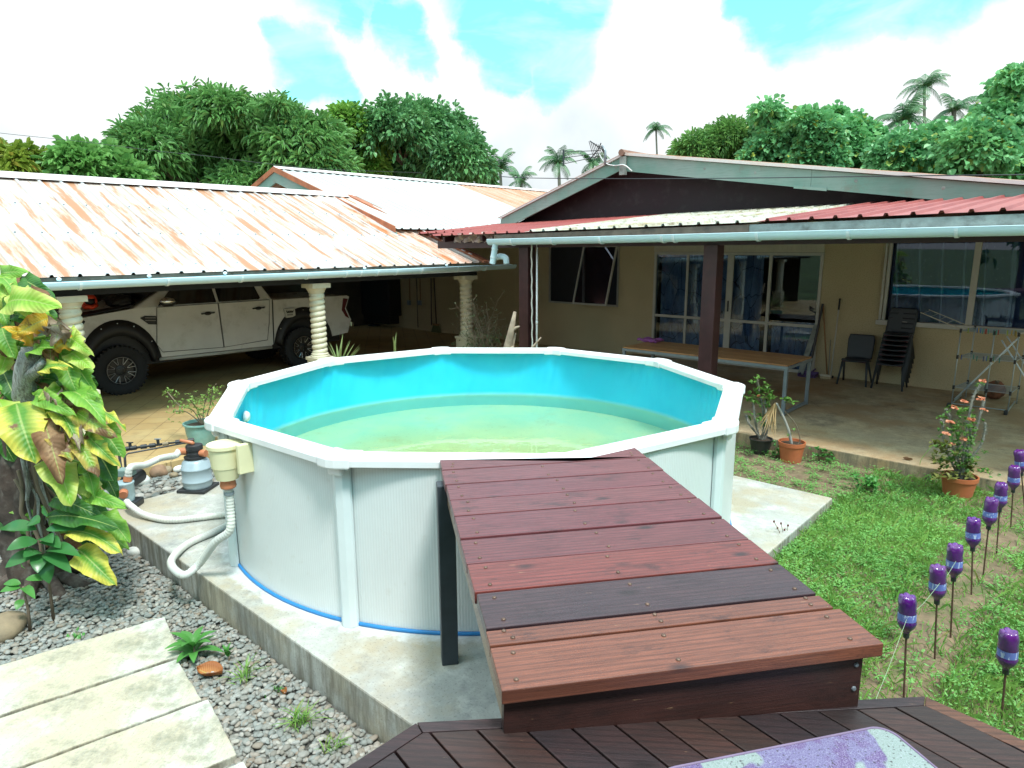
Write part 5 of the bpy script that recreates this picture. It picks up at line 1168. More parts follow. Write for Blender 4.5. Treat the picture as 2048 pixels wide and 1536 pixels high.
for s, a in ((-1, -1.75), (1, -1.04)):
    for b in (12.1, 12.70):
        MB().tube([(a, b, 1.22), (a + s * .56, b, 1.44 if s < 0 else 1.34)], .007, 6).build('wing_rod', M['cream'], ar)
    for i in range(5):
        t = .15 + i * .2; MB().tube([(a + s * .56 * t, 12.1, 1.22 + (.22 if s < 0 else .12) * t), (a + s * .56 * t, 12.7, 1.22 + (.22 if s < 0 else .12) * t)], .004, 5).build('wing_rod', M['rack_rod'], ar)
pc_ = [(.25, .35, .03), (.45, .30, .04), (.3, .05, .03), (.05, .12, .35), (.35, .36, .33), (.05, .25, .2)]
pm_ = [mat('peg', c, .5) for c in pc_]
for i in range(34):
    z = Z3[2] if i < 20 else Z3[1]; a = -1.72 + random.random() * (.66 if i < 20 else .55); 
    g_ = MB(); g_.box((a, 12.10, z + .01 + random.uniform(-.012, .012)), (.014, .014, .075)); g_.build('peg', pm_[random.randrange(6)], ar)
# A-frame of a second, lower clothes horse (white legs)
ah = hthing('clothes_horse', 'white tubular A-frame clothes horse standing behind the airer', 'clothes horse', (-1.2, 12.9, .05))
for a0, a1, b in ((-1.78, -1.22, 12.55), (-1.78, -1.22, 13.15)):
    MB().tube([(a0, b, .055), (a1 + .1, b, 1.05)], .011, 8).build('leg', M['pvc_band'], ah, smooth=True)
    MB().tube([(-.62, b, .055), (a1 - .06, b, 1.05)], .011, 8).build('leg', M['pvc_band'], ah, smooth=True)
MB().tube([(-.62, 12.55, .06), (-.62, 13.15, .06)], .011, 8).build('cross_bar', M['pvc_band'], ah)
MB().tube([(-1.78, 12.55, .06), (-1.78, 13.15, .06)], .011, 8).build('cross_bar', M['pvc_band'], ah)
MB().tube([(-1.24, 12.55, .84), (-1.24, 13.15, .84)], .009, 8).build('cross_bar', M['pvc_band'], ah)
# coconut
cq = Vector(ab(onz(1985, 800, .05))); cn = hthing('coconut', 'round brown coconut on the patio floor behind the airer', 'coconut', (cq.x, cq.y, .05))
mb = MB(); mb.ball((cq.x, cq.y + .1, .20), .148, (1, 1, 1), 12, .06); mb.build('husk', M['coir'], cn, smooth=True)
mb = MB(); mb.tube([(cq.x + .02, cq.y + .02, .33), (cq.x + .04, cq.y - .02, .36)], [.03, .02], 6); mb.build('stalk', M['twig'], cn)
# brooms and boards leaning on the wall
def lean(name, label, cat, foot, top, r, hm, parts):
    f_ = Vector(foot); t_ = Vector(top); o = hthing(name, label, cat, (f_.x, f_.y, .05)); MB().tube([f_ + (t_ - f_) * .03, t_], r, 8).build('handle', hm, o, smooth=True); parts(o, f_, t_); return o
bf = Vector(ab(onb(1661, 752, 13.05))); bf.z = .06; bt_ = Vector(ab(onb(1680, 597, 13.24)))
def p1_(o, f, t):
    MB().tube([t + (f - t) * .14, t], .017, 8).build('grip', M['black_plastic'], o, smooth=True)
    MB().span(f.x - .17, f.x + .02, f.y - .06, f.y + .02, .09, .125).build('broom_block', M['cream'], o, bevel=.008); MB().span(f.x - .165, f.x + .015, f.y - .055, f.y + .015, .05, .0895).build('bristles', M['bristle'], o)
lean('broom', 'broom with shiny metal handle and black grip leaning on the wall', 'broom', bf, bt_, .012, M['alu'], p1_)
bf = Vector(ab(onb(1655, 748, 13.1))); bf.z = .06; bt_ = Vector(ab(onb(1646, 608, 13.26)))
def p2_(o, f, t): MB().span(f.x - .13, f.x + .10, f.y + .0, f.y + .045, .05, .10).build('broom_head', M['black_plastic'], o, bevel=.01)
lean('broom', 'broom with plain wooden handle leaning beside the sliding door', 'broom', bf, bt_, .013, M['handle_wood'], p2_)
bf = Vector(ab(onb(1657, 746, 13.15))); bf.z = .06; bt_ = Vector(ab(onb(1661, 680, 13.27)))
lean('metal_rod', 'short thin grey rod leaning on the wall between the brooms', 'rod', bf, bt_, .006, M['steel_grey'], lambda o, f, t: None)
dq = Vector(ab(onb(1617, 747, 12.98))); dp_o = hthing('dustpan', 'dark purple dustpan on the patio below the door corner', 'dustpan', (dq.x, dq.y, .05))
MB().prism([Vector((dq.x - .16, dq.y - .10, .055)), Vector((dq.x + .14, dq.y - .10, .055)), Vector((dq.x + .14, dq.y + .12, .055)), Vector((dq.x - .16, dq.y + .12, .055))], None, (0, 0, .012)).build('pan', M['purple_plastic'], dp_o)
mb = MB(); mb.span(dq.x - .16, dq.x + .14, dq.y + .10, dq.y + .13, .068, .14); mb.span(dq.x - .165, dq.x - .15, dq.y - .1, dq.y + .099, .068, .11); mb.span(dq.x + .13, dq.x + .145, dq.y - .1, dq.y + .099, .068, .11); mb.build('pan_wall', M['purple_plastic'], dp_o)
MB().tube([(dq.x, dq.y + .12, .10), (dq.x + .02, dq.y + .3, .16)], .016, 8).build('handle', M['purple_plastic'], dp_o)
lb = hthing('leaning_board', 'grey plank leaning against the right edge of the sliding door', 'board', (-4.2, 13.1, .05))
mb = MB(); mb.beam((-4.36, 13.03, .055), (-4.20, 13.24, 1.0), .10, .02, up=(0, 1, 0)); mb.build('plank', M['grey_wood'], lb, bevel=.004)
mb = MB(); mb.beam((-4.22, 13.06, .055), (-4.13, 13.26, 1.40), .035, .03, up=(0, 1, 0)); mb.build('batten', M['car_black'], lb)
# rope and pipe beside the left post
rp = onb(1063, 487, 8.62); rq = onb(1065, 694, 8.62); ro = hthing('hanging_rope', 'white twisted rope hanging beside the left verandah post', 'rope', (*ab(rq)[:2], .05))
r0, r1 = Vector(ab(rp)), Vector(ab(rq)); r1.z = .3
MB().tube([r0.lerp(r1, i / 60) + Vector((.006 * math.sin(i * .9), 0, 0)) for i in range(61)], .012, 8).build('rope_strand', M['rope'], ro, smooth=True)
for i in range(5): MB().ball(r0.lerp(r1, .80 + .035 * i) + Vector((0, -.008, 0)), .024, (1, 1, 1.2), 6).build('knot', M['rope'], ro, smooth=True)
po_ = hthing('white_pipe', 'slim white pipe upright next to the hanging rope', 'pipe', (r0.x + .09, r0.y, .05))
MB().tube([(r0.x + .085, r0.y + .04, .05), (r0.x + .085, r0.y + .04, r0.z - .02)], .015, 10).build('pipe', M['white_plastic'], po_, smooth=True)
MB().tube([(r0.x + .085, r0.y + .04, 1.2), (r0.x + .085, r0.y + .04, 1.25)], .019, 10).build('pipe_joint', M['white_plastic'], po_, smooth=True)
# driftwood leaning at the post foot
for k, (x0, y0, x1, y1, b, rr, lab) in enumerate(((1012, 700, 1029, 622, 8.2, .07, 'thick pale driftwood log leaning at the left verandah post'), (1022, 705, 1034, 668, 8.3, .035, 'thin grey driftwood branch low beside the thick log'), (1052, 705, 1082, 676, 8.2, .028, 'forked reddish branch stump right of the left verandah post'))):
    p, q = onb(x0, y0, b), onb(x1, y1, b); q2 = p + (q - p) * -1.2 if False else p - (q - p).normalized() * (.75 if k == 0 else .6); q2.z = max(q2.z, -.1)
    o = thing('driftwood', lab, 'driftwood', q2); mb = MB(); P = [q2.lerp(q, t) + Vector((random.uniform(-.03, .03), 0, random.uniform(-.02, .02))) for t in (0, .25, .5, .75, 1)]
    mb.tube(P, [rr * 1.3, rr * 1.1, rr, rr * .8, rr * .35], 9); mb.build('log', M['drift'], o, smooth=True)
    for j in range(3 if k != 1 else 1):
        c = P[2 + j % 2]; d = Vector((.12 + .08 * random.random(), -.05, .10 * random.uniform(-1, 1.2))); mb = MB(); mb.tube([c, c + d * .6 + Vector((0, 0, .02)), c + d], [rr * .45, rr * .35, rr * .15], 7); mb.build('stub', M['drift'], o, smooth=True)

# ================================================================== GARDEN: planks, stones, weeds
# concrete planks of the stepping path
gz = -.20
pk = [((325, 1238), (357, 1312), (0, 1335), .05), ((352, 1318), (416, 1392), (0, 1440), .05), ((416, 1400), (500, 1536), (80, 1536), .055)]
dirp = Vector((-.80, -.60, 0)).normalized(); dq_ = Vector((.605, -.796, 0))
def fplank(c0, c1, Lg, lab, seed, dz=0):
    c0 = Vector((c0[0], c0[1], 0)); c1 = Vector((c1[0], c1[1], 0)); o0 = c0 + dirp * Lg; o1 = c1 + dirp * Lg; n = 40
    base = c0.lerp(o1, .5); mb = MB(); P = []
    def ed(p, q, k): return [p.lerp(q, i / k) + Vector((random.uniform(-.004, .004), random.uniform(-.004, .004), 0)) for i in range(k)]
    poly = ed(c0, o0, 20) + ed(o0, o1, 8) + ed(o1, c1, 20) + ed(c1, c0, 8)
    mb.prism([v + Vector((0, 0, gz + dz)) for v in poly], None, (0, 0, -.075)); o = mb.build('concrete_plank', M['plank'], None, bevel=.008, off=(base.x, base.y, gz)); tag(o, lab, 'plank', 'concrete planks laid as steps in the gravel'); return o
fplank((-2.60, 4.60), (-2.24, 4.115), 2.2, 'weathered white concrete plank, farthest step with a weed at its corner', 0)
fplank((-2.245, 4.07), (-1.90, 3.66), 2.2, 'mottled concrete plank in the middle beside the fallen orange leaf', 1)
fplank((-1.86, 3.66), (-1.50, 3.20), 2.2, 'wood grained concrete plank with rust marks, nearest long step', 2)
fplank((-1.45, 3.16), (-1.10, 2.70), 2.0, 'concrete plank cut off by the bottom edge of the view', 3, -.005)

def rock(name, lab, p, r, sq, m_, group=None, sd=0, flat=True):
    random.seed(sd + 11); mb = MB(); mb.ball(p, r, sq, 7, .13, Matrix.Rotation(sd * 1.3, 3, 'Z')); o = mb.build(name, M[m_], None, smooth=True, off=p, sub=1); tag(o, lab, 'stone', group); return o
q = onz(14, 1255, -.18); rock('rock', 'flat brown rock at the left edge of the gravel', q + Vector((-.06, 0, -.02)), .19, (1.1, .8, .55), 'stone_tan', None, 1)
q = onz(268, 1104, -.23); rock('rock', 'chalky white stone beside the slab under the leaves', q, .07, (1.15, .8, .7), 'stone_white', None, 2)
for x, y, r, mm, lab in ((318, 944, .12, 'stone_brown', 'round reddish brown rock on the tile edge near the pump'), (284, 962, .10, 'stone_white', 'white lump of coral just behind the pump hose'), (335, 940, .07, 'stone_tan', 'tan stone right of the round brown rock'), (358, 938, .06, 'stone_white', 'small pale stone left of the filter tank'), (348, 950, .05, 'stone_tan', 'small tan pebble stone below the hose arch'), (372, 950, .05, 'stone_brown', 'small dark stone against the filter tank foot'), (300, 940, .06, 'stone_white', 'grey white stone between the brown rock and coral lump')):
    p = onz(x, y, -.09); rock('stone', lab, p, r, (1.1, .9, .75), mm, None, int(x))

# broad helper: blade quads -----------------------------------------------------------------
def blade_mesh(mb, base, tip, wd, bend=.15, fold=.2, n=6, sidev=None, up=(0, 0, 1), shape=.8):
    base, tip, up = Vector(base), Vector(tip), Vector(up); d = tip - base; L = d.length; s_ = Vector(sidev) if sidev is not None else d.cross(up)
    if s_.length < 1e-5: s_ = Vector((1, 0, 0))
    s_.normalize(); nr = s_.cross(d).normalized(); vs = []
    for i in range(n + 1):
        t = i / n; c = base + d * t + nr * (bend * L * math.sin(pi * t) * .6); hw_ = wd / 2 * (math.sin(pi * min(1, t ** shape)) ** .8 + .02)
        if i == n: hw_ = .001
        vs += [c - s_ * hw_ + nr * hw_ * fold, c, c + s_ * hw_ + nr * hw_ * fold]
    mb.add(vs, [q_ for i in range(n) for q_ in ((i * 3, i * 3 + 1, i * 3 + 4, i * 3 + 3), (i * 3 + 1, i * 3 + 2, i * 3 + 5, i * 3 + 4))])
def rosette(name, lab, p, n, L, wd, mname, h=.1, spread=1.0, seed=0, cat='plant', group=None, tiers=1, up0=.25):
    random.seed(seed + 5); o = thing(name, lab, cat, p); mb = MB(); mb.tube([p - Vector((0, 0, .02)), p + Vector((.01, 0, h))], [.008, .006], 6); mb.build('stem', M['twig'], o)
    for t in range(tiers):
        z = h * (1 if tiers == 1 else .35 + .65 * t / (tiers - 1)); k = n // tiers
        for i in range(k):
            a = 2 * pi * (i + .5 * t) / k + random.uniform(-.25, .25); l = L * random.uniform(.7, 1.1) * (1 - .25 * t / max(1, tiers)); el = up0 + .5 * t / max(1, tiers) + random.uniform(-.2, .2)
            tip = p + Vector((math.cos(a) * math.cos(el) * l * spread, math.sin(a) * math.cos(el) * l * spread, z + math.sin(el) * l)); q_ = MB(); blade_mesh(q_, p + Vector((0, 0, z)), tip, wd * random.uniform(.8, 1.1), .22, .25, 8)
            q_.build('leaf', M[mname], o, smooth=True)
    return o
rosette('weed', 'leafy green weed growing at the corner between the concrete planks', onz(388, 1312, -.24), 14, .21, .06, 'rosette_leaf', .07, 1, 3, 'weed', None, 2)
rosette('weed', 'small upright weed sprig right of the plank corner weed', onz(457, 1325, -.24), 5, .12, .035, 'rosette_leaf', .04, .6, 4, 'weed', None, 1, .9)
def tuft(lab, p, n, L, seed, cat='grass tuft', name='grass_tuft', m_='grass', wd=.008, spread=.6):
    random.seed(seed); mb = MB()
    for i in range(n):
        a = random.uniform(0, 2 * pi); l = L * random.uniform(.5, 1.1); e_ = random.uniform(.3, 1.3); b = p + Vector((random.gauss(0, .025), random.gauss(0, .025), 0))
        blade_mesh(mb, b, b + Vector((math.cos(a) * math.cos(e_) * l * spread * 1.6, math.sin(a) * math.cos(e_) * l * spread * 1.6, math.sin(e_) * l)), wd, .3, .2, 4)
    o = mb.build(name, M[m_], None, off=p); tag(o, lab, cat); return o
tuft('thin grass tuft in the gravel right of the fallen leaf', onz(492, 1362, -.25), 34, .17, 1)
tuft('sparse grass tuft in the gravel close to the slab corner', onz(600, 1455, -.25), 46, .18, 2)
tuft('little grass tuft beside the dark deck corner', onz(668, 1500, -.25), 26, .12, 3)
tuft('tiny green sprout on the gravel above the far plank', onz(155, 1278, -.25), 14, .06, 4, 'weed', 'sprout', 'rosette_leaf', .02)
tuft('tiny green sprout by the small orange leaf', onz(545, 1385, -.25), 10, .07, 5, 'weed', 'sprout', 'rosette_leaf', .015)
def fleaf(lab, p, L, wd, rot, m_='fallen', curl=.02):
    def fn(u, v):
        t = v; hw_ = wd / 2 * math.sin(pi * min(1, t ** .85)) ** .75; x = (u - .5) * 2 * hw_; y = (t - .5) * L
        z = .012 + curl * ((u - .5) * 2) ** 2 + .01 * math.sin(t * 6 + u * 4) ; c, s = math.cos(rot), math.sin(rot); return p + Vector((c * x - s * y, s * x + c * y, z))
    mb = MB(); mb.grid(fn, 8, 12); o = mb.build('fallen_leaf', M[m_], None, smooth=True, off=p, solid=.001); uvgrid(o, 8, 12); tag(o, lab, 'leaf'); return o
def uvgrid(o, nu, nv):
    me = o.data; uv = me.uv_layers.new(name='uv'); 
    for pl_ in me.polygons:
        for li_ in pl_.loop_indices:
            vi = me.loops[li_].vertex_index; uv.data[li_].uv = ((vi % (nu + 1)) / nu, (vi // (nu + 1)) / nv)
fleaf('large curled orange dead leaf on the gravel by the plank', onz(420, 1350, -.24), .19, .13, R(75), curl=.04)
fleaf('small orange leaf scrap on the gravel near the slab', onz(568, 1388, -.24), .05, .04, R(20))
fleaf('tiny pale brown leaf lying on the patio edge', onz(1815, 921, .05), .10, .03, R(50), 'lf_brown')

# ================================================================== THE LEAFY CLIMBER AND ITS DEAD TRUNK
TB = Vector((-4.0, 5.3, -.27))
dt = thing('dead_tree_trunk', 'dead tree trunk wrapped in roots with a bleached grey broken branch', 'tree trunk', TB)
random.seed(3)
def barky(name, pts, rr, m_, n=14, k=6, am=.16):
    P = spline(pts, k); vs = []; rad = np.interp(np.linspace(0, 1, len(P)), np.linspace(0, 1, len(rr)), rr)
    mb = MB(); mb.tube(P, [float(r) for r in rad], n); seg = n
    out = []
    for i, v in enumerate(mb.v):
        ring, j = divmod(i, seg); c = P[min(ring, len(P) - 1)]; f_ = 1 + am * math.sin(j * 3.7 + ring * .35) + am * .5 * math.sin(j * 8.1 + ring * .8) + random.uniform(-.04, .04); out.append(tuple(c + (Vector(v) - c) * f_))
    mb.v = out; return mb.build(name, M[m_], dt, smooth=True)
barky('trunk', [TB + Vector((0, 0, -.05)), TB + Vector((.0, 0, .5)), TB + Vector((-.03, .02, 1.0)), TB + Vector((-.06, .05, 1.6)), TB + Vector((-.12, .08, 2.2))], [.27, .2, .17, .15, .12], 'dark_trunk', 22, 12, .2)
bp0, bp1, bp2 = at(52, 832, 4.95), at(50, 770, 4.85), at(62, 703, 4.78)
barky('broken_branch', [bp0 + Vector((.02, .12, -.1)), bp0, bp1, bp2], [.085, .075, .072, .068], 'dead_wood', 14, 6, .14)
barky('branch_stub', [bp1 + Vector((.03, -.02, .05)), at(74, 740, 4.76), at(90, 722, 4.72)], [.045, .04, .03], 'dead_wood', 10, 5, .12)
for i in range(16):
    x0 = random.uniform(20, 75); y0 = random.uniform(830, 960); p = at(x0, y0, 4.92 + random.uniform(-.04, .08)); pts = [p]
    for k in range(5): p = p + Vector((random.uniform(-.05, .06), random.uniform(-.02, .04), random.uniform(-.2, -.1))); pts.append(p)
    MB().tube(spline(pts, 4), .008 + random.random() * .009, 6).build('aerial_root', M['twig'] if i % 3 else M['dead_wood'], dt, smooth=True)
for i in range(6):
    a = random.uniform(-2.6, .6); p = TB + Vector((0, 0, .16)); e_ = TB + Vector((math.cos(a) * .55, math.sin(a) * .5, .0)); MB().tube(spline([p, p.lerp(e_, .5) + Vector((0, 0, .0)), e_], 5), [.07] * 5 + [.055] * 5 + [.03], 8).build('root', M['dark_trunk'], dt, smooth=True)

cl_ = thing('climbing_plant', 'big leaved climber with yellowing and withered leaves covering the dead trunk', 'plant', TB + Vector((0, 0, .1)))
CL = lambda x, y, Y: at(x * .469, 520 + y * .469, Y)
NL = [0]
def bleaf(b, t, wpx, kind, yb=4.95, yt=4.75, roll=0., droop=.12, fold=.25, ruff=.02, shape=.62):
    p, q = CL(*b, yb), CL(*t, yt); d = q - p; L = d.length; wd = wpx * .469 / FPX * yt * 1.25
    view = (CAM - (p + q) / 2).normalized(); fac = (view * .8 + Vector((0, -.1, .55))).normalized(); s_ = d.cross(fac).normalized(); s_ = (Matrix.Rotation(roll, 3, d.normalized()) @ s_); nr = s_.cross(d).normalized(); ph = random.uniform(0, 6)
    nu, nv = 10, 18
    def fn(u, v):
        x = (u - .5) * 2; prof = (math.sin(pi * min(1, max(0, v)) ** shape) ** .55) if 0 < v < 1 else .015
        hw_ = wd / 2 * prof * (1 + .05 * math.sin(v * 19 + ph)); c = p + d * v + nr * (droop * L * math.sin(pi * v))
        c = c + Vector((0, 0, -1)) * (L * .10 * v * v)
        z = fold * abs(x) * hw_ + ruff * math.sin(v * 15 + ph + (2 if x > 0 else 0)) * abs(x) ** 2 - .25 * hw_ * x * x
        return c + s_ * (x * hw_) + nr * z
    mb = MB(); mb.grid(fn, nu, nv); o = mb.build('leaf', M[kind], cl_, smooth=True); uvgrid(o, nu, nv); NL[0] += 1
    if NL[0] % 2 == 0:
        st_ = MB(); core = Vector((TB.x + .05, TB.y, p.z - .12)); st_.tube(spline([core, core.lerp(p, .6) + Vector((0, 0, .04)), p], 4), .011, 6); st_.build('stalk', M['lf_green'], o, smooth=True)
random.seed(12)
LV = [((25, 190), (262, 168), 105, 'lf_lime', 4.85, 4.6, .3), ((5, 70), (60, 125), 60, 'lf_green'), ((25, 70), (-25, 200), 80, 'lf_lime'), ((-20, 160), (30, 260), 80, 'lf_green'),
 ((60, 215), (245, 235), 60, 'lf_green', 4.95, 4.8), ((30, 230), (170, 255), 60, 'lf_dark'), ((215, 245), (70, 300), 75, 'lf_yellow', 4.82, 4.62), ((135, 345), (15, 275), 65, 'lf_yellow', 4.8, 4.6),
 ((180, 290), (285, 275), 60, 'lf_dry', 4.8, 4.66), ((255, 300), (235, 340), 70, 'lf_dry', 4.78, 4.66), ((30, 330), (0, 390), 60, 'lf_brown'), ((320, 335), (225, 375), 60, 'lf_yellow', 4.8, 4.7), ((300, 330), (388, 388), 62, 'lf_lime', 4.85, 4.72), ((330, 360), (290, 395), 30, 'lf_dry'),
 ((125, 420), (232, 352), 75, 'lf_green', 4.85, 4.65), ((215, 380), (215, 425), 50, 'lf_brown', 4.8, 4.7), ((170, 475), (295, 432), 50, 'lf_varie', 4.75, 4.6), ((255, 385), (325, 550), 85, 'lf_green', 4.85, 4.7), ((285, 560), (412, 560), 75, 'lf_green', 4.8, 4.62), ((330, 485), (412, 512), 40, 'lf_dark'),
 ((265, 545), (160, 590), 50, 'lf_lime', 4.8, 4.65), ((150, 575), (310, 632), 70, 'lf_green', 4.78, 4.55), ((265, 560), (448, 668), 90, 'lf_green', 4.8, 4.55), ((215, 570), (270, 630), 55, 'lf_dry', 4.75, 4.6), ((390, 630), (535, 703), 42, 'lf_varie', 4.8, 4.65), ((300, 635), (488, 728), 80, 'lf_half', 4.75, 4.55),
 ((70, 610), (148, 842), 165, 'lf_varie', 4.75, 4.5, .1), ((-10, 590), (40, 760), 110, 'lf_lime', 4.8, 4.6), ((225, 640), (330, 760), 75, 'lf_varie', 4.75, 4.55), ((290, 700), (340, 790), 60, 'lf_dry', 4.7, 4.52), ((190, 690), (262, 925), 95, 'lf_brown', 4.66, 4.45), ((200, 700), (300, 840), 90, 'lf_half', 4.7, 4.5),
 ((200, 850), (300, 1022), 125, 'lf_lime', 4.72, 4.5), ((310, 760), (415, 905), 75, 'lf_half', 4.72, 4.52), ((365, 735), (505, 858), 62, 'lf_varie', 4.75, 4.6), ((420, 710), (522, 825), 95, 'lf_green', 4.8, 4.65), ((400, 800), (485, 935), 90, 'lf_dark', 4.82, 4.7), ((350, 870), (402, 1012), 55, 'lf_green', 4.75, 4.6),
 ((385, 1010), (545, 1038), 62, 'lf_green', 4.75, 4.55), ((205, 1095), (500, 1105), 85, 'lf_dark', 4.72, 4.5), ((230, 1010), (430, 1070), 75, 'lf_dark', 4.8, 4.6), ((290, 1165), (515, 1222), 90, 'lf_varie', 4.7, 4.5), ((420, 1075), (550, 1190), 85, 'lf_green', 4.75, 4.6), ((460, 1180), (548, 1225), 45, 'lf_green'),
 ((335, 1235), (488, 1362), 105, 'lf_varie', 4.66, 4.48), ((30, 395), (-5, 480), 60, 'lf_lime'), ((10, 470), (75, 600), 70, 'lf_dark'), ((15, 575), (100, 610), 50, 'lf_dark'), ((0, 500), (30, 570), 60, 'lf_green'), ((90, 640), (60, 700), 50, 'lf_dry'), ((150, 510), (205, 540), 40, 'lf_brown'), ((165, 520), (250, 500), 45, 'lf_dark'),
 ((300, 395), (392, 452), 70, 'lf_lime', 4.85, 4.7), ((320, 430), (398, 540), 80, 'lf_green', 4.9, 4.75), ((270, 300), (352, 352), 62, 'lf_lime', 4.9, 4.75), ((245, 340), (330, 420), 80, 'lf_green', 4.95, 4.85), ((300, 500), (395, 600), 90, 'lf_lime', 4.9, 4.75), ((150, 640), (240, 760), 90, 'lf_green', 4.8, 4.65), ((60, 130), (160, 230), 90, 'lf_lime', 4.9, 4.75), ((0, 250), (60, 400), 90, 'lf_green', 4.95, 4.8), ((340, 930), (430, 1010), 85, 'lf_lime', 4.85, 4.7), ((90, 380), (190, 470), 80, 'lf_green', 4.95, 4.85), ((330, 560), (430, 620), 80, 'lf_green', 4.95, 4.8),
 ((330, 650), (420, 640), 40, 'lf_green'), ((430, 900), (500, 1010), 60, 'lf_dark'), ((350, 1040), (470, 1000), 55, 'lf_green')]
for L_ in LV:
    b, t, wpx, kd_ = L_[:4]; yb, yt = (L_[4], L_[5]) if len(L_) > 5 else (4.98, 4.85); bleaf(b, t, wpx, kd_, yb, yt, L_[6] if len(L_) > 6 else random.uniform(-.4, .4), random.uniform(.04, .2), random.uniform(.1, .45), .028 if kd_ not in ('lf_dry', 'lf_brown') else .055)
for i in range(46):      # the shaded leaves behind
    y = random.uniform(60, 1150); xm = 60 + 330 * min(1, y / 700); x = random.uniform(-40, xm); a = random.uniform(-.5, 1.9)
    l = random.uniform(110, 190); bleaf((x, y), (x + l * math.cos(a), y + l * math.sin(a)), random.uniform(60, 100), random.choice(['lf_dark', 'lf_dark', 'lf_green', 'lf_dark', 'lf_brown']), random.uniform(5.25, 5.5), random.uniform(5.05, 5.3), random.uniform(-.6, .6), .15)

# glossy shrub and sprout in front of the trunk
def shrub(name, lab, cpx, tips, Y, wpx, m_='noni'):
    c = CL(*cpx, Y); foot = Vector((c.x, c.y, -.26)); o = thing(name, lab, 'plant', foot)
    MB().tube([foot, foot.lerp(c, .5) + Vector((.01, 0, 0)), c], [.012, .010, .007], 7).build('stem', M['twig'], o, smooth=True)
    for k, (x, y) in enumerate(tips):
        yy = Y + (-.12 if y > cpx[1] else .05) + random.uniform(-.06, .06); bpt = CL(cpx[0] + (x - cpx[0]) * .1, min(cpx[1] + (y - cpx[1]) * .15 + (40 if y > cpx[1] + 60 else 0), y), Y)
        q_ = MB(); t_ = CL(x, y, yy); blade_mesh(q_, bpt, t_, wpx * .469 / FPX * Y, .22, .22, 10, up=(CAM - c).normalized() * .7 + Vector((0, 0, .8)), shape=.85); q_.build('leaf', M[m_], o, smooth=True)
    return o
shrub('leafy_shrub', 'shrub with glossy dark green pointed leaves at the foot of the trunk', (175, 1190), [(0, 1150), (385, 1150), (200, 1078), (28, 1238), (345, 1265), (22, 1312), (305, 1335), (160, 1335), (225, 1208), (120, 1120), (260, 1230), (100, 1270), (210, 1380)], 4.62, 66)
shrub('leafy_sprout', 'small bright green sprout in front of the glossy shrub', (98, 1392), [(0, 1415), (205, 1362), (92, 1308), (70, 1492), (150, 1445), (15, 1382), (125, 1420)], 4.5, 38, 'rosette_leaf')

# ================================================================== POT PLANTS
def pot(o, p, r, h, m_, rim=True, under=0):
    prof = [(.001, .0), (r * .74, 0), (r * .93, h * .80), (r * .95, h * .80), (r * .99, h * .82), (r * 1.0, h), (r * .92, h), (r * .90, h * .86), (.001, h * .86)] if rim else [(.001, 0), (r * .7, 0), (r * .9, h * .55), (r * .93, h * .9), (r * 1.04, h * .93), (r * 1.04, h), (r * .95, h), (r * .9, h * .86), (.001, h * .86)]
    MB().lathe(p, prof, 32).build('pot', M[m_], o, smooth=True, angle=40); MB().lathe(p, [(r * .91, h * .865), (.001, h * .90)], 20).build('soil', M['pot_soil'], o)
def spray(mb, c, n, L, wd, upb=.3):
    for i in range(n):
        a = random.uniform(0, 2 * pi); e_ = random.uniform(-.3, .9) + upb * .3; l = L * random.uniform(.6, 1.1); blade_mesh(mb, c, c + Vector((math.cos(a) * math.cos(e_) * l, math.sin(a) * math.cos(e_) * l, math.sin(e_) * l)), wd, .2, .25, 4, shape=1.25)
def thorn_stem(o, pts, r):
    P = spline(pts, 8); mb = MB(); mb.tube(P, [r * (1 + .12 * (i % 2)) for i in range(len(P))], 8)
    for i in range(len(P) * 4):
        c = random.choice(P[1:-1]); a = random.uniform(0, 2 * pi); d = Vector((math.cos(a), math.sin(a), random.uniform(-.2, .5))).normalized(); mb.tube([c + d * r * .8, c + d * (r + .018)], [.0025, .0006], 4)
    mb.build('stem', M['thorn_stem'], o)
def flowers(o, c, n, m_='flower'):
    mb = MB()
    for i in range(n):
        d = Vector((random.uniform(-1, 1), random.uniform(-1, .6), random.uniform(.2, 1))).normalized(); k = c + d * random.uniform(.01, .035); x = d.cross(Vector((.3, .2, 1))).normalized(); y = d.cross(x)
        for s_ in (1, -1):
            mb.add([k + x * .02 * math.cos(t_) + y * .014 * math.sin(t_) + x * s_ * .016 + d * .004 * math.cos(t_ * 2) for t_ in [2 * pi * j / 7 for j in range(7)]], [tuple(range(7))])
    mb.build('flower_head', M[m_], o)
# right pot: crown of thorns in flower
random.seed(21)
p3 = onz(1914, 993, -.11); p3 = Vector((p3.x, p3.y, -.11)); o3 = thing('potted_plant', 'tall thorny flowering plant with pink blooms in a terracotta pot on the right', 'potted plant', p3); pot(o3, p3, .172, .235, 'terracotta')
def P3(x, y, dy=0): return at(x, y, p3.y + dy)
tips = [((1915, 950), (1930, 880), (1945, 800), (1962, 768)), ((1910, 950), (1905, 890), (1900, 840), (1893, 818)), ((1920, 950), (1945, 880), (1960, 830), (1968, 800)), ((1905, 950), (1890, 890), (1885, 850), (1882, 838)), ((1920, 955), (1935, 900), (1940, 860), (1932, 842)), ((1925, 950), (1955, 900), (1968, 870), (1970, 845)), ((1910, 955), (1915, 910), (1918, 880), (1916, 862))]
for tp_ in tips:
    dy = random.uniform(-.12, .12); pts = [P3(x, y, dy * min(1, i)) for i, (x, y) in enumerate(tp_)]; pts[0] = Vector((p3.x + random.uniform(-.06, .06), p3.y + random.uniform(-.06, .06), .09)); thorn_stem(o3, pts, .011)
mb = MB()
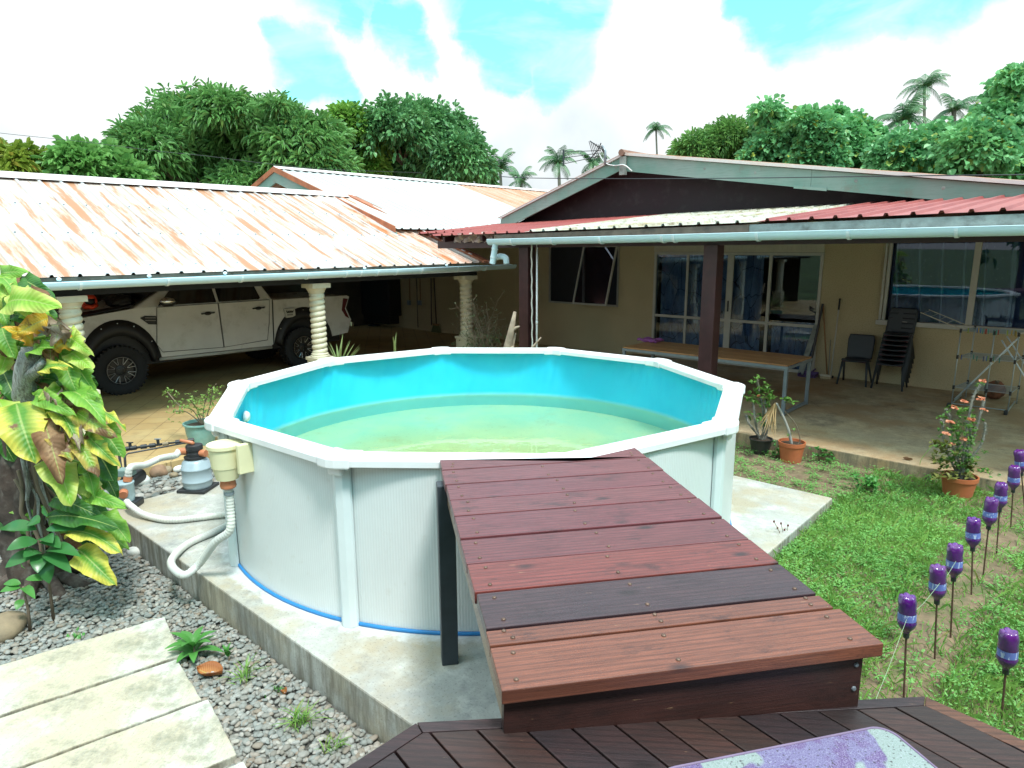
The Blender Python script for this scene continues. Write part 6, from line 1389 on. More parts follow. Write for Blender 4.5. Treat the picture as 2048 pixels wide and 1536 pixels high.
for k in range(150):
    x, y = random.gauss(1922, 24), random.uniform(815, 945)
    if abs(x - 1922) > 56: continue
    spray(mb, P3(x, y, random.uniform(-.16, .16)), 5, .055, .024)
for x, y in ((1962, 768), (1955, 775)): spray(mb, P3(x, y), 9, .06, .026)
mb.build('foliage', M['crown_thorn'], o3)
mb = MB()
for k in range(46):
    x, y = random.uniform(1868, 1950), random.uniform(885, 965)
    if x > 1915 and y < 925: continue
    spray(mb, P3(x, y, random.uniform(-.15, .05)), 5, .085, .034)
mb.build('yellowing_leaves', M['olive_leaf'], o3)
for x, y, n in ((1964, 763, 4), (1960, 800, 5), (1928, 806, 5), (1909, 818, 5), (1900, 845, 6), (1942, 840, 6), (1969, 822, 3), (1925, 880, 5), (1901, 889, 3), (1893, 868, 3)): flowers(o3, P3(x, y, -.12), n)
mb = MB(); pg_ = onz(1842, 955, -.1); mb.tube(spline([pg_, pg_ + Vector((-.03, 0, .18)), pg_ + Vector((.05, 0, .33)), pg_ + Vector((.12, 0, .40))], 5), .003, 5); o_ = mb.build('grass_stalk', M['grass'], None, off=pg_); tag(o_, 'single thin curved grass stalk left of the flowering pot', 'grass stalk')
# middle terracotta pot with drooping plant
p2 = onz(1581, 922, -.11); p2 = Vector((p2.x, p2.y, -.11)); o2 = thing('potted_plant', 'sparse plant with withered strands and bare leaning stem in a terracotta pot', 'potted plant', p2); pot(o2, p2, .158, .25, 'terracotta')
def P2(x, y, dy=0): return at(x, y, p2.y + dy)
MB().tube(spline([p2 + Vector((.0, 0, .2)), P2(1577, 860), P2(1565, 830), P2(1553, 806)], 6), [.018] * 6 + [.016] * 6 + [.012] * 6 + [.010], 9).build('stem', M['alu_grey'], o2, smooth=True)
MB().tube(spline([p2 + Vector((.06, 0, .2)), P2(1600, 880), P2(1592, 850), P2(1570, 822)], 6), .006, 6).build('stem', M['twig'], o2, smooth=True)
mb = MB(); top2 = P2(1552, 805)
for i in range(34): 
    a = random.uniform(-1, 1); e_ = top2 + Vector((-.06 + a * .09 - .03, random.uniform(-.1, .08), -random.uniform(.2, .42))); blade_mesh(mb, top2 + Vector((random.uniform(-.02, .02), 0, 0)), e_, .012, -.18, .2, 6, up=(0, -1, .2))
mb.build('dry_strand', M['dry_leaf'], o2)
mb = MB()
for x, y in ((1575, 803), (1568, 800), (1584, 806)): spray(mb, P2(x, y, -.03), 7, .085, .04)
for x, y in ((1588, 862), (1580, 870)): spray(mb, P2(x, y, -.05), 4, .06, .025)
mb.build('foliage', M['crown_thorn'], o2)
# black pot, thorny plant
p1 = onz(1520, 905, -.11); p1 = Vector((p1.x, p1.y, -.11)); o1 = thing('potted_plant', 'thorny green plant in a black pot partly behind the white pool rim', 'potted plant', p1); pot(o1, p1, .14, .19, 'black_pot', False)
def P1(x, y, dy=0): return at(x, y, p1.y + dy)
for tp_ in (((1525, 880), (1527, 830), (1518, 780), (1513, 758)), ((1515, 880), (1500, 850), (1492, 830)), ((1528, 880), (1540, 845), (1548, 812)), ((1520, 880), (1510, 840), (1506, 800)), ((1530, 885), (1532, 850), (1530, 800))):
    pts = [P1(x, y, random.uniform(-.06, .06)) for x, y in tp_]; pts[0] = Vector((p1.x + random.uniform(-.05, .05), p1.y, .06)); thorn_stem(o1, pts, .013)
mb = MB()
for x, y, k in ((1513, 762, 5), (1518, 785, 14), (1505, 805, 10), (1530, 800, 10), (1545, 805, 7), (1535, 830, 6), (1525, 845, 6), (1500, 830, 4)):
    for i in range(k): spray(mb, P1(x + random.gauss(0, 9), y + random.gauss(0, 8), random.uniform(-.1, .1)), 4, .075, .032)
mb.build('foliage', M['crown_thorn'], o1); flowers(o1, P1(1518, 795, -.1), 3)
# teal pot with small leaved bush
p4 = onz(405, 886, 0); o4 = thing('potted_plant', 'small leaved bushy plant in a blue green bowl pot behind the filter', 'potted plant', p4); pot(o4, p4, .205, .28, 'teal_pot', False)
def P4(x, y, dy=0): return at(x, y, p4.y + dy)
mb = MB()
for br in (((405, 850), (385, 820), (360, 812), (335, 784)), ((405, 850), (408, 815), (415, 790), (432, 768)), ((405, 850), (395, 820), (380, 800)), ((408, 850), (420, 810), (425, 775)), ((405, 850), (375, 825), (350, 822))):
    pts = [P4(x, y, random.uniform(-.1, .1) * i) for i, (x, y) in enumerate(br)]; mb.tube(spline(pts, 5), .007, 5)
mb.build('twigs', M['twig'], o4); mb = MB()
for x, y, k, s_ in ((348, 790, 10, 8), (372, 812, 34, 13), (355, 822, 22, 12), (400, 822, 30, 13), (420, 800, 34, 12), (428, 785, 16, 7), (395, 805, 22, 10), (338, 784, 6, 4), (432, 815, 20, 10), (410, 840, 16, 12)):
    for i in range(k): spray(mb, P4(random.gauss(x, s_), random.gauss(y, s_ * .8), random.uniform(-.2, .2)), 3, .05, .02)
mb.build('foliage', M['bonsai_leaf'], o4)
# dry thorny bush by the right column, yucca sprigs
random.seed(33)
bc_ = Vector(W(-8.9, 8.9, -.1)); bo = thing('dry_bush', 'sparse dry twiggy bush in front of the right twisted column', 'bush', bc_)
def PB(x, y, dy=0): return onpl(x, y, N, 8.9 + dy)
tw_, lv_ = MB(), MB()
for i in range(30):
    x1, y1 = random.uniform(915, 1005), random.uniform(600, 690); p0_ = PB(random.uniform(955, 985), 720); p1_2 = PB((x1 + 970) / 2 + random.uniform(-8, 8), (y1 + 720) / 2, random.uniform(-.2, .2)); p2_2 = PB(x1, y1, random.uniform(-.4, .3)); P = spline([p0_, p1_2, p2_2], 6); tw_.tube(P, [.007 - .0004 * j for j in range(len(P))], 4)
    for k in range(9):
        c = random.choice(P[4:]); e_ = c + Vector((random.uniform(-.16, .16), random.uniform(-.1, .1), random.uniform(-.02, .16))); tw_.tube([c, e_], .0022, 3); spray(lv_, e_, 3, .04, .018)
tw_.build('twigs', M['twig'], bo); 
for i in range(70): spray(lv_, PB(random.gauss(968, 24), random.uniform(670, 700), random.uniform(-.2, .2)), 4, .07, .022)
lv_.build('foliage', M['bush_leaf'], bo)
for lab, x, y0, y1, n, b in (('spiky yucca sprig behind the pool rim beside the left column', 678, 720, 678, 11, 6.6), ('single pale spike leaf poking above the far pool rim', 790, 705, 672, 3, 8.2)):
    p = onb(x, y0, b); p.z = max(p.z - .25, 0); o = thing('yucca', lab, 'plant', p); 
    for i in range(n):
        a = random.uniform(0, 2 * pi); e_ = random.uniform(.7, 1.4) if n > 4 else random.uniform(1.35, 1.5); l = (onb(x, y1, b).z - p.z) * random.uniform(.85, 1.15); mb = MB(); blade_mesh(mb, p, p + Vector((math.cos(a) * math.cos(e_) * l, math.sin(a) * math.cos(e_) * l, math.sin(e_) * l)), .05, .05, .5, 6); mb.build('leaf', M['yucca'], o)

# ================================================================== PURPLE BOTTLES ON RODS
BT = [((2.25, 3.55), (2.265, .525), .27, 'purple bottle on a rod nearest the wooden platform with a string tied to it'), ((2.66, 3.92), (2.665, .52), .27, 'purple bottle overlapping the next one, second along the string from the platform'), ((2.92, 4.16), (2.915, .56), .30, 'purple bottle partly hidden by its left neighbour, third from the platform'), ((3.43, 4.73), (3.435, .50), .24, 'purple bottle standing clear in the middle of the row'), ((3.72, 4.99), (3.725, .55), .30, 'purple bottle just before the row climbs to the right edge, fifth from the platform'),
      ((4.11, 5.41), (4.11, .54), .27, 'purple bottle in front of the right flower pot, sixth from the platform'), ((4.61, 5.92), (4.585, .53), .25, 'purple bottle right of the flower pot, second from the far end'), ((4.94, 6.24), (4.87, .60), .30, 'farthest purple bottle, with a pale cord round its neck, at the right edge'), ((2.70, 3.31), (2.665, .50), .20, 'lone purple bottle nearest the bottom right corner, apart from the row')]
first = None
def bottle_parts(o, hgt):
    s_ = hgt / .25; body = MB(); n = 30
    full = [(.012, 0), (.013, .018), (.018, .024), (.019, .030), (.030, .046), (.043, .064), (.050, .084), (.051, .096), (.047, .104), (.0465, .150), (.049, .158), (.046, .185), (.049, .212), (.048, .232), (.042, .246), (.028, .25), (.006, .238), (.001, .236)]
    vs = []
    for r, z in full:
        for j in range(n):
            a = 2 * pi * j / n; rr = r
            if z > .215 and r > .01: k_ = .5 + .5 * math.cos(5 * a); rr = r * (1 - .16 * (1 - k_)); zz = z + (.006 * k_ if z > .235 else 0)
            else: zz = z
            if .05 < z < .10: rr *= 1 + .015 * math.cos(8 * a)
            vs.append((rr * math.cos(a), rr * math.sin(a), zz * s_))
    body.add(vs, [(i * n + j, i * n + (j + 1) % n, (i + 1) * n + (j + 1) % n, (i + 1) * n + j) for i in range(len(full) - 1) for j in range(n)]); body.build('bottle', M['bottle'], o, smooth=True)
    MB().lathe((0, 0, 0), [(.0478, .106 * s_), (.0478, .149 * s_)], 30).build('label_band', M['bottle_label'], o, smooth=True)
    MB().lathe((0, 0, 0), [(.0165, -.006), (.0165, .020)], 14).build('neck_cap', M['black_plastic'], o)
    MB().tube([(0, 0, -.62), (0, 0, .1)], .006, 7).build('rod', M['rust_rod'], o)
for i, ((gx, gy), (tx, tz_), bz, lab) in enumerate(BT):
    top_ = Vector((tx, gy, tz_)); low = Vector((gx + (tx - gx) * .5 + .02 * (1 if i < 8 else .5), gy, bz)); d = (top_ - Vector((gx, gy, -.11))).normalized(); L_ = (top_ - low).length
    q = Vector((0, 0, 1)).rotation_difference((top_ - low).normalized() if i < 8 else d).to_euler()
    if first is None: first = o = thing('bottle_on_rod', lab, 'bottle', low, (q.x, q.y, q.z), 'purple bottles upside down on rods', local=True); bottle_parts(o, .25)
    else: o = copy_tree(first); o.location = low; o.rotation_euler = q; o['label'] = lab
    o.rotation_euler.rotate_axis('Z', i * 1.1); o.rotation_euler.rotate_axis('X', R((i * 37 % 7 - 3) * .9))
sp_ = [Vector((1.75, 2.95, .18)), Vector((2.25, 3.52, .40)), Vector((2.66, 3.88, .43)), Vector((2.92, 4.13, .46))]
o_ = MB().tube([p for a_, b_ in zip(sp_, sp_[1:]) for p in (a_, a_.lerp(b_, .5) - Vector((0, 0, .02)))] + [sp_[-1]], 0.0011, 5).build('string', M['string'], None, off=sp_[0]); tag(o_, 'thin pale string tied between the first purple bottles and the platform', 'string')

# ================================================================== ANTENNAS, OVERHEAD WIRES
an = hthing('tv_antenna', 'TV antenna on the left slope of the gable with a white cable', 'antenna', (-8.9, 12.72, 3.9))
AP = lambda x, y, b=12.66: Vector(ab(onb(x, y, b)))
MB().tube([AP(1211, 330), AP(1210, 302), AP(1204, 292)], .028, 8).build('mast', M['steel_grey'], an, smooth=True)
for y0, y1 in ((304, 301), (316, 306), (328, 312)): MB().tube([AP(1126, y0), AP(1200, y1)], .008, 6).build('boom', M['wire'], an)
MB().tube([AP(1127, 300), AP(1127, 332)], .02, 6).build('end_element', M['wire'], an)
for i in range(8):
    x = 1184 + i * 3.6; MB().tube([AP(x - 6, 283 + i * 1.2, 12.2), AP(x + 4, 318 - i, 13.1)], .007, 5).build('element', M['wire'], an)
MB().tube([AP(1180, 282), AP(1206, 300), AP(1214, 318)], .012, 6).build('reflector_arm', M['wire'], an); MB().tube([AP(1180, 318), AP(1196, 300), AP(1202, 286)], .012, 6).build('reflector_arm', M['wire'], an)
MB().tube(spline([AP(1205, 292), AP(1198, 305), AP(1210, 325), AP(1228, 331), AP(1248, 330, 12.6), AP(1264, 342)], 6), .012, 6).build('cable', M['white_plastic'], an, smooth=True)
an2 = thing('tv_antenna', 'small distant aerial standing above the far rusty roof ridge', 'antenna', onb(853, 362, 22))
AQ = lambda x, y: onb(x, y, 22)
MB().tube([AQ(853, 368), AQ(854, 338)], .03, 5).build('mast', M['steel_grey'], an2)
for x0, y0, x1, y1 in ((838, 341, 868, 339), (846, 345, 862, 344), (842, 337, 845, 345), (850, 336, 852, 343), (858, 335, 860, 343), (864, 335, 866, 343)): MB().tube([AQ(x0, y0), AQ(x1, y1)], .018, 4).build('element', M['steel_grey'], an2)
def wire(lab, pts, r):
    o = MB().tube(spline(pts, 8), r, 5).build('overhead_wire', M['wire'], None, off=pts[0]); tag(o, lab, 'wire'); return o
wire('thin overhead wire crossing the sky at the upper left to the mango tree', [at(-120, 250, 17), at(0, 266, 17.5), at(161, 283, 18.2), at(322, 303, 19), at(413, 312, 19.5), at(620, 336, 21), at(845, 346, 24)], .006)
wire('dark overhead wire stretched across the brown gable front', [onb(1000, 353, 12.3), onb(1061, 356, 12.3), onb(1254, 357.5, 12.3), onb(1500, 356, 12.3), onb(1800, 352, 12.3), onb(2048, 349.5, 12.3), onb(2200, 348, 12.3)], .009)

# ================================================================== TREES
rng = np.random.default_rng(5)
def unit(v): return v / np.maximum(1e-9, np.linalg.norm(v, axis=-1, keepdims=True))
def leaf_quads(base, d, side, L, wd, bend):
    """one folded rhombus (two faces meet on its rib as a kinked quad pair) per leaf"""
    L = L[:, None]; wd = wd[:, None]; nr = unit(np.cross(side, d)); mid = base + d * L * .5 + nr * (bend * L)
    tip = base + d * L - np.array([0, 0, 1.]) * L * .18
    V = np.stack([base, mid + side * wd * .5 + nr * wd * .12, tip, mid - side * wd * .5 + nr * wd * .12], 1)
    return V
def leaf_hex(base, d, side, L, wd, bend, p1=.3, p2=.7, f2=.85):
    L = L[:, None]; wd = wd[:, None]; nr = unit(np.cross(side, d)); dn = np.array([0, 0, -1.])
    m1 = base + d * L * p1 + nr * bend * L * .8; m2 = base + d * L * p2 + nr * bend * L + dn * L * .07; tip = base + d * L + dn * L * .22; up_ = nr * wd * .14
    return np.stack([base, m1 + side * wd * .5 + up_, m2 + side * wd * .5 * f2 + up_, tip, m2 - side * wd * .5 * f2 + up_, m1 - side * wd * .5 + up_], 1)
def hex_faces(n): b = (np.arange(n) * 6)[:, None]; return np.concatenate([b + np.array([[0, 1, 2, 3]]), b + np.array([[0, 3, 4, 5]])])
def crown(lobes, ncl, nleaf, L, wd, droop=.3, spread=.9, cl_r=.35, inner=.18, flat=1.0, seed=0):
    g = np.random.default_rng(seed); C = np.array([l[:3] for l in lobes]); Rr = np.array([l[3] for l in lobes]); pr = Rr ** 2 / (Rr ** 2).sum()
    k = g.choice(len(lobes), ncl, p=pr); dv = unit(g.normal(size=(ncl, 3))); low = dv[:, 2] < -.35; dv[low, 2] *= -.5; dv = unit(dv)
    rad = Rr[k] * np.where(g.random(ncl) < inner, g.uniform(.45, .85, ncl), g.uniform(.86, 1.08, ncl))
    P = C[k] + dv * rad[:, None] * np.array([1, 1, flat]) + g.normal(size=(ncl, 3)) * Rr[k][:, None] * .11
    fr_ = g.random(ncl) < .14; P[fr_] += dv[fr_] * (Rr[k][fr_] * g.uniform(.08, .3, fr_.sum()))[:, None]      # sprigs standing out of the outline
    # drop clusters buried in other lobes
    D = np.linalg.norm(P[:, None] - C[None], axis=2) / Rr[None]; D[np.arange(ncl), k] = 9; keep = (D.min(1) > .72) | (g.random(ncl) < .12)
    P, dv = P[keep], dv[keep]; m_ = len(P); n = m_ * nleaf
    out = np.repeat(dv, nleaf, 0); jit = unit(g.normal(size=(n, 3))); d = unit(out * (1 - spread * .45) + jit * spread + np.array([0, 0, -droop]))
    base = np.repeat(P, nleaf, 0) + jit * (cl_r * g.random(n) ** .6)[:, None] * .6
    side = unit(np.cross(d, unit(g.normal(size=(n, 3)) * .6 + np.array([0, 0, 1.]))))
    return leaf_hex(base, d, side, L * g.uniform(.6, 1.15, n), wd * g.uniform(.75, 1.15, n), .06), P
def build_tree(name, lab, lobes, matn, ncl, nleaf, L, wd, trunk, group=None, cat='tree', seed=0, **k):
    o = thing(name, lab, cat, trunk, 0, group); V, P = crown(lobes, ncl, nleaf, L, wd, seed=seed, **k)
    npmesh('crown', V.reshape(-1, 3), hex_faces(len(V)), M[matn], o)
    top = Vector((0, 0, 0)); 
    for l in lobes: top += Vector(l[:3]) / len(lobes)
    tb_ = Vector(trunk); fork = tb_.lerp(top, .45); r0 = max(.12, (top.z - tb_.z) * .04); random.seed(seed)
    MB().tube(spline([tb_, tb_.lerp(fork, .5) + Vector((random.uniform(-.15, .15), 0, 0)), fork], 6), [r0 * (1.2 - .04 * i) for i in range(13)], 10).build('trunk', M['bark'], o, smooth=True)
    mb = MB()
    for l in lobes[:max(3, len(lobes) // 6)]:
        c = Vector(l[:3]); m2 = fork.lerp(c, .55) + Vector((random.uniform(-.3, .3), random.uniform(-.3, .3), .1)); P_ = spline([fork, m2, c + Vector((0, 0, l[3] * .3))], 5); mb.tube(P_, [r0 * .55 * (1 - .08 * i) for i in range(len(P_))], 7)
        for j in range(5):
            d = Vector((random.uniform(-1, 1), random.uniform(-1, 1), random.uniform(0, 1))).normalized(); mb.tube([m2.lerp(c, .5), c + d * l[3] * .85], [r0 * .22, r0 * .06], 5)
    mb.build('limbs', M['bark'], o, smooth=True); return o
def lob(pxs, Y, dys=0.0, dn=0):
    pxs = [(x, y + dn * max(0, min(1, (400 - y) / 120)), r * .97) for x, y, r in pxs]; out = []
    for i, (x, y, r) in enumerate(pxs):
        Yi = Y + ((i * 37) % 11 - 5) / 5 * dys; p = at(x, y, Yi); out.append((p.x, p.y, p.z, r / FPX * Yi))
    return out
build_tree('mango_tree', 'large dark green mango tree with drooping leaves behind the carport', lob([(300, 300, 62), (345, 262, 60), (400, 240, 62), (450, 215, 48), (500, 250, 66), (560, 245, 52), (600, 290, 72), (390, 310, 76), (480, 320, 84), (290, 345, 52), (345, 200, 18), (555, 196, 18), (650, 262, 36), (530, 345, 60), (640, 340, 55), (310, 385, 50), (400, 390, 60), (500, 395, 60), (600, 385, 55)], 27, 2.0, 24), 'mango', 4800, 15, .36, .085, Vector((-11.2, 27.5, -.3)), seed=1, droop=.38, spread=.85, cl_r=.3, inner=.12)
build_tree('lime_tree', 'yellow green tree squeezed between the mango and the round dark tree', lob([(700, 265, 40), (725, 300, 38), (690, 320, 40), (735, 345, 30), (745, 255, 18)], 29.5, .8), 'lime_leaf', 620, 14, .30, .16, Vector((-6.8, 29.5, -.3)), seed=2, droop=.35, inner=.1, cl_r=.4)
build_tree('round_tree', 'rounded dark green tree right of the mango behind the rusty roof', lob([(790, 262, 62), (850, 245, 48), (880, 275, 62), (925, 320, 52), (830, 310, 78), (760, 300, 50), (900, 345, 55), (800, 345, 48), (930, 270, 22), (945, 350, 36)], 31, 2, 22), 'mango_dark', 2600, 14, .27, .14, Vector((-4.2, 31.5, -.3)), seed=3, droop=.4, spread=.85, inner=.1, cl_r=.45)
build_tree('young_tree', 'small yellow green tree with hanging new leaves at the far left', lob([(20, 325, 42), (65, 312, 30), (95, 335, 24), (-30, 310, 40), (40, 350, 40)], 20, .6, 36), 'young_leaf', 330, 12, .42, .10, Vector((-14.5, 20.4, -.3)), seed=4, droop=.7, spread=.6, cl_r=.3)
build_tree('broadleaf_tree', 'light green broad leaved small tree between the yellow tree and the mango', lob([(150, 320, 36), (190, 305, 28), (220, 335, 36), (170, 345, 40), (255, 352, 26)], 20.5, .6, 26), 'broad_leaf', 330, 11, .36, .17, Vector((-12.6, 20.8, -.3)), seed=5, droop=.35, spread=.8, cl_r=.35)
# right hand side thicket: each tree its own
build_tree('feathery_tree', 'darker feathery tree at the left end of the right hand thicket', lob([(1390, 305, 30), (1372, 325, 28), (1420, 292, 24), (1455, 285, 34), (1490, 300, 38), (1440, 320, 34), (1400, 335, 28), (1520, 290, 34)], 27, .8), 'feather', 900, 18, .26, .07, Vector((8.6, 27.4, -.3)), seed=6, droop=.25, spread=1, cl_r=.4)
build_tree('hibiscus_tree', 'pale green big leaved tree with a sprig reaching above the gable ridge', lob([(1535, 215, 20), (1560, 240, 22), (1545, 262, 30), (1550, 285, 40), (1590, 275, 38), (1575, 320, 44), (1520, 325, 36), (1527, 245, 14)], 25, .8, 14), 'hibiscus', 760, 13, .20, .19, Vector((10.0, 25.4, -.3)), seed=7, droop=.3, cl_r=.4, spread=.9)
build_tree('hibiscus_tree', 'pale green big leaved tree with three pointed tops left of the palms', lob([(1612, 235, 20), (1635, 228, 16), (1668, 222, 14), (1640, 270, 38), (1685, 262, 30), (1720, 265, 30), (1630, 320, 46), (1690, 315, 46), (1735, 300, 34), (1760, 330, 38)], 24, .8, 14), 'hibiscus', 1050, 13, .20, .19, Vector((11.4, 24.4, -.3)), seed=8, droop=.3, cl_r=.4, spread=.9)
build_tree('hibiscus_tree', 'low pale green tree just below the short palm', lob([(1800, 320, 44), (1845, 330, 44), (1790, 345, 36), (1880, 300, 40), (1900, 335, 50), (1760, 355, 30)], 22.5, .8), 'hibiscus', 880, 13, .19, .18, Vector((13.4, 22.9, -.3)), seed=9, droop=.3, cl_r=.4, spread=.9)
build_tree('hibiscus_tree', 'tallest pale green tree leaning in from the right edge', lob([(1950, 300, 52), (2000, 240, 44), (2040, 185, 46), (1990, 330, 60), (2060, 260, 70), (1945, 270, 34), (2045, 340, 66), (1920, 290, 30), (2100, 200, 80), (2030, 150, 20)], 20, 1, 14), 'hibiscus', 1700, 13, .18, .17, Vector((15.4, 20.6, -.3)), seed=10, droop=.3, cl_r=.4, spread=.9)
# coconut palms
def palm(lab, x, y, rpx, Y, nf, base_px=None, trunk=.1, seed=0, up=.35):
    c = at(x, y, Y); r = rpx * 1.35 / FPX * Y; random.seed(seed); g = at(base_px if base_px else x, 480, Y); g = Vector((g.x, g.y, -.3)); o = thing('coconut_palm', lab, 'palm tree', g, 0, 'coconut palms behind the roofs')
    MB().tube(spline([g, g.lerp(c, .5) + Vector((.15, 0, 0)), c], 8), [.6 * trunk * (1.25 - .03 * i) for i in range(17)], 9).build('trunk', M['palm_bark'], o, smooth=True)
    for i in range(nf):
        a = 2 * pi * i / nf + random.uniform(-.25, .25); e_ = random.choice([-.1, .25, .55, .85, 1.15]) + random.uniform(-.15, .15) + up * .3; l = r * random.uniform(.85, 1.15); pts = []; d = Vector((math.cos(a) * math.cos(e_), math.sin(a) * math.cos(e_), math.sin(e_))); p = Vector(c); st = l / 9
        for k in range(10): pts.append(p.copy()); p = p + d * st; d = (d + Vector((0, 0, -.19 - .014 * k))).normalized()
        mb = MB(); mb.tube(pts, [r * .012 * (1.2 - .1 * k) for k in range(10)], 4)
        for k in range(1, 10):
            for q in (0, .33, .66):
                b = pts[k - 1].lerp(pts[k], q); dd = (pts[k] - pts[k - 1]).normalized(); s_ = dd.cross(Vector((0, 0, 1))).normalized(); ll = l * .34 * math.sin(pi * min(1, (k + q) / 10.2 * .85 + .12))
                for sg in (1, -1):
                    e2 = b + (s_ * sg * .75 + dd * .55 + Vector((0, 0, -.55 - .2 * random.random()))).normalized() * ll; sd_ = dd * r * .011; mid = b.lerp(e2, .5) + Vector((0, 0, .06 * ll)); mb.add([b - sd_, mid - sd_, e2, mid + sd_ * 1.2, b + sd_], [(0, 1, 3, 4), (1, 2, 3)])
        mb.build('frond', M['palm'], o)
    return o
palm('small palm nearest the round dark tree beyond the rusty roof', 1000, 335, 36, 46, 14, 1002, .2, 1)
palm('lowest palm just above the rusty roof ridge, left of the gable', 1042, 362, 32, 44, 12, 1042, .2, 2)
palm('bushy palm directly behind the left boom of the antenna', 1117, 325, 34, 44, 15, 1117, .2, 3, .1)
palm('palm half hidden behind the antenna mast', 1185, 328, 32, 46, 13, 1188, .2, 4, .1)
palm('lone slim palm in the open sky right of the gable ridge', 1312, 258, 25, 62, 13, 1318, .16, 5)
palm('short palm top peeking over the left end of the thicket', 1412, 272, 20, 40, 10, 1412, .2, 6)
palm('bushy palm left of the tall thin palm', 1806, 240, 50, 32, 18, 1806, .2, 7)
palm('tallest thin trunked palm above the right thicket', 1849, 172, 36, 46, 16, 1848, .18, 8, 0)
palm('spreading palm top right of the tall thin palm', 1908, 218, 42, 32, 13, 1905, .2, 9)

# ================================================================== LAWN
rng = np.random.default_rng(9)
def lawn_points(n):
    a = rng.uniform(-1.9, 2.4, n); b = rng.uniform(1.2, 8.46, n); return a, b
def to_w(a, b): return np.stack([a * U.x + b * N.x, a * U.y + b * N.y], 1)
l0, l1 = np.array([2.0, 3.3]), np.array([5.2, 6.5])
def density(P):
    t = np.clip(((P - l0) @ (l1 - l0)) / ((l1 - l0) @ (l1 - l0)), 0, 1); d = np.linalg.norm(P - (l0 + t[:, None] * (l1 - l0)), axis=1)
    nz_ = np.sin(P[:, 0] * 3.1 + 1.3 * np.sin(P[:, 1] * 2.3)) * np.sin(P[:, 1] * 2.7 + 1.7 * np.sin(P[:, 0] * 1.9)) + .5 * np.sin(P[:, 0] * 7.3 + P[:, 1] * 5.1)
    k = np.clip(.82 + .46 * nz_, .18, 1); k *= np.where(d < .17, .12, np.where(d < .3, .55, 1)); b = P @ np.array([N.x, N.y]); k *= np.where(b > 7.6, .55, 1); return k
a, b = lawn_points(210000); P = to_w(a, b); P = P[rng.random(len(P)) < density(P) * np.clip(1.25 - .07 * P[:, 1], .4, 1)]
def blades(P, Lm, wd, z0):
    n = len(P); L = Lm * rng.uniform(.35, 1.25, n); ang = rng.uniform(0, 2 * pi, n); lean = rng.uniform(.1, 1.0, n); d = np.stack([np.cos(ang) * np.sin(lean), np.sin(ang) * np.sin(lean), np.cos(lean)], 1); s_ = np.stack([-np.sin(ang), np.cos(ang), 0 * ang], 1)
    base = np.concatenate([P, np.full((n, 1), z0)], 1); w_ = (wd * rng.uniform(.7, 1.3, n))[:, None]; mid = base + d * L[:, None] * .55; tip = base + d * L[:, None] * .8 + np.stack([d[:, 0], d[:, 1], 0 * L], 1) * L[:, None] * .35
    return np.stack([base - s_ * w_ * .5, base + s_ * w_ * .5, mid + s_ * w_ * .45, tip], 1)
V = np.concatenate([blades(P, .07, .006, -.118), blades(P[::6], .15, .006, -.118)])
struct(npmesh('grass', V.reshape(-1, 3), np.arange(len(V) * 4).reshape(-1, 4), M['grass']), 'stuff')
# low leafy weeds in clumps
cn_ = 6800; a, b = lawn_points(cn_); Pc = to_w(a, b); Pc = Pc[rng.random(len(Pc)) < density(Pc)]
q2 = rng.uniform([-7.0, 6.95], [-1.9, 8.4], (700, 2)); Pc = np.concatenate([Pc, to_w(q2[:, 0], q2[:, 1])])
kk = 20; n = len(Pc) * kk; hgt = np.repeat(rng.uniform(.015, .085, len(Pc)) * (1 + (rng.random(len(Pc)) < .08) * 1.2), kk); ctr = np.repeat(Pc, kk, 0); off = rng.normal(0, .036, (n, 2))
base = np.concatenate([ctr + off, (-.11 + hgt * rng.uniform(.3, 1, n))[:, None]], 1); ang = rng.uniform(0, 2 * pi, n); el = rng.uniform(-.3, .6, n); d = np.stack([np.cos(ang) * np.cos(el), np.sin(ang) * np.cos(el), np.sin(el)], 1); side = np.stack([-np.sin(ang), np.cos(ang), rng.uniform(-.3, .3, n)], 1)
V = leaf_quads(base, d, unit(side), rng.uniform(.015, .042, n), rng.uniform(.008, .018, n), .1)
struct(npmesh('ground_cover', V.reshape(-1, 3), np.arange(len(V) * 4).reshape(-1, 4), M['weed']), 'stuff')
# taller weeds along the patio kerb and the slab
random.seed(44)
for lab, x, y, n_, L_ in (('leafy weed against the patio kerb right of the terracotta pot', 1650, 925, 26, .10), ('leafy weed on the lawn right of the slab corner', 1735, 985, 30, .12), ('broad leaved weed between the flower pot and the bottles', 1968, 975, 22, .13), ('leafy weed at the foot of the black pot', 1555, 915, 20, .08)):
    p = onz(x, y, -.11); mb = MB(); o = thing('weed', lab, 'weed', p)
    for i in range(n_): spray(mb, p + Vector((random.gauss(0, .07), random.gauss(0, .07), random.uniform(.02, .16))), 4, L_ * .6, .03)
    mb.build('foliage', M['rosette_leaf'], o); mb = MB()
    for i in range(6): mb.tube([p + Vector((random.gauss(0, .03), random.gauss(0, .03), -.01)), p + Vector((random.gauss(0, .07), random.gauss(0, .07), .15))], .003, 4)
    mb.build('stem', M['twig'], o)
fs = onz(1562, 1090, -.11); o = thing('flower_stalks', 'thin bare stalks with dark red buds beside the slab edge', 'weed', fs)
for i in range(5):
    q = at(1548 + i * 7, 1043 + (i * 13) % 22, fs.y + .02 * i); MB().tube(spline([fs + Vector((.01 * i, 0, 0)), fs.lerp(q, .5) + Vector((.02, 0, 0)), q], 4), .0025, 4).build('stalk', M['twig'], o); MB().ball(q, .009, (1, 1, 1.4), 4).build('bud', M['lamp_red'], o)

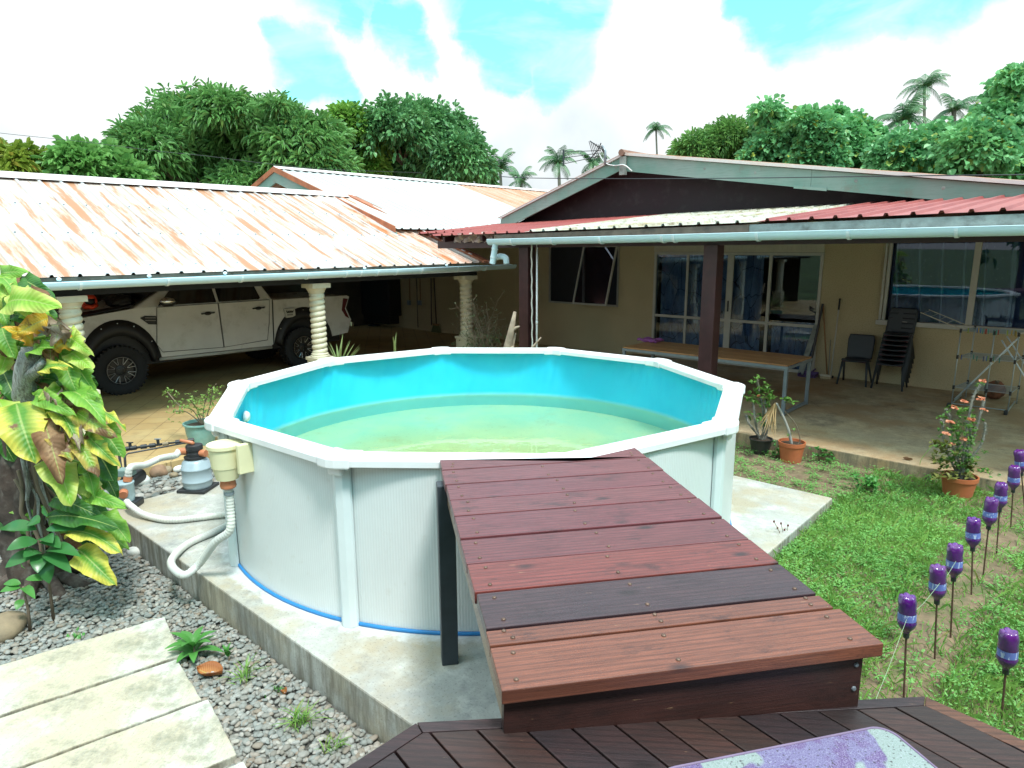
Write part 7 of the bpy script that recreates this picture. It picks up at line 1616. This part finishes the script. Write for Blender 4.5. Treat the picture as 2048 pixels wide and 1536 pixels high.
# ================================================================== GRAVEL
def ico():
    import bmesh
    bm = bmesh.new(); bmesh.ops.create_icosphere(bm, subdivisions=2, radius=1); v = np.array([x.co[:] for x in bm.verts]); f = np.array([[q.index for q in fc.verts] for fc in bm.faces]); bm.free(); return v, f
iv, if_ = ico(); Vs, Fs = [], []; rng = np.random.default_rng(3); shapes = []
for k in range(8):
    s_ = iv * np.array([rng.uniform(.9, 1.3), rng.uniform(.65, 1.0), rng.uniform(.42, .65)]); nz_ = 1 + .10 * np.sin(iv @ rng.normal(size=3) * 2.6 + k) + .06 * np.sin(iv @ rng.normal(size=3) * 5); shapes.append(s_ * nz_[:, None])
def scatter(n, a0, a1, b0, b1, z, r0, r1):
    P = np.stack([rng.uniform(a0, a1, n), rng.uniform(b0, b1, n)], 1); return P, np.full(n, z), rng.uniform(r0, r1, n) ** 1.0
parts = [scatter(16000, -7.6, -2.1, .15, 1.985, -.252, .011, .026), scatter(7500, -7.6, -2.1, .15, 1.97, -.235, .011, .027), scatter(500, -8.1, -7.13, 2.0, 5.6, -.125, .03, .055), scatter(1500, -8.1, -7.13, 2.0, 6.5, -.13, .012, .03)]
vo_ = 0
for Pp, zz, rr in parts:
    X = to_w(Pp[:, 0], Pp[:, 1])
    # only where the frame or a step to the side can see it
    for i in range(len(Pp)):
        s_ = shapes[rng.integers(8)]; t = rng.uniform(0, 2 * pi); c, sn = math.cos(t), math.sin(t); tx = rng.normal(0, .3); q = s_ * rr[i]; x = q[:, 0] * c - q[:, 1] * sn; y = q[:, 0] * sn + q[:, 1] * c; z = q[:, 2] + x * tx * .4
        Vs.append(np.stack([x + X[i, 0], y + X[i, 1], z + zz[i]], 1)); Fs.append(if_ + vo_); vo_ += len(iv)
V = np.concatenate(Vs); F = np.concatenate(Fs)
struct(npmesh('pebbles', V, F, M['pebble'], None, True), 'stuff')

# ================================================================== BEHIND THE VIEWER (unseen, added to shade the deck and darken window reflections)
tr_ = thing('unseen_terrace', 'dark walled terrace with a flat roof, added out of view behind the deck for shade and window reflections', 'terrace', (0, -2.5, 1.0))
MB().span(-4, 5, -4.2, .15, 3.55, 3.62).build('roof', M['red_roof'], tr_)
MB().span(-4, 5, .152, .20, 3.45, 3.64).build('fascia', M['fascia'], tr_)
tw2 = MB(); tw2.span(-4, -1.2, -4.3, -4.202, -.3, 3.55); tw2.span(1.2, 5, -4.3, -4.202, -.3, 3.55); tw2.span(-1.2, 1.2, -4.3, -4.202, 3.1, 3.55); tw2.build('wall', M['shed_wall'], tr_)
MB().span(-1.2, 1.2, -4.28, -4.22, .9, 3.1).build('door', M['post_wood'], tr_)
for x in (-3.6, 4.2): MB().span(x - .07, x + .07, -.05, .09, -.3, 3.55).build('post', M['post_wood'], tr_)
for i, (x, y) in enumerate(((12, -6), (16, 3), (9, -14), (-4, -16), (-12, -9))):
    g_ = random.Random(i); lb = [(x + g_.uniform(-2, 2), y + g_.uniform(-2, 2), g_.uniform(2.2, 5.5), g_.uniform(1.3, 2.0)) for _ in range(9)]
    build_tree('garden_tree', ['bushy tree to the right of the terrace, outside the view', 'bushy tree beyond the lawn to the right, outside the view', 'bushy tree behind the terrace on the right, outside the view', 'bushy tree straight behind the terrace, outside the view', 'bushy tree behind the terrace on the left, outside the view'][i], lb, 'mango_dark', 420, 10, .5, .26, Vector((x, y, -.3)), seed=30 + i)
